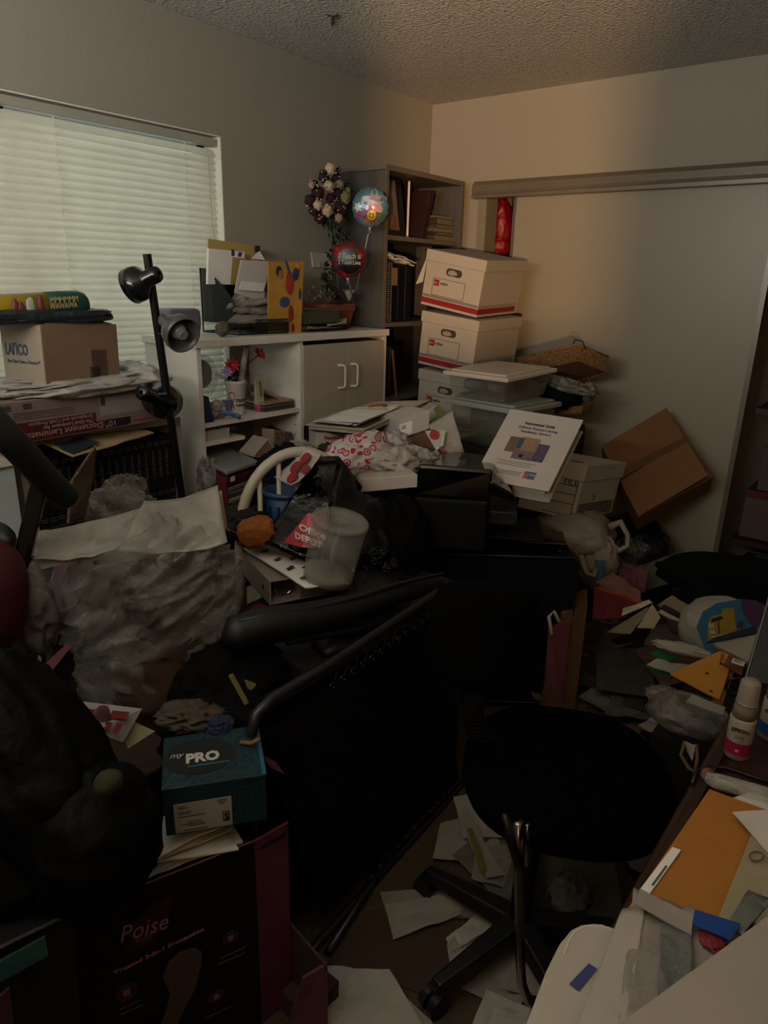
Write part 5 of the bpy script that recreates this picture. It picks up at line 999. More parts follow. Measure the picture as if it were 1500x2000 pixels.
# white binder lying open and clear tub
ob2 = thing('ring_binder', 'thick white ring binder lying on its side under the clear tub', 'binder', W(527, 1183, z=.66))
z0_ = .655; B0, B1, B2 = W(527, 1183, z=z0_), W(470, 1118, z=z0_), W(690, 1150, z=z0_); hB = V((0, 0, .075))
part(ob2, 'spine', MB().pbox(B0, B1-B0, (B2-B0).normalized()*.006, hB), mat('binder_white2', '8e867c', .4), bevel=.002)
part(ob2, 'cover', MB().pbox(B0, B1-B0, B2-B0, (0, 0, .004)), mat('binder_white2', '8e867c'), bevel=.001)
part(ob2, 'cover_top', MB().pbox(B0+hB*.96, B1-B0, (B2-B0)*.75+V((0, 0, -.008)), (0, 0, .004)), mat('binder_white2', '8e867c'), bevel=.001)
part(ob2, 'page_block', MB().pbox(B0+(B2-B0)*.35+V((0, 0, .005)), (B1-B0)*.9, (B2-B0)*.62, (0, 0, .052)), mat('page_edges', '8b8272', .8, stretch=(1, 1, 40), mottle=(14, .3)))
part(ob2, 'ring', MB().tube([B0+(B2-B0)*.22+(B1-B0)*.15+V((0, 0, .006))+(B2-B0).normalized()*.028*math.cos(a)+V((0, 0, .028+.028*math.sin(a))) for a in [k*PI/8 for k in range(16)]], .002, 6, True), chrome)
part(ob2, 'finger_hole', MB().lathe([(.008, 0), (.008, .001)], B0+(B1-B0)*.2+hB*.5, -(B2-B0), 16), ink)
th = thing('worksheet', 'stack of white worksheets with clip-art figures on the binder', 'papers', B0+hB)
S0, S1_, S3_ = W(596, 1150, z=.742), W(680, 1142, z=.742), W(468, 1068, z=.742); S2_ = W(592, 1062, z=.742)
part(th, 'sheets', MB().patch([S0, S1_, S2_, S3_], .004, .003, 3, 8), paper)
cl = MB()
for r in range(4):
    for c in range(3):
        u, v = .2+.3*c, .15+.21*r; p = (S0*(1-u)+S1_*u)*(1-v)+(S3_*(1-u)+S2_*u)*v; cl.blob(p+V((0, 0, .0105)), (.012+.003*math.sin(r*3+c), .008, .0008), r*3+c, .5, 3, nu=12, nv=6).blob(p+V((.014, .006, .0105)), (.006, .008, .0008), r+c*5, .4, 3, nu=10, nv=6)
part(th, 'clip_art', cl, mat('clip_ink', '35303a', .8))
solo('paper_sheet', 'blue-grey sheet edge between the orange bag and the worksheets', 'paper', MB().patch([W(466, 1066, z=.76), W(520, 1068, z=.76), W(512, 1052, z=.77), W(458, 1052, z=.77)], .002, .004, 1), mat('sheet_blue', '76808a', .6))
ct = thing('clear_tub', 'clear round plastic tub with a lid and a centre post, tilted', 'tub', W(640, 1148, d=2.0))
tb0, tt0 = W(640, 1128, d=2.0), W(664, 1022, d=1.925); tax = (tt0-tb0); th_ = tax.length; tax.normalize()
part(ct, 'tub_wall', MB().lathe([(.001, 0), (.070, 0), (.072, .004), (.076, th_), (.074, th_), (.070, .006), (.001, .004)], tb0, tax, 40, False), mat('tub_clear', 'b4b4ae', .2, alpha=.17, spec=.6), smooth=True)
part(ct, 'lid', MB().lathe([(.001, 0), (.076, 0), (.080, .002), (.080, .010), (.076, .012), (.03, .010), (.028, .004), (.001, .004)], tt0, tax, 40, False), mat('tub_lid', '8b8a84', .25, alpha=.42), smooth=True)
part(ct, 'centre_post', MB().tube([tb0+tax*.004, tt0], .008, 12), mat('post_clear', 'a9a9a4', .3, alpha=.5), smooth=True)
part(ct, 'base_disc', MB().lathe([(.068, 0), (.068, .022), (.02, .022)], tb0+tax*.004, tax, 40), mat('base_clear', '8d8c80', .3, alpha=.6), smooth=True)
# ================================================================ folded lounge chair with laced black sling
lc = thing('folding_lounge_chair', 'black folding lounge chair standing folded, its sling laced to a tube frame', 'chair', (-2.25, -1.48, 0))
tubm = mat('tube_black', '1b1b1c', .35)
a0, a1 = W(486, 1405, y=-1.46), W(852, 1158, y=-1.44); b1, b0 = W(892, 1545, y=-1.47), W(625, 1850, y=-1.51)
sx = (a1-a0); low = V((a0.x, a0.y, .03))
rail = [low, a0-V((0, 0, .10)), a0+V((.004, 0, -.035)), a0+sx*.03+V((0, 0, .0)), a0+sx*.09+V((0, 0, .012)), a0+sx*.35, a0+sx*.7, a1+V((0, 0, .0)), a1+sx.normalized()*.04-V((0, 0, .02)), a1+sx.normalized()*.06-V((0, 0, .10)), V((a1.x+.07, a1.y, .04))]
part(lc, 'frame', MB().tube(rail, .0125, 12), tubm, smooth=True)
part(lc, 'lower_rail', MB().tube([b0-V((.1, 0, .0)), b0+V((0, 0, .02)), b1+V((0, 0, .0)), b1+V((.08, 0, .02))], .012, 12), tubm, smooth=True)
dn_ = V((0, 0, -.055))
part(lc, 'sling', MB().patch([a0+sx*.04+dn_, a1+dn_, V((b1.x, b1.y, b1.z+.05)), V((b0.x+.01, b0.y, b0.z+.09))], .003, .004, 2, 16), fabric_black)
part(lc, 'sling_back', MB().pbox(V((a0.x+.02, a0.y+.03, .05)), (sx.x, 0, 0), (0, .05, 0), (0, 0, .62)), fabric_black)
eye = mat('eyelet', '4a4a48', .25, metal=.8); cordm = mat('cord_black', '141414', .6)
for k in range(12):
    u = .36+.64*k/12; p = a0+sx*u+V((0, -.006, -.055)); q = a0+sx*u+V((.012, -.004, -.012))
    part(lc, 'eyelet', MB().tube([p+V((.008*math.cos(t), 0, .008*math.sin(t))) for t in [j*PI/5 for j in range(10)]], .0022, 6, True), eye, smooth=True)
for k in range(10):
    u = .30+.62*k/10; p = b0+(b1-b0)*u+V((0, -.008, .055))
    part(lc, 'eyelet', MB().tube([p+V((.008*math.cos(t), 0, .008*math.sin(t))) for t in [j*PI/5 for j in range(10)]], .0022, 6, True), eye, smooth=True)
lace = MB(); pts = []
for k in range(25):
    u = .34+.66*k/24; pts.append(a0+sx*u+V((0, -.006, -.052 if k % 2 else -.010)))
lace.tube(pts, .0022, 5); part(lc, 'lacing_cord', lace, cordm)
g_ = [W(452, 1262, d=1.62), W(462, 1236, d=1.64), W(520, 1222, d=1.68), W(600, 1210, d=1.74), W(690, 1188, d=1.82), W(770, 1160, d=1.90), W(858, 1140, d=2.0)]
part(lc, 'armrest', MB().tube(g_, [.030, .043, .046, .043, .038, .032, .022], 16), mat('armrest_black', '111112', .5), smooth=True)
part(lc, 'armrest_ridge', MB().tube([p+V((-.006, -.014, .036)) for p in g_[1:]], [.006, .007, .007, .007, .006, .005], 8), mat('ridge_black', '19191a', .45), smooth=True)
part(lc, 'armrest_bracket', MB().pbox(W(470, 1290, d=1.66), V((.05, .02, 0)), V((.0, .03, 0)), V((0, 0, -.12))).tube([W(560, 1252, d=1.70), W(700, 1228, d=1.82), W(800, 1190, d=1.93)], .012, 8), black, smooth=False)
part(lc, 'headrest', MB().blob(W(700, 1175, d=2.02), (.26, .10, .05), 4, .08, 2, (0, -8, 20)), mat('armrest_black', '111112'), smooth=True)
part(lc, 'rear_leg', MB().tube([W(640, 1860, z=.02), W(760, 1750, z=.02)+V((0, .06, 0)), V((-1.95, -1.36, .02))], .011, 8), tubm, smooth=True)

# ================================================================ office chair
oc = thing('office_chair', 'black armless office chair with round seat and star base', 'chair', (-2.13, -1.88, 0))
SC = V((-2.07, -1.915, .455)); seatm = mat('seat_fabric', '050505', 1, spec=.03, bump=(500, .1))
sv = MB(); n0 = 0
for (r, z) in ((.02, -.04), (.20, -.04), (.245, -.02), (.255, .005), (.24, .03), (.18, .042), (.02, .035)):
    for j in range(48):
        t = 2*PI*j/48; x = math.copysign(abs(math.cos(t))**.82, math.cos(t))*r*.98; y = math.copysign(abs(math.sin(t))**.82, math.sin(t))*r*.95
        sv.v.append(SC+V((x*math.cos(.5)-y*math.sin(.5), x*math.sin(.5)+y*math.cos(.5), z)))
for i in range(6):
    for j in range(48): sv.f.append((i*48+j, i*48+(j+1) % 48, (i+1)*48+(j+1) % 48, (i+1)*48+j))
sv.f.append(tuple(reversed(range(48)))); sv.f.append(tuple(range(6*48, 7*48)))
part(oc, 'seat', sv, seatm, smooth=True)
BC = W(958, 1248, d=1.58); bn = V((SC.x-BC.x, SC.y-BC.y, .05)).normalized(); bs = V((-bn.y, bn.x, 0)).normalized(); bu = bn.cross(bs); bu = bu if bu.z > 0 else -bu
bs = (W(1070, 1260, d=1.60)-W(846, 1245, d=1.57)).normalized(); bu = (bu-bs*bu.dot(bs)).normalized(); bn = bs.cross(bu).normalized()
bm = MB()
NU, NV = 40, 12
for i in range(NV+1):
    th2 = PI*i/NV
    for j in range(NU):
        ph = 2*PI*j/NU; cx = math.copysign(abs(math.cos(ph))**.6, math.cos(ph)); cy = math.copysign(abs(math.sin(ph))**.6, math.sin(ph)); s = math.sin(th2)**.5
        u = cx*s*.132; v = cy*s*.135; w_ = math.cos(th2)*.030+.35*u*u/.132*-1; u += -.012*(v/.135)
        bm.v.append(BC+bs*u+bu*v+bn*w_)
for i in range(NV):
    for j in range(NU): bm.f.append((i*NU+j, i*NU+(j+1) % NU, (i+1)*NU+(j+1) % NU, (i+1)*NU+j))
part(oc, 'backrest', bm, mat('back_fabric', '080808', 1, spec=.05, bump=(500, .15)), smooth=True)
bel = [BC-bu*.10-bn*.03, W(922, 1385, d=1.62), W(930, 1420, d=1.64), W(960, 1452, d=1.66), SC+V((-.06, .12, -.05)), SC-V((0, 0, .05))]
part(oc, 'back_support', MB().tube(bel, [.018, .026, .028, .028, .02, .02], 12), mat('rubber', '090909', .95, spec=.1), smooth=True)
rg = MB()
for k in range(7):
    p = W(918+4*k, 1388+8*k, d=1.62); rg.tube([p+V((.024*math.cos(t), .024*math.sin(t), 0)) for t in [j*PI/6 for j in range(12)]], .004, 6, True)
part(oc, 'bellows', rg, mat('rubber', '090909', .95, spec=.1), smooth=True)
HB = W(1015, 1800, z=.09)
part(oc, 'gas_lift', MB().tube([HB-V((0, 0, .03)), V((HB.x, HB.y, .28)), V((SC.x, SC.y, .43))], [.028, .024, .02], 16), black, smooth=True)
part(oc, 'seat_plate', MB().box((SC.x-.09, SC.y-.07, .39), (SC.x+.09, SC.y+.07, .42)), black, bevel=.01)
ends = [W(835, 1700, z=.075), W(850, 1925, z=.075)]
A0_ = math.atan2(ends[0].y-HB.y, ends[0].x-HB.x); A1_ = math.atan2(ends[1].y-HB.y, ends[1].x-HB.x)
for k in range(5):
    if k == 0: e_ = ends[0]
    elif k == 1: e_ = ends[1]
    else:
        a = A1_+(2*PI-((A0_-A1_) % (2*PI)) if 0 else (R_(72)*(k-1) if ((A1_-A0_) % (2*PI)) < PI else -R_(72)*(k-1))); e_ = V((HB.x+.29*math.cos(a), HB.y+.29*math.sin(a), .075))
    dl = (e_-HB); sd = V((-dl.y, dl.x, 0)).normalized()
    lg_ = part(oc, 'base_leg', MB().hexa([HB-sd*.03-V((0, 0, .025)), e_-sd*.018-V((0, 0, .02)), e_+sd*.018-V((0, 0, .02)), HB+sd*.03-V((0, 0, .025))], [HB-sd*.026+V((0, 0, .025)), e_-sd*.014+V((0, 0, .012)), e_+sd*.014+V((0, 0, .012)), HB+sd*.026+V((0, 0, .025))]), mat('base_black', '08080a', .5), bevel=.006)
    part(lg_, 'caster', MB().tube([V((e_.x, e_.y, .03))-sd*.024, V((e_.x, e_.y, .03))-sd*.005], .028, 18).tube([V((e_.x, e_.y, .03))+sd*.005, V((e_.x, e_.y, .03))+sd*.024], .028, 18).tube([V((e_.x, e_.y, .03)), V((e_.x, e_.y, .07))], .01, 8), black)
# chrome tube stand by the chair
cst = thing('tube_stand', 'bent chrome tube leg with black grip beside the office chair', 'stand', W(1040, 1975, z=.012))
c_top, c_kn, c_lo = W(1012, 1605, d=1.36), W(1014, 1700, d=1.40), W(1016, 1880, d=1.50)
part(cst, 'chrome_tube', MB().tube([c_top, c_kn, c_lo, W(1019, 1920, d=1.525), W(1030, 1952, d=1.54), W(1050, 1968, d=1.545), W(1085, 1972, d=1.54), W(1150, 1960, z=.012)+V((0, 0, .01))], .0105, 14), mat('tube_dark_chrome', '8e8a84', .16, metal=1), smooth=True)
part(cst, 'black_grip', MB().tube([W(985, 1590, d=1.36), W(1000, 1640, d=1.375), W(1012, 1682, d=1.39)], [.006, .013, .011], 10), black, smooth=True)
part(cst, 'side_tube', MB().tube([W(1030, 1610, d=1.40), W(1030, 1690, d=1.44)], .006, 8), mat('tube_dark_chrome', '6e6862'), smooth=True)
part(cst, 'rear_tube', MB().tube([W(1195, 1650, d=1.5), W(1245, 1720, d=1.58)], .005, 8), mat('tube_dark_chrome', '6e6862'), smooth=True)

# ================================================================ left: clear sack, corrugated card, handle bar, red cushion, bin bag
sk = thing('clear_sack', 'large crumpled clear plastic sack hanging over the heap at the left', 'sack', W(290, 1370, d=1.72))
part(sk, 'sack_body', MB().blob(W(300, 1170, d=1.80), (.230, .16, .20), 21, .15, 1.3, (0, -28, -30), 140, 100, st=(1, 1, 3.4)), film('sack_film', 'a3a09a', .08, .55, 6, .14), smooth=True)
part(sk, 'sack_tail', MB().blob(W(255, 1330, d=1.75), (.13, .09, .10), 8, .2, 1.3, (0, 35, -30), 60, 44, st=(1, 1, 3)), film('sack_film', 'a09a90'), smooth=True)
part(sk, 'inner_paper', MB().blob(W(330, 1150, d=1.86), (.12, .08, .10), 5, .3, 1.8, (0, -20, -30), 48, 34), mat('sack_inner', '4e483e', .85, bump=(16, .8, .03)), smooth=True)
rollm = film('roll_film', 'aaa79e', .55, .95, 7)
part(sk, 'rolled_hem', MB().patch([W(66, 1112, d=1.64), W(250, 1085, d=1.70), W(300, 1000, d=1.84), W(70, 1052, d=1.70)], .004, .014, 4, 16, curl=.02, freq=9).patch([W(235, 1095, d=1.68), W(445, 1080, d=1.74), W(426, 962, d=1.88), W(285, 1000, d=1.82)], .004, .016, 7, 18, curl=.02, freq=9), rollm, smooth=True)
part(sk, 'hem_filling', MB().blob(W(300, 1060, d=1.86), (.17, .05, .035), 13, .12, 2, (0, -10, -32), 48, 26), mat('hem_grey', '6a665e', .7), smooth=True)  # filling in an even grey under the hem
part(sk, 'paper_corner', MB().prism([W(424, 962, d=1.86), W(432, 958, d=1.86), W(444, 1030, d=1.86), W(436, 1040, d=1.86)], (.004, .004, 0)), mat('corner_cream', '9a8a72', .8))
hemb = part(sk, 'hem_end', MB().hexa([W(66, 1052, d=1.66), W(68, 1116, d=1.64), W(80, 1112, d=1.63), W(74, 1060, d=1.65)], [W(150, 1045, d=1.74), W(160, 1092, d=1.70), W(165, 1092, d=1.69), W(160, 1050, d=1.73)]), rollm)
bx = thing('cardboard_box', 'lilac and brown cardboard box with raised flap behind the clear sack', 'box', W(150, 1000, d=1.9))
fl0 = [W(133, 1020, d=1.92), W(140, 940, d=1.92), W(186, 872, d=1.98), W(180, 935, d=2.0), W(165, 1010, d=2.0)]
part(bx, 'raised_flap', MB().prism(fl0, (.006, .004, 0)), mat('corrugated', '54473a', .85, mottle=(60, .3)))
edge = MB(); 
for i in range(40):
    u = i/39; p = (fl0[0]*(1-u*2)+fl0[1]*(u*2)) if u < .5 else (fl0[1]*(2-u*2)+fl0[2]*(u*2-1)); edge.blob(p, (.005, .005, .004), i, .2, nu=6, nv=4)
part(bx, 'torn_edge', edge, mat('torn_tan', '6b5c48', .9))
part(bx, 'lilac_panel', MB().hexa([W(62, 1255, d=1.62), W(100, 1245, d=1.64), W(140, 1105, d=1.82), W(108, 1110, d=1.80)], [p+V((.01, .02, 0)) for p in (W(62, 1255, d=1.62), W(100, 1245, d=1.64), W(140, 1105, d=1.82), W(108, 1110, d=1.80))]), mat('lilac_card', '6a5866', .7))
part(bx, 'pink_panel', MB().prism([W(108, 1105, d=1.80), W(152, 1098, d=1.84), W(148, 1210, d=1.76), W(92, 1250, d=1.66)], (.01, .02, 0)), mat('pink_card', '6e4a56', .7))
part(bx, 'box_body', MB().box((-2.86, -1.22, 0), (-2.36, -.80, .50)), mat('carton_umber', '2c1b12', .85), bevel=.004)
part(bx, 'dark_interior', MB().prism([W(76, 1120, d=1.86), W(135, 1100, d=1.90), W(110, 1220, d=1.80), W(84, 1190, d=1.80)], (.01, .03, 0)), ink)
solo('plastic_bag', 'clear plastic bag with fluffy contents behind the raised cardboard flap', 'bag', MB().blob(W(238, 1000, d=2.10), (.115, .08, .07), 31, .3, 2.3, (0, 14, -30), 48, 30).blob(W(245, 955, d=2.2), (.07, .06, .045), 6, .3, 2.3), film('cell_film', '9a958c', .12, .6, 10, .15), smooth=True)
solo('paper_box', 'pale cardboard sheet at the foot of the encyclopedias behind the sack', 'cardboard', MB().box((-2.45, -.62, .60), (-2.05, -.40, .72)), mat('carton_greige', '4a443b', .8))
hbr = thing('exercise_handle', 'black padded handle bar crossing the left edge with a tapered arm', 'exercise machine', W(60, 1050, d=1.5))
part(hbr, 'grip', MB().tube([W(-60, 775, d=1.30), W(30, 870, d=1.40), W(100, 945, d=1.50), W(132, 975, d=1.545)], [.030, .030, .029, .028], 20), mat('grip_foam', '161617', .7), smooth=True)
part(hbr, 'arm', MB().prism([W(66, 905, d=1.58), W(98, 930, d=1.60), W(58, 1098, d=1.60), W(44, 1100, d=1.59), W(26, 1085, d=1.58)], (.02, .025, 0)), gloss_black, bevel=.004)
part(hbr, 'arm_lower', MB().tube([W(40, 1090, d=1.60), V((-2.82, -.80, .45)), V((-2.86, -.78, .03))], .025, 10), black)
rcn = thing('red_cushion', 'dark red curved cushion at the left edge', 'cushion', W(10, 1180, d=1.5))
part(rcn, 'cushion', MB().blob(W(-38, 1160, d=1.5), (.085, .10, .130), 2, .03, 1, (0, 8, 0), ridge=False, power=.8), mat('vinyl_red', '3c0d12', .6), smooth=True)
part(rcn, 'black_trim', MB().blob(W(-5, 1050, d=1.52), (.03, .06, .035), 2, .05, 1, ridge=False), black, smooth=True)
solo('white_sheet', 'pale crumpled cloth between the red cushion and the lilac box', 'cloth', MB().blob(W(58, 1195, d=1.62), (.055, .06, .115), 12, .3, 2), mat('cloth_grey', '6f6b66', .85, bump=(20, .6, .02)), smooth=True)
solo('red_folder', 'pinkish red folder edge poking out under the clear sack', 'folder', MB().prism([W(85, 1300, d=1.52), W(132, 1256, d=1.58), W(140, 1262, d=1.58), W(100, 1312, d=1.52)], (.01, .02, -.01)), mat('folder_pink', '5a2c2a', .7))
gbm = mat('bin_film', '030303', .62, spec=.10, bump=(12, .6, .03))
gb2 = thing('bin_bag', 'huge black bin bag filling the lower left corner', 'bag', (-3.1, -1.4, 0))
dz_ = (W(190, 1660, d=1.17)-W(-10, 1385, d=1.17)).normalized(); dy_ = (_f-dz_*_f.dot(dz_)).normalized(); dx_ = dy_.cross(dz_)
part(gb2, 'bag_body', MB().blob(W(50, 1505, d=1.17), (.128, .13, .250), 40, .08, 1.2, Matrix((dx_, dy_, dz_)).transposed(), 90, 64, st=(2, 2, 1)), gbm, smooth=True)
part(gb2, 'bag_base', MB().blob(W(30, 1660, d=1.18), (.15, .13, .13), 44, .08, 1.3, (0, 0, 0), 60, 40), gbm, smooth=True)
part(gb2, 'bag_side', MB().blob(W(185, 1640, d=1.15), (.112, .10, .125), 17, .09, 1.4, (0, 10, 0), 48, 32), gbm, smooth=True)
solo('green_ball', 'dull green ball showing through a fold of the black bin bag', 'ball', MB().blob(W(212, 1528, d=1.06), (.022, .02, .018), 3, .05, ridge=False), mat('ball_olive', '27250f', .9), smooth=True)
bsu = thing('storage_box', 'black box with teal label at the bottom left corner', 'box', W(50, 1950, d=1.1))
q_ = [W(-60, 1880, d=.98), W(150, 1778, d=1.12), W(160, 2100, d=1.12), W(-60, 2150, d=.98)]
part(bsu, 'box_body', MB().hexa([p+V((-.02, .12, 0)) for p in q_], q_), mat('box_black', '050606', .6), bevel=.003)
part(bsu, 'rim', MB().tube([q_[0]+V((0, -.002, .002)), q_[1]+V((0, -.002, .002))], .003, 6), mat('rim_grey', '3a3a36', .5))
part(bsu, 'teal_label', MB().prism([W(-20, 1885, d=.985), W(88, 1826, d=1.055), W(94, 1862, d=1.05), W(-20, 1925, d=.98)], (-.002, -.004, 0)), mat('label_teal', '0a2e2c', .6))
part(bsu, 'maroon_panel', MB().prism([W(-20, 1960, d=.98), W(18, 1925, d=1.0), W(34, 2050, d=1.0), W(-20, 2050, d=.98)], (-.002, -.004, 0)), mat('panel_maroon', '2c0a14', .6))

# ================================================================ carton of pads, teal shoe box
po = thing('pads_carton', 'dark pads carton with a pink side, full of papers', 'carton', (-2.85, -1.45, 0))
A_ = V((-2.705, -1.545, 0)); fd = V((-.37, .14, 0)); sd_ = V((.062, .105, 0)); hP = V((0, 0, .497))
inn = V((-fd.y, fd.x, 0)).normalized(); inn = inn if inn.y > 0 else -inn
back = inn*.13; chm = V((.078, -.014, 0))
cmk = mat('carton_dark_print', '0b0709', .45, mottle=(4, .2))
part(po, 'front_panel', MB().pbox(A_, fd, back.normalized()*.005, hP), cmk, bevel=.001)
part(po, 'side_panel', MB().pbox(A_, chm, inn*.005, hP), mat('side_pink', '58263a', .6, stretch=(1, 1, 4), mottle=(5, .2)), bevel=.001)
part(po, 'back_panel', MB().pbox(A_+back, fd*.98, -back.normalized()*.005, hP*.98), mat('side_pink', '7a3350'))
part(po, 'far_panel', MB().pbox(A_+fd, back, -fd.normalized()*.005, hP), cmk)
part(po, 'pink_edge', MB().tube([A_+hP+V((0, 0, .001)), A_+hP+fd], .0018, 6).tube([A_+hP, A_+chm+hP], .002, 6), mat('edge_pink', '6e2d4a', .5))
fn = -inn; rd_ = -fd.normalized(); fo_ = A_+fd
def fpt(u, z): return fo_+(-fd)*u+V((0, 0, z))+fn*.001
U = fd.length
def fp(px, py):   # the point of the carton front seen at a pixel
    o = CAM; d = W(px, py, d=1)-CAM; t = (A_-o).dot(fn)/d.dot(fn); return o+d*t+fn*.001
poi = mat('print_palepink', '9c6a70', .6); poid = mat('print_rosegrey', '6d5054', .6)
text(po, 'Poise', fp(232, 1842), fp(326, 1812)-fp(232, 1842), (0, 0, 1), .055, poi, width=(fp(328, 1812)-fp(234, 1842)).length, shear=.3, name='brand_lettering')
text(po, 'PADS', fp(264, 1842), fp(302, 1826)-fp(264, 1842), (0, 0, 1), .012, poid, width=.03, name='brand_lettering')
text(po, 'Trusted 3-in-1 Protection', fp(222, 1903), fp(398, 1816)-fp(222, 1903), (0, 0, 1), .013, poi, width=(fp(398, 1816)-fp(222, 1903)).length, bold=.03, name='slogan_lettering')
part(po, 'red_swoosh', MB().prism([fp(240, 1860), fp(262, 1800), fp(300, 1762), fp(340, 1742), fp(330, 1790), fp(300, 1842)], fn*.0004), mat('print_wine', '2e0a12', .6))
part(po, 'pad_picture', MB().prism([fp(318, 1908), fp(328, 1878), fp(350, 1858), fp(380, 1850), (fp(394, 1858)), fp(392, 1885), fp(380, 1930), fp(350, 1990), fp(330, 2030), fp(300, 2030), fp(322, 1980), fp(332, 1940)], fn*.0012), mat('print_padtan', '4b3c31', .7))
def badge(px, py, r): 
    c = fp(px, py); b_ = part(po, 'badge', MB().lathe([(r, 0), (r, .0008)], c, fn, 24), mat('print_badge', '3c2228', .6)); part(b_, 'badge_mark', MB().pbox(c-rd_*r*.3-V((0, 0, r*.35))+fn*.0012, rd_*r*.6, fn*.0006, (0, 0, r*.7)), mat('print_mark', '7d5d62', .6))
badge(450, 1830, .017); badge(247, 1937, .021); badge(422, 1945, .017)
ln = MB()
for (x, y, w_) in ((430, 1872, 50), (424, 1885, 55), (232, 1972, 42), (235, 1982, 44), (398, 1990, 60)): p = fp(x, y); ln.pbox(p, (fp(x+w_, y-w_*.45)-p), fn*.0004, (0, 0, .0022))
part(po, 'small_print', ln, poid)
text(po, '495B600', A_+chm*.15+V((0, 0, .468))-inn*.001, chm, (0, 0, 1), .014, mat('print_black2', '140a0e', .6), width=.06, bold=.03)
ws = [('d0c9b8', 'lowest cream sheet'), ('9aa3b0', 'blue tinted sheet'), ('b8b2a5', 'white booklet'), ('a89a7c', 'tan envelope'), ('c0bcb2', 'top white sheaf')]
CT = A_+fd*.5+back*.5
for i, (c, nm) in enumerate(ws):
    z = .485+.010*i; a = .3*math.sin(i*2.2); e = fd*(.36-.02*i); f = V((-fd.y, fd.x, 0)).normalized()*(.058)
    e2 = V((e.x*math.cos(a)-e.y*math.sin(a), e.x*math.sin(a)+e.y*math.cos(a), 0)); ctr = A_+fd*.40+back*.62
    solo('paper_stack', '%s sticking out of the dark pads carton under the teal box' % nm, 'papers', MB().patch([ctr-e2-f+V((0, 0, z-.02)), ctr+e2-f+V((0, 0, z-.012)), ctr+e2+f+V((0, 0, z+.004)), ctr-e2+f+V((0, 0, z))], .003, .004, i, 8, curl=-.006), mat('pp_'+c, c, .8), 'papers overflowing the pads carton')
fl_ = thing('open_carton', 'pink open cardboard carton standing low beside the dark pads carton', 'carton', (-2.56, -1.60, 0))
v0, v1, v2, v3 = W(567, 1800, z=.22), W(640, 1884, z=.20), W(640, 2010, z=.02), W(575, 1990, z=.02)
part(fl_, 'front_panel', MB().prism([W(592, 1912, z=.17), v1, v2, W(560, 2010, z=.02)], (.004, .006, 0)), mat('side_pink2', '5e3440', .7))
part(fl_, 'side_panel', MB().prism([v0, v1, v1-V((0, 0, .15)), v0-V((0, 0, .18))], (-.004, .004, 0)), mat('flap_brown', '3c2620', .8))
part(fl_, 'box_base', MB().box((-2.66, -1.64, 0), (-2.56, -1.56, .06)), mat('flap_brown', '3c2620'))
# teal shoe box
tz = .558
T0, T1, T3 = W(325, 1634, z=tz), W(522, 1601, z=tz), W(255, 1540, z=tz)
ru = (T1-T0); rv = V((-ru.y, ru.x, 0)).normalized()*.155
if rv.y < 0: rv = -rv
ht = .102
tbx = thing('shoe_box', 'teal patterned box with a black oval and a white shipping label', 'box', T0)
tealm = mat('teal_card', '12414c', .5); nt = tealm.node_tree; N = nt.nodes; L = nt.links
wv = N.new('ShaderNodeTexWave'); wv.wave_type = 'RINGS'; wv.inputs['Scale'].default_value = 55; wv.inputs['Distortion'].default_value = 14; wv.inputs['Detail Scale'].default_value = 1.2
tcx = N.new('ShaderNodeTexCoord'); L.new(tcx.outputs['Object'], wv.inputs['Vector']); mxx = N.new('ShaderNodeMix'); mxx.data_type = 'RGBA'; mxx.inputs[6].default_value = (*srgb('051216'), 1); mxx.inputs[7].default_value = (*srgb('0e3740'), 1)
L.new(wv.outputs['Fac'], mxx.inputs[0]); L.new(mxx.outputs[2], N['Principled BSDF'].inputs['Base Color'])
part(tbx, 'box_body', MB().pbox(T0, ru, rv, (0, 0, ht)), tealm, bevel=.002)
part(tbx, 'lid', MB().pbox(T0-ru*.008-rv*.008+V((0, 0, ht)), ru*1.016, rv*1.016, (0, 0, .004)), tealm, bevel=.0015)
part(tbx, 'light_edge', MB().pbox(T1+V((0, 0, ht+.0042))-ru*.035, ru*.04, rv*1.0, (0, 0, .0006)), mat('teal_light', '1c5564', .5))
ov = T0+ru*.36+rv*.52+V((0, 0, ht+.0045))
part(tbx, 'black_oval', MB().prism([ov+ru*.36*math.cos(a)+rv*.34*math.sin(a) for a in [k*2*PI/36 for k in range(36)]], (0, 0, .0006)), mat('oval_black', '0b1012', .5))
text(tbx, 'PRO', ov-ru*.14-rv*.12+V((0, 0, .001)), ru, rv, .038, mat('pro_white', 'a9a9a0', .6), width=ru.length*.34, bold=.05, name='brand_lettering')
text(tbx, 'my', ov-ru*.30+rv*.02+V((0, 0, .001)), ru, rv, .02, mat('pro_white', 'a9a9a0'), shear=.3, name='brand_lettering')
part(tbx, 'underline', MB().pbox(ov-ru*.12-rv*.2+V((0, 0, .001)), ru*.42, rv*.03, (0, 0, .0004)), mat('teal_light', '1c5564'))
rf = V((ru.y, -ru.x, 0)).normalized()
LA = T0+ru*.09+rf*.001+V((0, 0, .004))
part(tbx, 'shipping_label', MB().pbox(LA, ru*.56, rf*.0006, (0, 0, .066)), mat('label_paper', '8a8378', .7))
lt = MB()
for (u, z, w_) in ((.04, .058, .07), (.04, .054, .1), (.04, .045, .13), (.04, .041, .12), (.04, .035, .26), (.12, .022, .14), (.06, .017, .22), (.12, .013, .18), (.08, .004, .24)): lt.pbox(LA+ru*u+V((0, 0, z))+rf*.0008, ru*w_, rf*.0003, (0, 0, .0016))
part(tbx, 'label_print', lt, ink)
lt = MB()
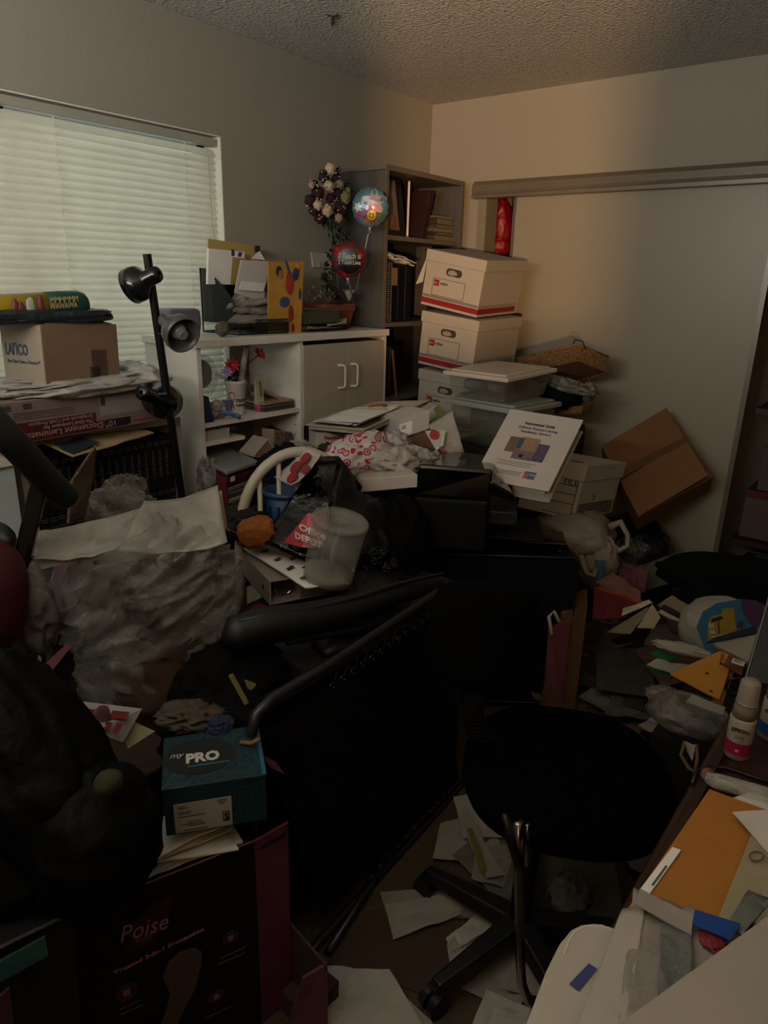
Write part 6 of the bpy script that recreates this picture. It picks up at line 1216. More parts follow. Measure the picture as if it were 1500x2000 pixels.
for (u, z, w_) in ((.42, .060, .1), (.42, .056, .09), (.44, .052, .05)): lt.pbox(LA+ru*u+V((0, 0, z))+rf*.0008, ru*w_, rf*.0003, (0, 0, .0016))
part(tbx, 'postage_print', lt, ink)
outl = MB(); outline(outl, LA+ru*.465+V((0, 0, .012))+rf*.0006, ru*.07, V((0, 0, .022)), .0015); part(tbx, 'label_square', outl, ink)
text(tbx, 'S', LA+ru*.48+V((0, 0, .015))+rf*.0012, ru, (0, 0, 1), .021, ink, bold=.03, name='label_lettering')
# board with red print and cream note
er = thing('printed_card', 'white card with dark red block letters tucked behind the bin bag', 'card', W(200, 1420, d=1.3))
e4 = [W(128, 1366, d=1.34), W(278, 1384, d=1.40), W(240, 1450, d=1.30), W(180, 1430, d=1.24)]
part(er, 'card', MB().prism(e4, (0, .002, -.003)), mat('card_white', '8f8c8c', .6))
en_ = (e4[1]-e4[0]).cross(e4[3]-e4[0]).normalized(); en_ = en_ if en_.dot(CAM-e4[0]) > 0 else -en_
def eq(*p): return MB().prism([W(x, y, d=1.33-(y-1390)*.0016+(x-200)*.0004)+en_*.004 for x, y in p], en_*.0006)
for q in (((160, 1388), (208, 1392), (204, 1404), (165, 1402)), ((218, 1392), (252, 1395), (246, 1409), (212, 1407)), ((205, 1414), (218, 1416), (212, 1432), (202, 1428)), ((226, 1416), (240, 1418), (228, 1438), (218, 1434))): part(er, 'red_block', eq(*q), mat('block_red', '5a1216', .6))
part(er, 'portrait_oval', MB().blob(W(196, 1408, d=1.29)+en_*.005, (.02, .004, .026), 2, .1, 2, nu=16, nv=10), mat('oval_rose', '6b4a48', .7), smooth=True)
solo('note_card', 'cream folded card between the printed card and the teal box', 'card', MB().prism([W(238, 1440, d=1.34), W(262, 1410, d=1.38), W(303, 1428, d=1.40), W(250, 1462, d=1.33)], (0, .003, -.002)), mat('card_cream', '8a8464', .8))
# dark heap between sack and lounge chair
solo('brown_paper_bag', 'dark reddish brown bag slumped under the clear sack', 'bag', MB().blob(W(310, 1340, d=1.80), (.16, .12, .13), 6, .15, 2), mat('bag_umber', '2e190e', .85), smooth=True)
solo('black_garment', 'black garment filling the hollow between the sack and the lounge chair', 'garment', MB().blob(W(455, 1345, d=1.72), (.15, .12, .12), 12, .22, 2).blob(W(420, 1420, d=1.55), (.13, .10, .07), 9, .22, 2), fabric_black, smooth=True)
solo('tan_scarf', 'crumpled taupe cloth lying above the teal box', 'cloth', MB().blob(W(372, 1398, d=1.48), (.065, .05, .022), 5, .5, 2.2, (0, 10, -30)), mat('cloth_taupe', '40382d', .9), smooth=True)
solo('blue_cloth', 'dark blue cloth scrap at the right of the taupe cloth', 'cloth', MB().blob(W(428, 1416, d=1.46), (.03, .03, .014), 5, .4, 2.5), mat('cloth_blue', '1a2440', .9), smooth=True)
solo('red_folder', 'dark red folder flat beside the white ring binder', 'folder', MB().prism([W(466, 1205, z=.66), W(505, 1180, z=.66), W(530, 1188, z=.66), W(482, 1222, z=.66)], (0, 0, .004)), mat('folder_wine', '5e0f1c', .7))
for i, (q, lb) in enumerate((((((447, 1322), (456, 1318), (486, 1372), (478, 1378))), 'long olive yellow strip standing beside the lounge chair frame'), ((((478, 1330), (500, 1338), (492, 1348), (484, 1346))), 'short yellow scrap right of the long strip'))):
    solo('yellow_strip', lb, 'strip', MB().prism([W(x, y, d=1.50) for x, y in q], (.004, .006, 0)), mat('strip_yellow', '5c5426', .8))
solo('tan_strap', 'tan curved strap above the right corner of the teal box', 'strap', MB().tube([W(470, 1450, d=1.40), W(490, 1452, d=1.39), W(508, 1443, d=1.40)], .0045, 8), mat('strap_tan', '7a5430', .7), smooth=True)
solo('pink_flap', 'pink flap peeking out behind the teal box', 'flap', MB().prism([W(500, 1465, d=1.45), W(540, 1490, d=1.44), W(556, 1512, d=1.44), W(530, 1500, d=1.44)], (.004, .006, -.004)), mat('side_pink', '7a3350'))

# ================================================================ desk at the right with papers, bottles, screen
dk_ = thing('writing_desk', 'dark wooden desk with a carved edge at the lower right', 'desk', (-2.2, -2.6, 0))
part(dk_, 'desk_top', MB().box((-3.10, -3.0, .735), (-1.72, -2.236, .756)), mat('desk_dark', '1a100b', .35, stretch=(1, 12, 12), mottle=(6, .4)))
part(dk_, 'edge_moulding', MB().tube([(-3.10, -2.236, .745), (-1.72, -2.236, .745)], .013, 10).box((-3.10, -2.250, .752), (-1.72, -2.236, .762)), wood_dark)
part(dk_, 'side_panel', MB().box((-1.76, -2.98, 0), (-1.73, -2.26, .735)), wood_dark); part(dk_, 'side_panel', MB().box((-3.08, -2.98, 0), (-3.05, -2.50, .735)), wood_dark)
DZ = .757
def dsheet(nm, lb, cat, pxs, z, m, th=.0015, crum=0, seed=0, group=None, curl=0, dz=None):
    q = [W(x, y, z=z+(dz[i] if dz else 0)) for i, (x, y) in enumerate(pxs)]
    return solo(nm, lb, cat, MB().patch(q, th, crum, seed, 8, curl=curl), m, group)
manila = mat('manila_orange', '9a6424', .75, bump=(60, .2), mottle=(6, .12))
env0 = dsheet('envelope', 'large orange manila envelope lying on the dark desk', 'envelope', ((1222, 1784), (1385, 1544), (1545, 1605), (1430, 1830)), DZ+.004, manila, .003, .002, 1)
part(env0, 'address_label', MB().prism([W(1248, 1740, z=DZ+.011), W(1313, 1655, z=DZ+.011), W(1330, 1661, z=DZ+.011), W(1268, 1748, z=DZ+.011)], (0, 0, .001)), paper)
part(env0, 'label_print', MB().prism([W(1272, 1728, z=DZ+.0125), W(1300, 1690, z=DZ+.0125), W(1304, 1692, z=DZ+.0125), W(1276, 1731, z=DZ+.0125)], (0, 0, .0003)), grey_ink)
env1 = dsheet('envelope', 'cream envelope with a faint postmark at the right of the orange one', 'envelope', ((1400, 1800), (1468, 1630), (1600, 1680), (1600, 1820)), DZ+.012, mat('env_cream', '8e8468', .75), .003, .002, 3)
part(env1, 'postmark', MB().tube([W(1478+14*math.cos(a), 1672+9*math.sin(a), z=DZ+.021) for a in [k*PI/10 for k in range(20)]], .0012, 5, True), grey_ink)
dsheet('letter', 'white letter corner lying over the orange envelope at the right edge', 'letter', ((1430, 1588), (1600, 1578), (1600, 1760), (1500, 1668)), DZ+.018, mat('letter_white', 'b9b4ae'), .002, .002, 4)
dsheet('letter', 'white paper corner above the orange envelope', 'letter', ((1425, 1562), (1460, 1550), (1540, 1570), (1520, 1600)), DZ+.003, mat('letter_white', 'b9b4ae'), .002, .0, 5)
gl_ = thing('bead_tube', 'clear tube of pink and green bath beads lying on the desk', 'tube', W(1400, 1530, z=DZ))
tpts = [W(1378, 1518, z=DZ+.012), W(1400, 1526, z=DZ+.012), W(1450, 1540, z=DZ+.012), W(1520, 1560, z=DZ+.012)]
part(gl_, 'clear_sleeve', MB().tube(tpts, [.009, .014, .014, .014], 12), clearp, smooth=True)
part(gl_, 'green_beads', MB().tube(tpts[1:3], .010, 10), mat('beads_green', '4a5a36', .6, bump=(60, .8, .01)), smooth=True); part(gl_, 'pink_beads', MB().blob(tpts[0]+V((.01, 0, 0)), (.014, .010, .009), 2, .3, 3).blob(tpts[3], (.03, .012, .010), 4, .3, 3), mat('beads_pink', '6e4a40', .6, bump=(60, .8, .01)), smooth=True)
solo('black_cable', 'black cable curling along the desk behind the clear tube', 'cable', MB().tube([W(1352, 1530, z=DZ+.003), W(1360, 1508, z=DZ+.004), W(1385, 1497, z=DZ+.004), W(1420, 1500, z=DZ+.004), W(1480, 1520, z=DZ+.004), W(1540, 1536, z=DZ+.004)], .004, 8), black, smooth=True)
def bottle(lb, px, py, band, c_, tag_):
    p = W(px, py, z=DZ); b_ = thing('ink_bottle', lb, 'bottle', p, (0, 0, 0), 'printer ink bottles on the desk')
    part(b_, 'bottle_body', MB().lathe([(.018, 0), (.0215, .003), (.0215, .078), (.020, .081)], p, n=32), mat('bottle_white', '8a8279', .35), smooth=True)
    part(b_, 'shoulder', MB().lathe([(.0195, .080), (.0195, .100), (.0185, .105), (.0185, .112)], p, n=32), mat('bottle_cap', '756b64', .4), smooth=True)
    part(b_, 'cap', MB().lathe([(.0190, .108), (.0175, .112), (.0165, .148), (.013, .153), (.001, .154)], p, n=32), mat('bottle_cap2', '7e766c', .4), smooth=True)
    part(b_, 'colour_band', MB().lathe([(.0218, .012), (.0218, .036)], p, n=32, cap=False), mat('band_'+c_, c_, .6), smooth=True)
    va = math.atan2(CAM.y-p.y, CAM.x-p.x); 
    cyl_text(b_, 'EPSON', p, .0215, p.z+.062, va-.75, .010, ink, .028, 'brand_lettering') if 0 else None
    xd = V((-math.sin(va), math.cos(va), 0)); o = p+V((math.cos(va), math.sin(va), 0))*.0216-xd*.015
    tt_ = MB()
    text(b_, 'EPSON', p+V((math.cos(va), math.sin(va), 0))*.0225-xd*.015+V((0, 0, .060)), xd, (0, 0, 1), .0095, ink, width=.028, bold=.03, name='brand_lettering')
    text(b_, '544', p+V((math.cos(va), math.sin(va), 0))*.0225-xd*.008+V((0, 0, .047)), xd, (0, 0, 1), .008, grey_ink, width=.015, name='brand_lettering')
    text(b_, tag_, p+V((math.cos(va), math.sin(va), 0))*.0225-xd*.003+V((0, 0, .020)), xd, (0, 0, 1), .007, white_ink, name='brand_lettering')
bottle('white ink bottle with a magenta band standing on the desk', 1437, 1474, 'm', '7a0e34', 'M'); bottle('white ink bottle with a blue band at the right edge of the desk', 1502, 1438, 'c', '10406e', 'C')
sc2 = thing('flat_screen', 'thin black screen standing at the far end of the desk, seen edge-on', 'screen', W(1470, 1330, z=DZ))
m1_, m2_ = W(1455, 1330, z=DZ), W(1503, 1165, d=1.55); mw = V((.10, -.34, 0)); 
part(sc2, 'screen_panel', MB().pbox(m1_, mw, (.016, .006, 0), (m2_-m1_)), gloss_black, bevel=.003); part(sc2, 'bezel_edge', MB().tube([m1_-V((.002, 0, 0)), m2_-V((.002, 0, 0))], .0025, 6), mat('bezel', '5a5854', .25))
part(sc2, 'stand', MB().box((m1_.x+.0, m1_.y-.2, DZ), (m1_.x+.14, m1_.y-.06, DZ+.012)), black)
solo('black_cable', 'black cable loop hanging behind the magenta ink bottle', 'cable', MB().tube([W(1448, 1325, z=DZ+.05), W(1425, 1326, z=DZ+.045), W(1417, 1345, z=DZ+.02), W(1425, 1358, z=DZ+.01), W(1445, 1352, z=DZ+.01)], .003, 8), black, smooth=True)
solo('wooden_box', 'small dark wooden tray under the ink bottles', 'tray', MB().box((-2.28, -2.40, DZ-.001), (-1.95, -2.262, DZ+.0)), wood_dark)
# near papers over the desk corner
nf = thing('plastic_folder', 'white folder with a rounded tab corner and a blue label at the desk corner', 'folder', W(1110, 1900, z=DZ))
fz = .775
cn_ = [(1115, 1822), (1135, 1812), (1160, 1809), (1190, 1815), (1205, 1822), (1280, 1960), (1200, 2120), (985, 2120), (1065, 1905), (1092, 1850)]
part(nf, 'cover', MB().prism([W(x, y, z=fz) for x, y in cn_], (0, 0, .004)), mat('folder_white', 'a09a90', .5))
part(nf, 'rounded_rim', MB().tube([W(1101, 1868, z=fz+.003), W(1110, 1842, z=fz+.003), W(1122, 1822, z=fz+.003), W(1145, 1810, z=fz+.003), W(1175, 1809, z=fz+.003), W(1203, 1820, z=fz+.003)], .002, 6), mat('rim_pale', 'b4afa6', .4))
part(nf, 'blue_label', MB().prism([W(1112, 1922, z=fz+.006), W(1150, 1882, z=fz+.006), W(1166, 1892, z=fz+.006), W(1130, 1936, z=fz+.006)], (0, 0, .0006)), mat('label_blue', '2f3c64', .6))
pbm = mat('bag_milky', '948d85', .4, bump=(12, .7, .03), alpha=.9, translucent=.2)
nb_ = thing('plastic_bag', 'milky white carrier bag with a blue band lying over the folder', 'bag', W(1280, 1900, z=.79))
part(nb_, 'bag_body', MB().patch([W(1200, 2080, z=.80), W(1238, 1745, z=.79), W(1450, 1820, z=.80), W(1430, 2050, z=.82)], .004, .006, 6, 24, freq=30), pbm, smooth=True)
part(nb_, 'bag_fold', MB().patch([W(1100, 2080, z=.79), W(1215, 1780, z=.79), W(1262, 1768, z=.80), W(1215, 2080, z=.80)], .003, .003, 9, 16, freq=24), mat('bag_fold_white', '9a938a', .5, bump=(10, .5, .02)), smooth=True)
part(nb_, 'clear_window', MB().patch([W(1282, 1975, z=.815), W(1290, 1812, z=.812), W(1350, 1825, z=.812), W(1352, 1950, z=.815)], .002, .004, 3, 14, freq=40), mat('window_grey', '5e625e', .3, bump=(20, .8, .02)), smooth=True)
part(nb_, 'blue_band', MB().patch([W(1352, 1808, z=.818), W(1356, 1780, z=.818), W(1446, 1808, z=.818), W(1425, 1838, z=.818)], .002, .002, 5), mat('band_blue', '153a7a', .5))
part(nb_, 'red_print', MB().blob(W(1392, 1835, z=.812), (.018, .015, .003), 5, .25, 2), mat('print_crimson', '6a1a24', .5), smooth=True)
part(nb_, 'grey_tab', MB().patch([W(1240, 1770, z=.812), W(1250, 1738, z=.812), W(1352, 1792, z=.815), W(1350, 1830, z=.815)], .002, .004, 5), mat('tab_grey', '857f78', .5))
part(nb_, 'clear_corner', MB().patch([W(1425, 1800, z=.81), W(1462, 1742, z=.81), W(1510, 1760, z=.81), W(1450, 1830, z=.815)], .002, .003, 8, freq=30), mat('window_grey', '5e625e'), smooth=True)
solo('paper_sheet', 'large blank white sheet nearest the viewer at the bottom right', 'paper', MB().patch([W(1130, 2060, z=.862), W(1500, 1790, z=.850), W(1900, 2050, z=.85), W(1600, 2600, z=.87)], .0015, 0, 0, 8), mat('sheet_blank', '8f887e', .8))
solo('storage_box', 'dark box under the big blank sheet on the desk', 'box', MB().box((-3.08, -2.95, DZ), (-2.72, -2.44, .845)), mat('crate_dark', '15120f'))
# ================================================================ floor papers and the heap before the closet
pw = [mat('shaded_floor_paper0', '98958c', .8), mat('shaded_floor_paper', '848077', .8), mat('shaded_floor_paper2', '77736a', .8)]  # white paper greyed: the floor's shade is put into its colour
fp_ = [
 ('torn white paper with a ragged edge near the chair caster', [(768, 1838), (752, 1770), (905, 1742), (900, 1790)], .012, 1), 
 ('long white sheet under the chair leg at the left', [(755, 1788), (742, 1745), (985, 1740), (990, 1800)], .006, 2),
 ('white sheet right of the ragged hole in the papers', [(885, 1862), (870, 1838), (952, 1770), (988, 1800)], .014, 0),
 ('white sheet below the star base leg', [(880, 1890), (872, 1850), (930, 1800), (985, 1850)], .010, 1),
 ('big white sheet at the bottom centre by the pink carton', [(640, 2060), (640, 1890), (760, 1898), (860, 2060)], .008, 0),
 ('white sheet at the bottom centre beside the caster', [(750, 2060), (745, 1905), (840, 1995), (880, 2060)], .004, 2),
 ('grey white sheet under the right end of the base leg', [(900, 1935), (1000, 1850), (1050, 1900), (1010, 1980)], .006, 2),
 ('white sheet at the bottom below the chrome tube', [(900, 2060), (950, 1935), (1060, 1985), (1040, 2080)], .010, 0),
 ('white sheet with a curled edge right of the chrome tube', [(985, 1940), (1000, 1880), (1070, 1880), (1068, 1950)], .014, 1),
 ('large white sheet under the lounge chair rail', [(845, 1680), (860, 1610), (960, 1590), (985, 1690)], .012, 1),
 ('white sheet with a small logo under the chair seat', [(905, 1640), (885, 1560), (960, 1540), (1008, 1640)], .020, 0),
 ('folded white leaflet with red squares beneath the seat', [(950, 1722), (895, 1600), (915, 1590), (985, 1715)], .028, 1),
 ('crumpled white sheet with green printing by the chrome tube', [(920, 1720), (930, 1655), (1010, 1650), (1012, 1745)], .020, 2),
 ('grey sheet behind the seat to the right', [(1215, 1690), (1270, 1620), (1330, 1640), (1300, 1730)], .010, 2),
]
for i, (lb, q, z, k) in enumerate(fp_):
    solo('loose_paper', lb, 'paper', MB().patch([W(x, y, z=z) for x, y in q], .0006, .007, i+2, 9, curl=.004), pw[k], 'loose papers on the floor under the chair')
solo('green_strip', 'yellow-green strip in the leaflets beneath the seat', 'strip', MB().patch([W(940, 1705, z=.045), W(912, 1620, z=.045), W(922, 1618, z=.045), W(950, 1700, z=.045)], .001, .002, 4), mat('strip_lime', '5a6020', .8))
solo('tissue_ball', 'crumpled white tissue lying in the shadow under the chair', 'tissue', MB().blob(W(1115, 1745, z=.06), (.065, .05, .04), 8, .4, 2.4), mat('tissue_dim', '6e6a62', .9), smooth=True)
solo('cardboard_sheet', 'brown cardboard sheet showing through the gap in the floor papers', 'cardboard', MB().patch([W(640, 1880, z=.003), W(720, 1780, z=.003), W(900, 1770, z=.003), W(880, 1960, z=.003)], .002, 0, 1), mat('card_floor', '3a2c1e', .9))
# heap near the closet
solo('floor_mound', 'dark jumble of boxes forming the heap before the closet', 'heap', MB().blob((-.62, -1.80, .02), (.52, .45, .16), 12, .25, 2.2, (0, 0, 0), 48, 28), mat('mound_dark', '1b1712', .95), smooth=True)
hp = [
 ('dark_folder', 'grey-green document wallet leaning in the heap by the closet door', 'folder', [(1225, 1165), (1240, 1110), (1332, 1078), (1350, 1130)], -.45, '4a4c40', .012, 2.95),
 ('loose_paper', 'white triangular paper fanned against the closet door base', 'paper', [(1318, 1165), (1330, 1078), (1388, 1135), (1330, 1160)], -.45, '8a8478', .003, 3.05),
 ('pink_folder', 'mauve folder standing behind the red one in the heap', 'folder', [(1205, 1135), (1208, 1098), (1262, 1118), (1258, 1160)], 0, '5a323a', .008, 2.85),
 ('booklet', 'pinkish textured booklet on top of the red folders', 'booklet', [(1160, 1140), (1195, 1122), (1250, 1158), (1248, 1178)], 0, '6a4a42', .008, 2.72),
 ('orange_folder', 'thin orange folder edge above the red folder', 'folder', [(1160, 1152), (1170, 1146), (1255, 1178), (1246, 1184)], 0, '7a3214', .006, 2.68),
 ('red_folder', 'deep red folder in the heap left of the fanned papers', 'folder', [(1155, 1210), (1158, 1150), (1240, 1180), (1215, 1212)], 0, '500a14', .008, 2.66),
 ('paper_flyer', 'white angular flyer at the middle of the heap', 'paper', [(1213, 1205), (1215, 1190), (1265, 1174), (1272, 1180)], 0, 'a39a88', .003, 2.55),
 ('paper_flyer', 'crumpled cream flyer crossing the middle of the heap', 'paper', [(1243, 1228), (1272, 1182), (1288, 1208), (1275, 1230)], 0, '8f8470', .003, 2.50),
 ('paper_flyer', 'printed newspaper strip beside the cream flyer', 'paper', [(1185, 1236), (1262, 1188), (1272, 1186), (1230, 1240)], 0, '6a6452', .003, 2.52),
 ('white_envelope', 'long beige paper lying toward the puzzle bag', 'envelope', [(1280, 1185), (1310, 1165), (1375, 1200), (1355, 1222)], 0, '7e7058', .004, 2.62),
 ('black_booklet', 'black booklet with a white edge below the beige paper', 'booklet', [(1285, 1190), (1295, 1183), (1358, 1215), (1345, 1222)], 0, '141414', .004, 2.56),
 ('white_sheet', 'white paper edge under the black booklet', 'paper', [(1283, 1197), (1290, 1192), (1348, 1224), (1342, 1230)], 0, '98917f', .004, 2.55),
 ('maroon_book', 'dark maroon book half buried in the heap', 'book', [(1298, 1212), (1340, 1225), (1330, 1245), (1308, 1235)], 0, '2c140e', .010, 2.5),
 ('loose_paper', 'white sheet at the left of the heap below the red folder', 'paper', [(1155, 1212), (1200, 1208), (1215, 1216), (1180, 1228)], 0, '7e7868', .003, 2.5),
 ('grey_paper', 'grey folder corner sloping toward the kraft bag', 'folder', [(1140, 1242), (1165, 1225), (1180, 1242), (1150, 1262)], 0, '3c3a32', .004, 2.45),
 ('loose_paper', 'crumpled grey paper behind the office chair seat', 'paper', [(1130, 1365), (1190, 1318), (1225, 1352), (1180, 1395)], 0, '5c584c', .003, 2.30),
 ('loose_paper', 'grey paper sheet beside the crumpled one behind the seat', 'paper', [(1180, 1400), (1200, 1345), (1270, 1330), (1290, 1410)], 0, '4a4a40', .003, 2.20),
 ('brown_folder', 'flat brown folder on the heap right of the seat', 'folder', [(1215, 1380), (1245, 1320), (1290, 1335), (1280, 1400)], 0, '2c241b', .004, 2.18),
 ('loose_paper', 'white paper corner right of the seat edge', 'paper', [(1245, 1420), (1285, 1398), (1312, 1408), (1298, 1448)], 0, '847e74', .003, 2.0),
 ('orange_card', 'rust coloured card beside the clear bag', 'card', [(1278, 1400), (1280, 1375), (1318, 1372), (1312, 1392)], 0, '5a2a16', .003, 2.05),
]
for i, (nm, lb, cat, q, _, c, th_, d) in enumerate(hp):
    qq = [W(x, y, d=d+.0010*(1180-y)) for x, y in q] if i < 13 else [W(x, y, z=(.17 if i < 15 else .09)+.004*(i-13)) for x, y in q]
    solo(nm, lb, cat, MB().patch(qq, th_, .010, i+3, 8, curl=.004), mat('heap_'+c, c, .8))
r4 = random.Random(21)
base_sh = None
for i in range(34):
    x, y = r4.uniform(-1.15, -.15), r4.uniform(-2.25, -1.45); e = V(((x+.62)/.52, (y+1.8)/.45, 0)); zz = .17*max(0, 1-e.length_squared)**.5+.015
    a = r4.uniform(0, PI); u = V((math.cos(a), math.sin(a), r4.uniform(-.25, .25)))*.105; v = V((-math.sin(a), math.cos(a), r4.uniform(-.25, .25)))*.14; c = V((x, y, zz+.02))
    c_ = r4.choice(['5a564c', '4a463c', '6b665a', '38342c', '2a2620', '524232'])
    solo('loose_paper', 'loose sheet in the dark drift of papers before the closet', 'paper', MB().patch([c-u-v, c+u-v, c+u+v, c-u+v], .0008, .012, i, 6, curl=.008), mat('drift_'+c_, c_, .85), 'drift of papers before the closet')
for i in range(9):
    x, y = r4.uniform(-2.0, -1.15), r4.uniform(-1.95, -1.65); a = r4.uniform(0, PI); u = V((math.cos(a), math.sin(a), 0))*.105; v = V((-math.sin(a), math.cos(a), 0))*.14; c = V((x, y, .008+.003*i))
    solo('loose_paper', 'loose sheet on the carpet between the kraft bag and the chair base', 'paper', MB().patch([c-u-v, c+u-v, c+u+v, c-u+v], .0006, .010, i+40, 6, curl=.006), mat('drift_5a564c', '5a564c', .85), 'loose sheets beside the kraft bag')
dv_ = thing('disc_case', 'black disc case lying open on its spine left of the heap', 'case', W(1170, 1280, z=.1))
part(dv_, 'case_body', MB().pbox(W(1135, 1290, z=.08), (.10, -.16, 0), (.14, .06, 0), (0, 0, .03)), black, bevel=.003); part(dv_, 'grille', MB().pbox(W(1140, 1286, z=.112), (.09, -.14, 0), (.02, .012, 0), (0, 0, .002)), mat('grille_grey', '33332f', .5))
# black garment, puzzle bag, notebooks, yellow pads
solo('black_trousers', 'black trousers draped from the closet over the heap', 'trousers', MB().blob(W(1440, 1130, d=2.72), (.13, .30, .085), 5, .12, 1.8, (0, 0, 20), 40, 28).blob(W(1395, 1180, d=2.66), (.09, .14, .07), 8, .15, 2), fabric_black, smooth=True)
pz = thing('puzzle_bag', 'white bag printed with a yellow bus on blue and purple panels', 'bag', W(1400, 1250, d=2.3))
part(pz, 'bag_body', MB().blob(W(1432, 1235, d=2.36), (.13, .17, .105), 7, .07, 1.6, (0, 0, 15), 48, 32, power=.85), mat('bag_grey_white', '8e897e', .6, bump=(12, .4, .02)), smooth=True)
def pzq(nm, pts, c, k):
    q = [W(x, y, d=2.19-.0009*(1250-y)*-1-.004*k) for x, y in pts]; part(pz, nm, MB().prism(q, (CAM-q[0]).normalized()*.002), mat('pz_'+c, c, .55))
pzq('blue_panel', [(1360, 1225), (1372, 1195), (1400, 1178), (1446, 1170), (1452, 1200), (1472, 1228), (1430, 1240), (1388, 1275), (1376, 1268)], '1f5068', 0)
pzq('purple_panel', [(1446, 1170), (1475, 1172), (1492, 1180), (1490, 1215), (1474, 1228), (1452, 1200)], '3c1d3f', 0)
pzq('yellow_bus', [(1382, 1252), (1382, 1218), (1390, 1203), (1408, 1200), (1412, 1188), (1434, 1188), (1436, 1210), (1440, 1238), (1424, 1248)], '7d6415', 1)
for (x, y) in ((1389, 1222), (1391, 1234), (1394, 1246)): pzq('bus_window', [(x-5, y+4), (x-5, y-4), (x+5, y-4), (x+6, y+4)], '8a8a80', 2)
pzq('bus_bumper', [(1388, 1216), (1390, 1208), (1410, 1203), (1412, 1208)], '1a1208', 2); pzq('paw_print', [(1440, 1224), (1442, 1214), (1452, 1214), (1450, 1226)], '2a1430', 1); pzq('bus_line', [(1404, 1250), (1402, 1212), (1404, 1212), (1407, 1250)], '2a1c08', 2)
def hsheet(nm, lb, cat, q, d, c, th=.003, crum=0, seed=1):
    return solo(nm, lb, cat, MB().patch([W(x, y, d=d+.0013*(1320-y)) for x, y in q], th, crum, seed, 8, curl=.003), mat('hs_'+c, c, .75))
bk0 = hsheet('book', 'open book with navy cover and white pages by the screen', 'book', [(1390, 1262), (1400, 1245), (1478, 1232), (1462, 1300)], 1.95, '8c8578', .010, .002, 2)
part(bk0, 'cover', MB().patch([W(x, y, d=1.93+.0013*(1320-y)) for x, y in [(1378, 1258), (1390, 1248), (1480, 1222), (1476, 1238)]], .004), mat('hs_141c2c', '141c2c', .75))
hsheet('green_notebook', 'bright green notebook under the cloth near the yellow pads', 'notebook', [(1268, 1278), (1285, 1272), (1330, 1284), (1300, 1296)], 2.02, '14603c', .004)
nb0 = hsheet('green_notebook', 'thin green notebook with white pages below the first green one', 'notebook', [(1258, 1304), (1275, 1294), (1325, 1318), (1310, 1326)], 2.0, '145034', .003)
part(nb0, 'pages', MB().patch([W(x, y, d=1.985+.0013*(1320-y)) for x, y in [(1262, 1300), (1280, 1292), (1345, 1302), (1318, 1322)]], .004, .01, 4), mat('hs_8b867a', '8b867a', .75))
solo('white_cloth', 'folded white cloth on the green notebook', 'cloth', MB().blob(W(1335, 1268, d=2.0), (.035, .085, .014), 4, .35, 2.3, (0, 10, 10)), mat('cloth_cream', '8f887b', .9), smooth=True)
yp = thing('legal_pad', 'orange-yellow legal pads with punched holes on the paper pile', 'notepad', W(1380, 1330, d=1.85))
Y = [W(1308, 1318, d=1.87), W(1410, 1276, d=1.93), W(1442, 1280, d=1.90), W(1395, 1368, d=1.78)]
part(yp, 'pad_top', MB().prism([W(1309, 1318, d=1.87), W(1330, 1308, d=1.89), W(1405, 1274, d=1.93), W(1432, 1285, d=1.91), W(1405, 1368, d=1.78), W(1392, 1362, d=1.79)], (0, 0, .004)), mat('pad_yellow', 'a8742a', .7, bump=(30, .2)))
part(yp, 'pad_lower', MB().prism([W(1409, 1276, d=1.92), W(1443, 1286, d=1.91), W(1412, 1372, d=1.78), W(1392, 1366, d=1.79)], (0, 0, -.014)), mat('pad_ochre', '7a4e1c', .7))  # lower pads in a darker ochre than the top one
yh = MB()
for (x, y, d) in ((1408, 1300, 1.885), (1380, 1319, 1.86), (1388, 1354, 1.80)): yh.lathe([(.0045, 0), (.0045, .001)], W(x, y, d=d)+V((0, 0, .006)), (0, 0, 1), 12)
part(yp, 'punched_holes', yh, ink)
solo('brown_pad', 'rust brown pad with a handwritten note right of the yellow pads', 'notepad', MB().prism([W(1412, 1300, d=1.86), W(1425, 1280, d=1.87), W(1456, 1296, d=1.85), W(1448, 1320, d=1.82)], (0, 0, .006)), mat('pad_rust', '5c2e12', .7))
nt_ = thing('sticky_note', 'white note reading SEC on the rust brown pad', 'note', W(1440, 1295, d=1.82))
p1, p2, p3 = W(1428, 1294, d=1.82), W(1452, 1302, d=1.81), W(1432, 1286, d=1.83)
part(nt_, 'note', MB().pbox(p1, p2-p1, p3-p1, (0, 0, .002)), paper2); text(nt_, 'SEC', p1+(p2-p1)*.15+(p3-p1)*.2+V((0, 0, .004)), p2-p1, p3-p1, .012, ink, name='handwriting')
solo('clear_bag', 'clear plastic bag with folded papers below the yellow pads', 'bag', MB().blob(W(1345, 1395, d=1.80), (.075, .10, .045), 9, .14, 1.6, (0, 0, 10)).blob(W(1300, 1358, d=1.9), (.04, .05, .014), 5, .4, 2.2), film('dim_film', '86807a', .4, .9, 12), smooth=True)
hsheet('white_catalogue', 'white catalogue edges inside the clear bag', 'catalogue', [(1338, 1375), (1350, 1362), (1415, 1386), (1410, 1402)], 1.76, '7f7a72', .006, .002, 5)
solo('rope', 'tan cord loops hanging at the desk corner', 'cord', MB().tube([W(1338, 1448, d=1.55), W(1330, 1475, d=1.55), W(1345, 1500, d=1.52), W(1358, 1508, d=1.5), W(1362, 1480, d=1.5), W(1360, 1455, d=1.52)], .004, 8), mat('rope_tan', '5a4526', .8), smooth=True)
hsheet('white_paper', 'white paper scrap inside the cord loops', 'paper', [(1340, 1470), (1338, 1452), (1358, 1460), (1352, 1490)], 1.52, '6f6a62', .003, .004, 3)
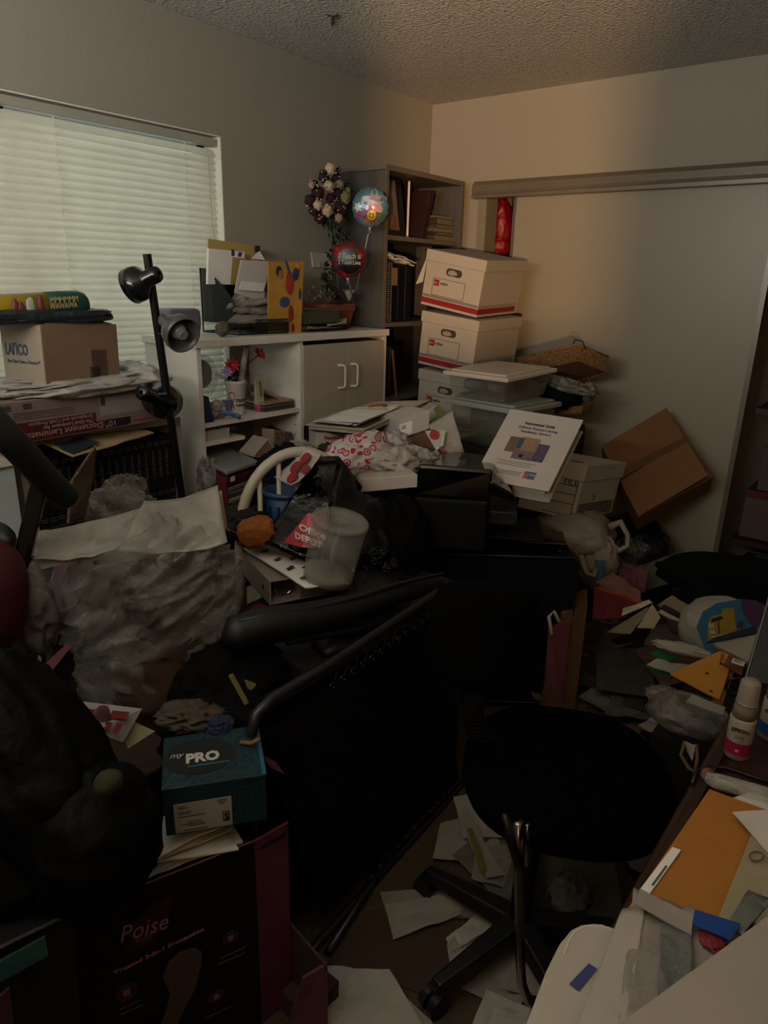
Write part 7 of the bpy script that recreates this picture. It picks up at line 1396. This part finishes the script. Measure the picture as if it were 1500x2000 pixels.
solo('storage_crate', 'dark crate under the notebooks and pads by the desk', 'crate', MB().box((-1.62, -2.215, 0), (-1.22, -1.98, .36)), mat('crate_dark', '15120f'), bevel=.01)
# closet contents right of the door
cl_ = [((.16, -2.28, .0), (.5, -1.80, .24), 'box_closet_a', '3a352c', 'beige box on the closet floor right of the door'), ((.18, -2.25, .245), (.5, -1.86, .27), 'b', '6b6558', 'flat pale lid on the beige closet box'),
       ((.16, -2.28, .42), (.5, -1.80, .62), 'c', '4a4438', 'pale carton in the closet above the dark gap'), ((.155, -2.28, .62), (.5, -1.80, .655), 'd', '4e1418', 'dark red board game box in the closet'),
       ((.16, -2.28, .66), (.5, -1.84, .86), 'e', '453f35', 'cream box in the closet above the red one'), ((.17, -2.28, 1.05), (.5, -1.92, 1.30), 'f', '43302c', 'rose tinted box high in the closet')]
for a, b, nm, c, lb in cl_: solo('closet_box', lb, 'box', MB().box(a, b), mat('closet_'+c, c, .75), 'boxes in the closet right of the door', bevel=.003)
solo('closet_bag', 'clear bag of soft things on the closet boxes', 'bag', MB().blob((.27, -1.99, .93), (.10, .14, .08), 5, .25, 2.2), film('dim_film', '86807a'), smooth=True)
part(thing('closet_shelf', 'dark closet shelf under the cream boxes', 'shelf', (.3, -2.0, .40)), 'board', MB().box((.12, -2.3, .39), (.6, -1.78, .415)), wood_dark)
part(thing('closet_shelf', 'dark closet shelf under the rose tinted box', 'shelf', (.3, -2.0, 1.03)), 'board', MB().box((.12, -2.3, 1.02), (.6, -1.78, 1.045)), wood_dark)
solo('ceiling_cobweb', 'small dark scuff hanging from the popcorn ceiling', 'cobweb', MB().tube([W(640, 30, z=2.438), W(650, 32, z=2.43), W(662, 30, z=2.438)], .003, 5).tube([W(650, 32, z=2.435), W(648, 48, z=2.437)], .003, 5), mat('scuff', '3a3830', .9))

for i, (y0, y1, c, lb) in enumerate(((-1.92, -1.80, '0d0c10', 'added black coat darkening the closet beside the door edge'), (-2.03, -1.93, '1a1213', 'added dark maroon garment darkening the closet'), (-2.16, -2.04, '101216', 'added dark blue coat darkening the right of the closet'))):  # dark coats added to keep the closet interior dark
    solo('added_coat', lb, 'coat', MB().blob((.32, (y0+y1)/2, 1.66), (.19, .065, .30), i+60, .12, 2, power=.7), mat('coat_'+c, c, .95), 'coats added to darken the closet', smooth=True)
part(thing('closet_rod', 'metal rod carrying the coats in the closet', 'rod', (.32, -2.0, 1.95)), 'rod', MB().tube([(.32, -2.3, 1.95), (.32, -.3, 1.95)], .014, 10), chrome)
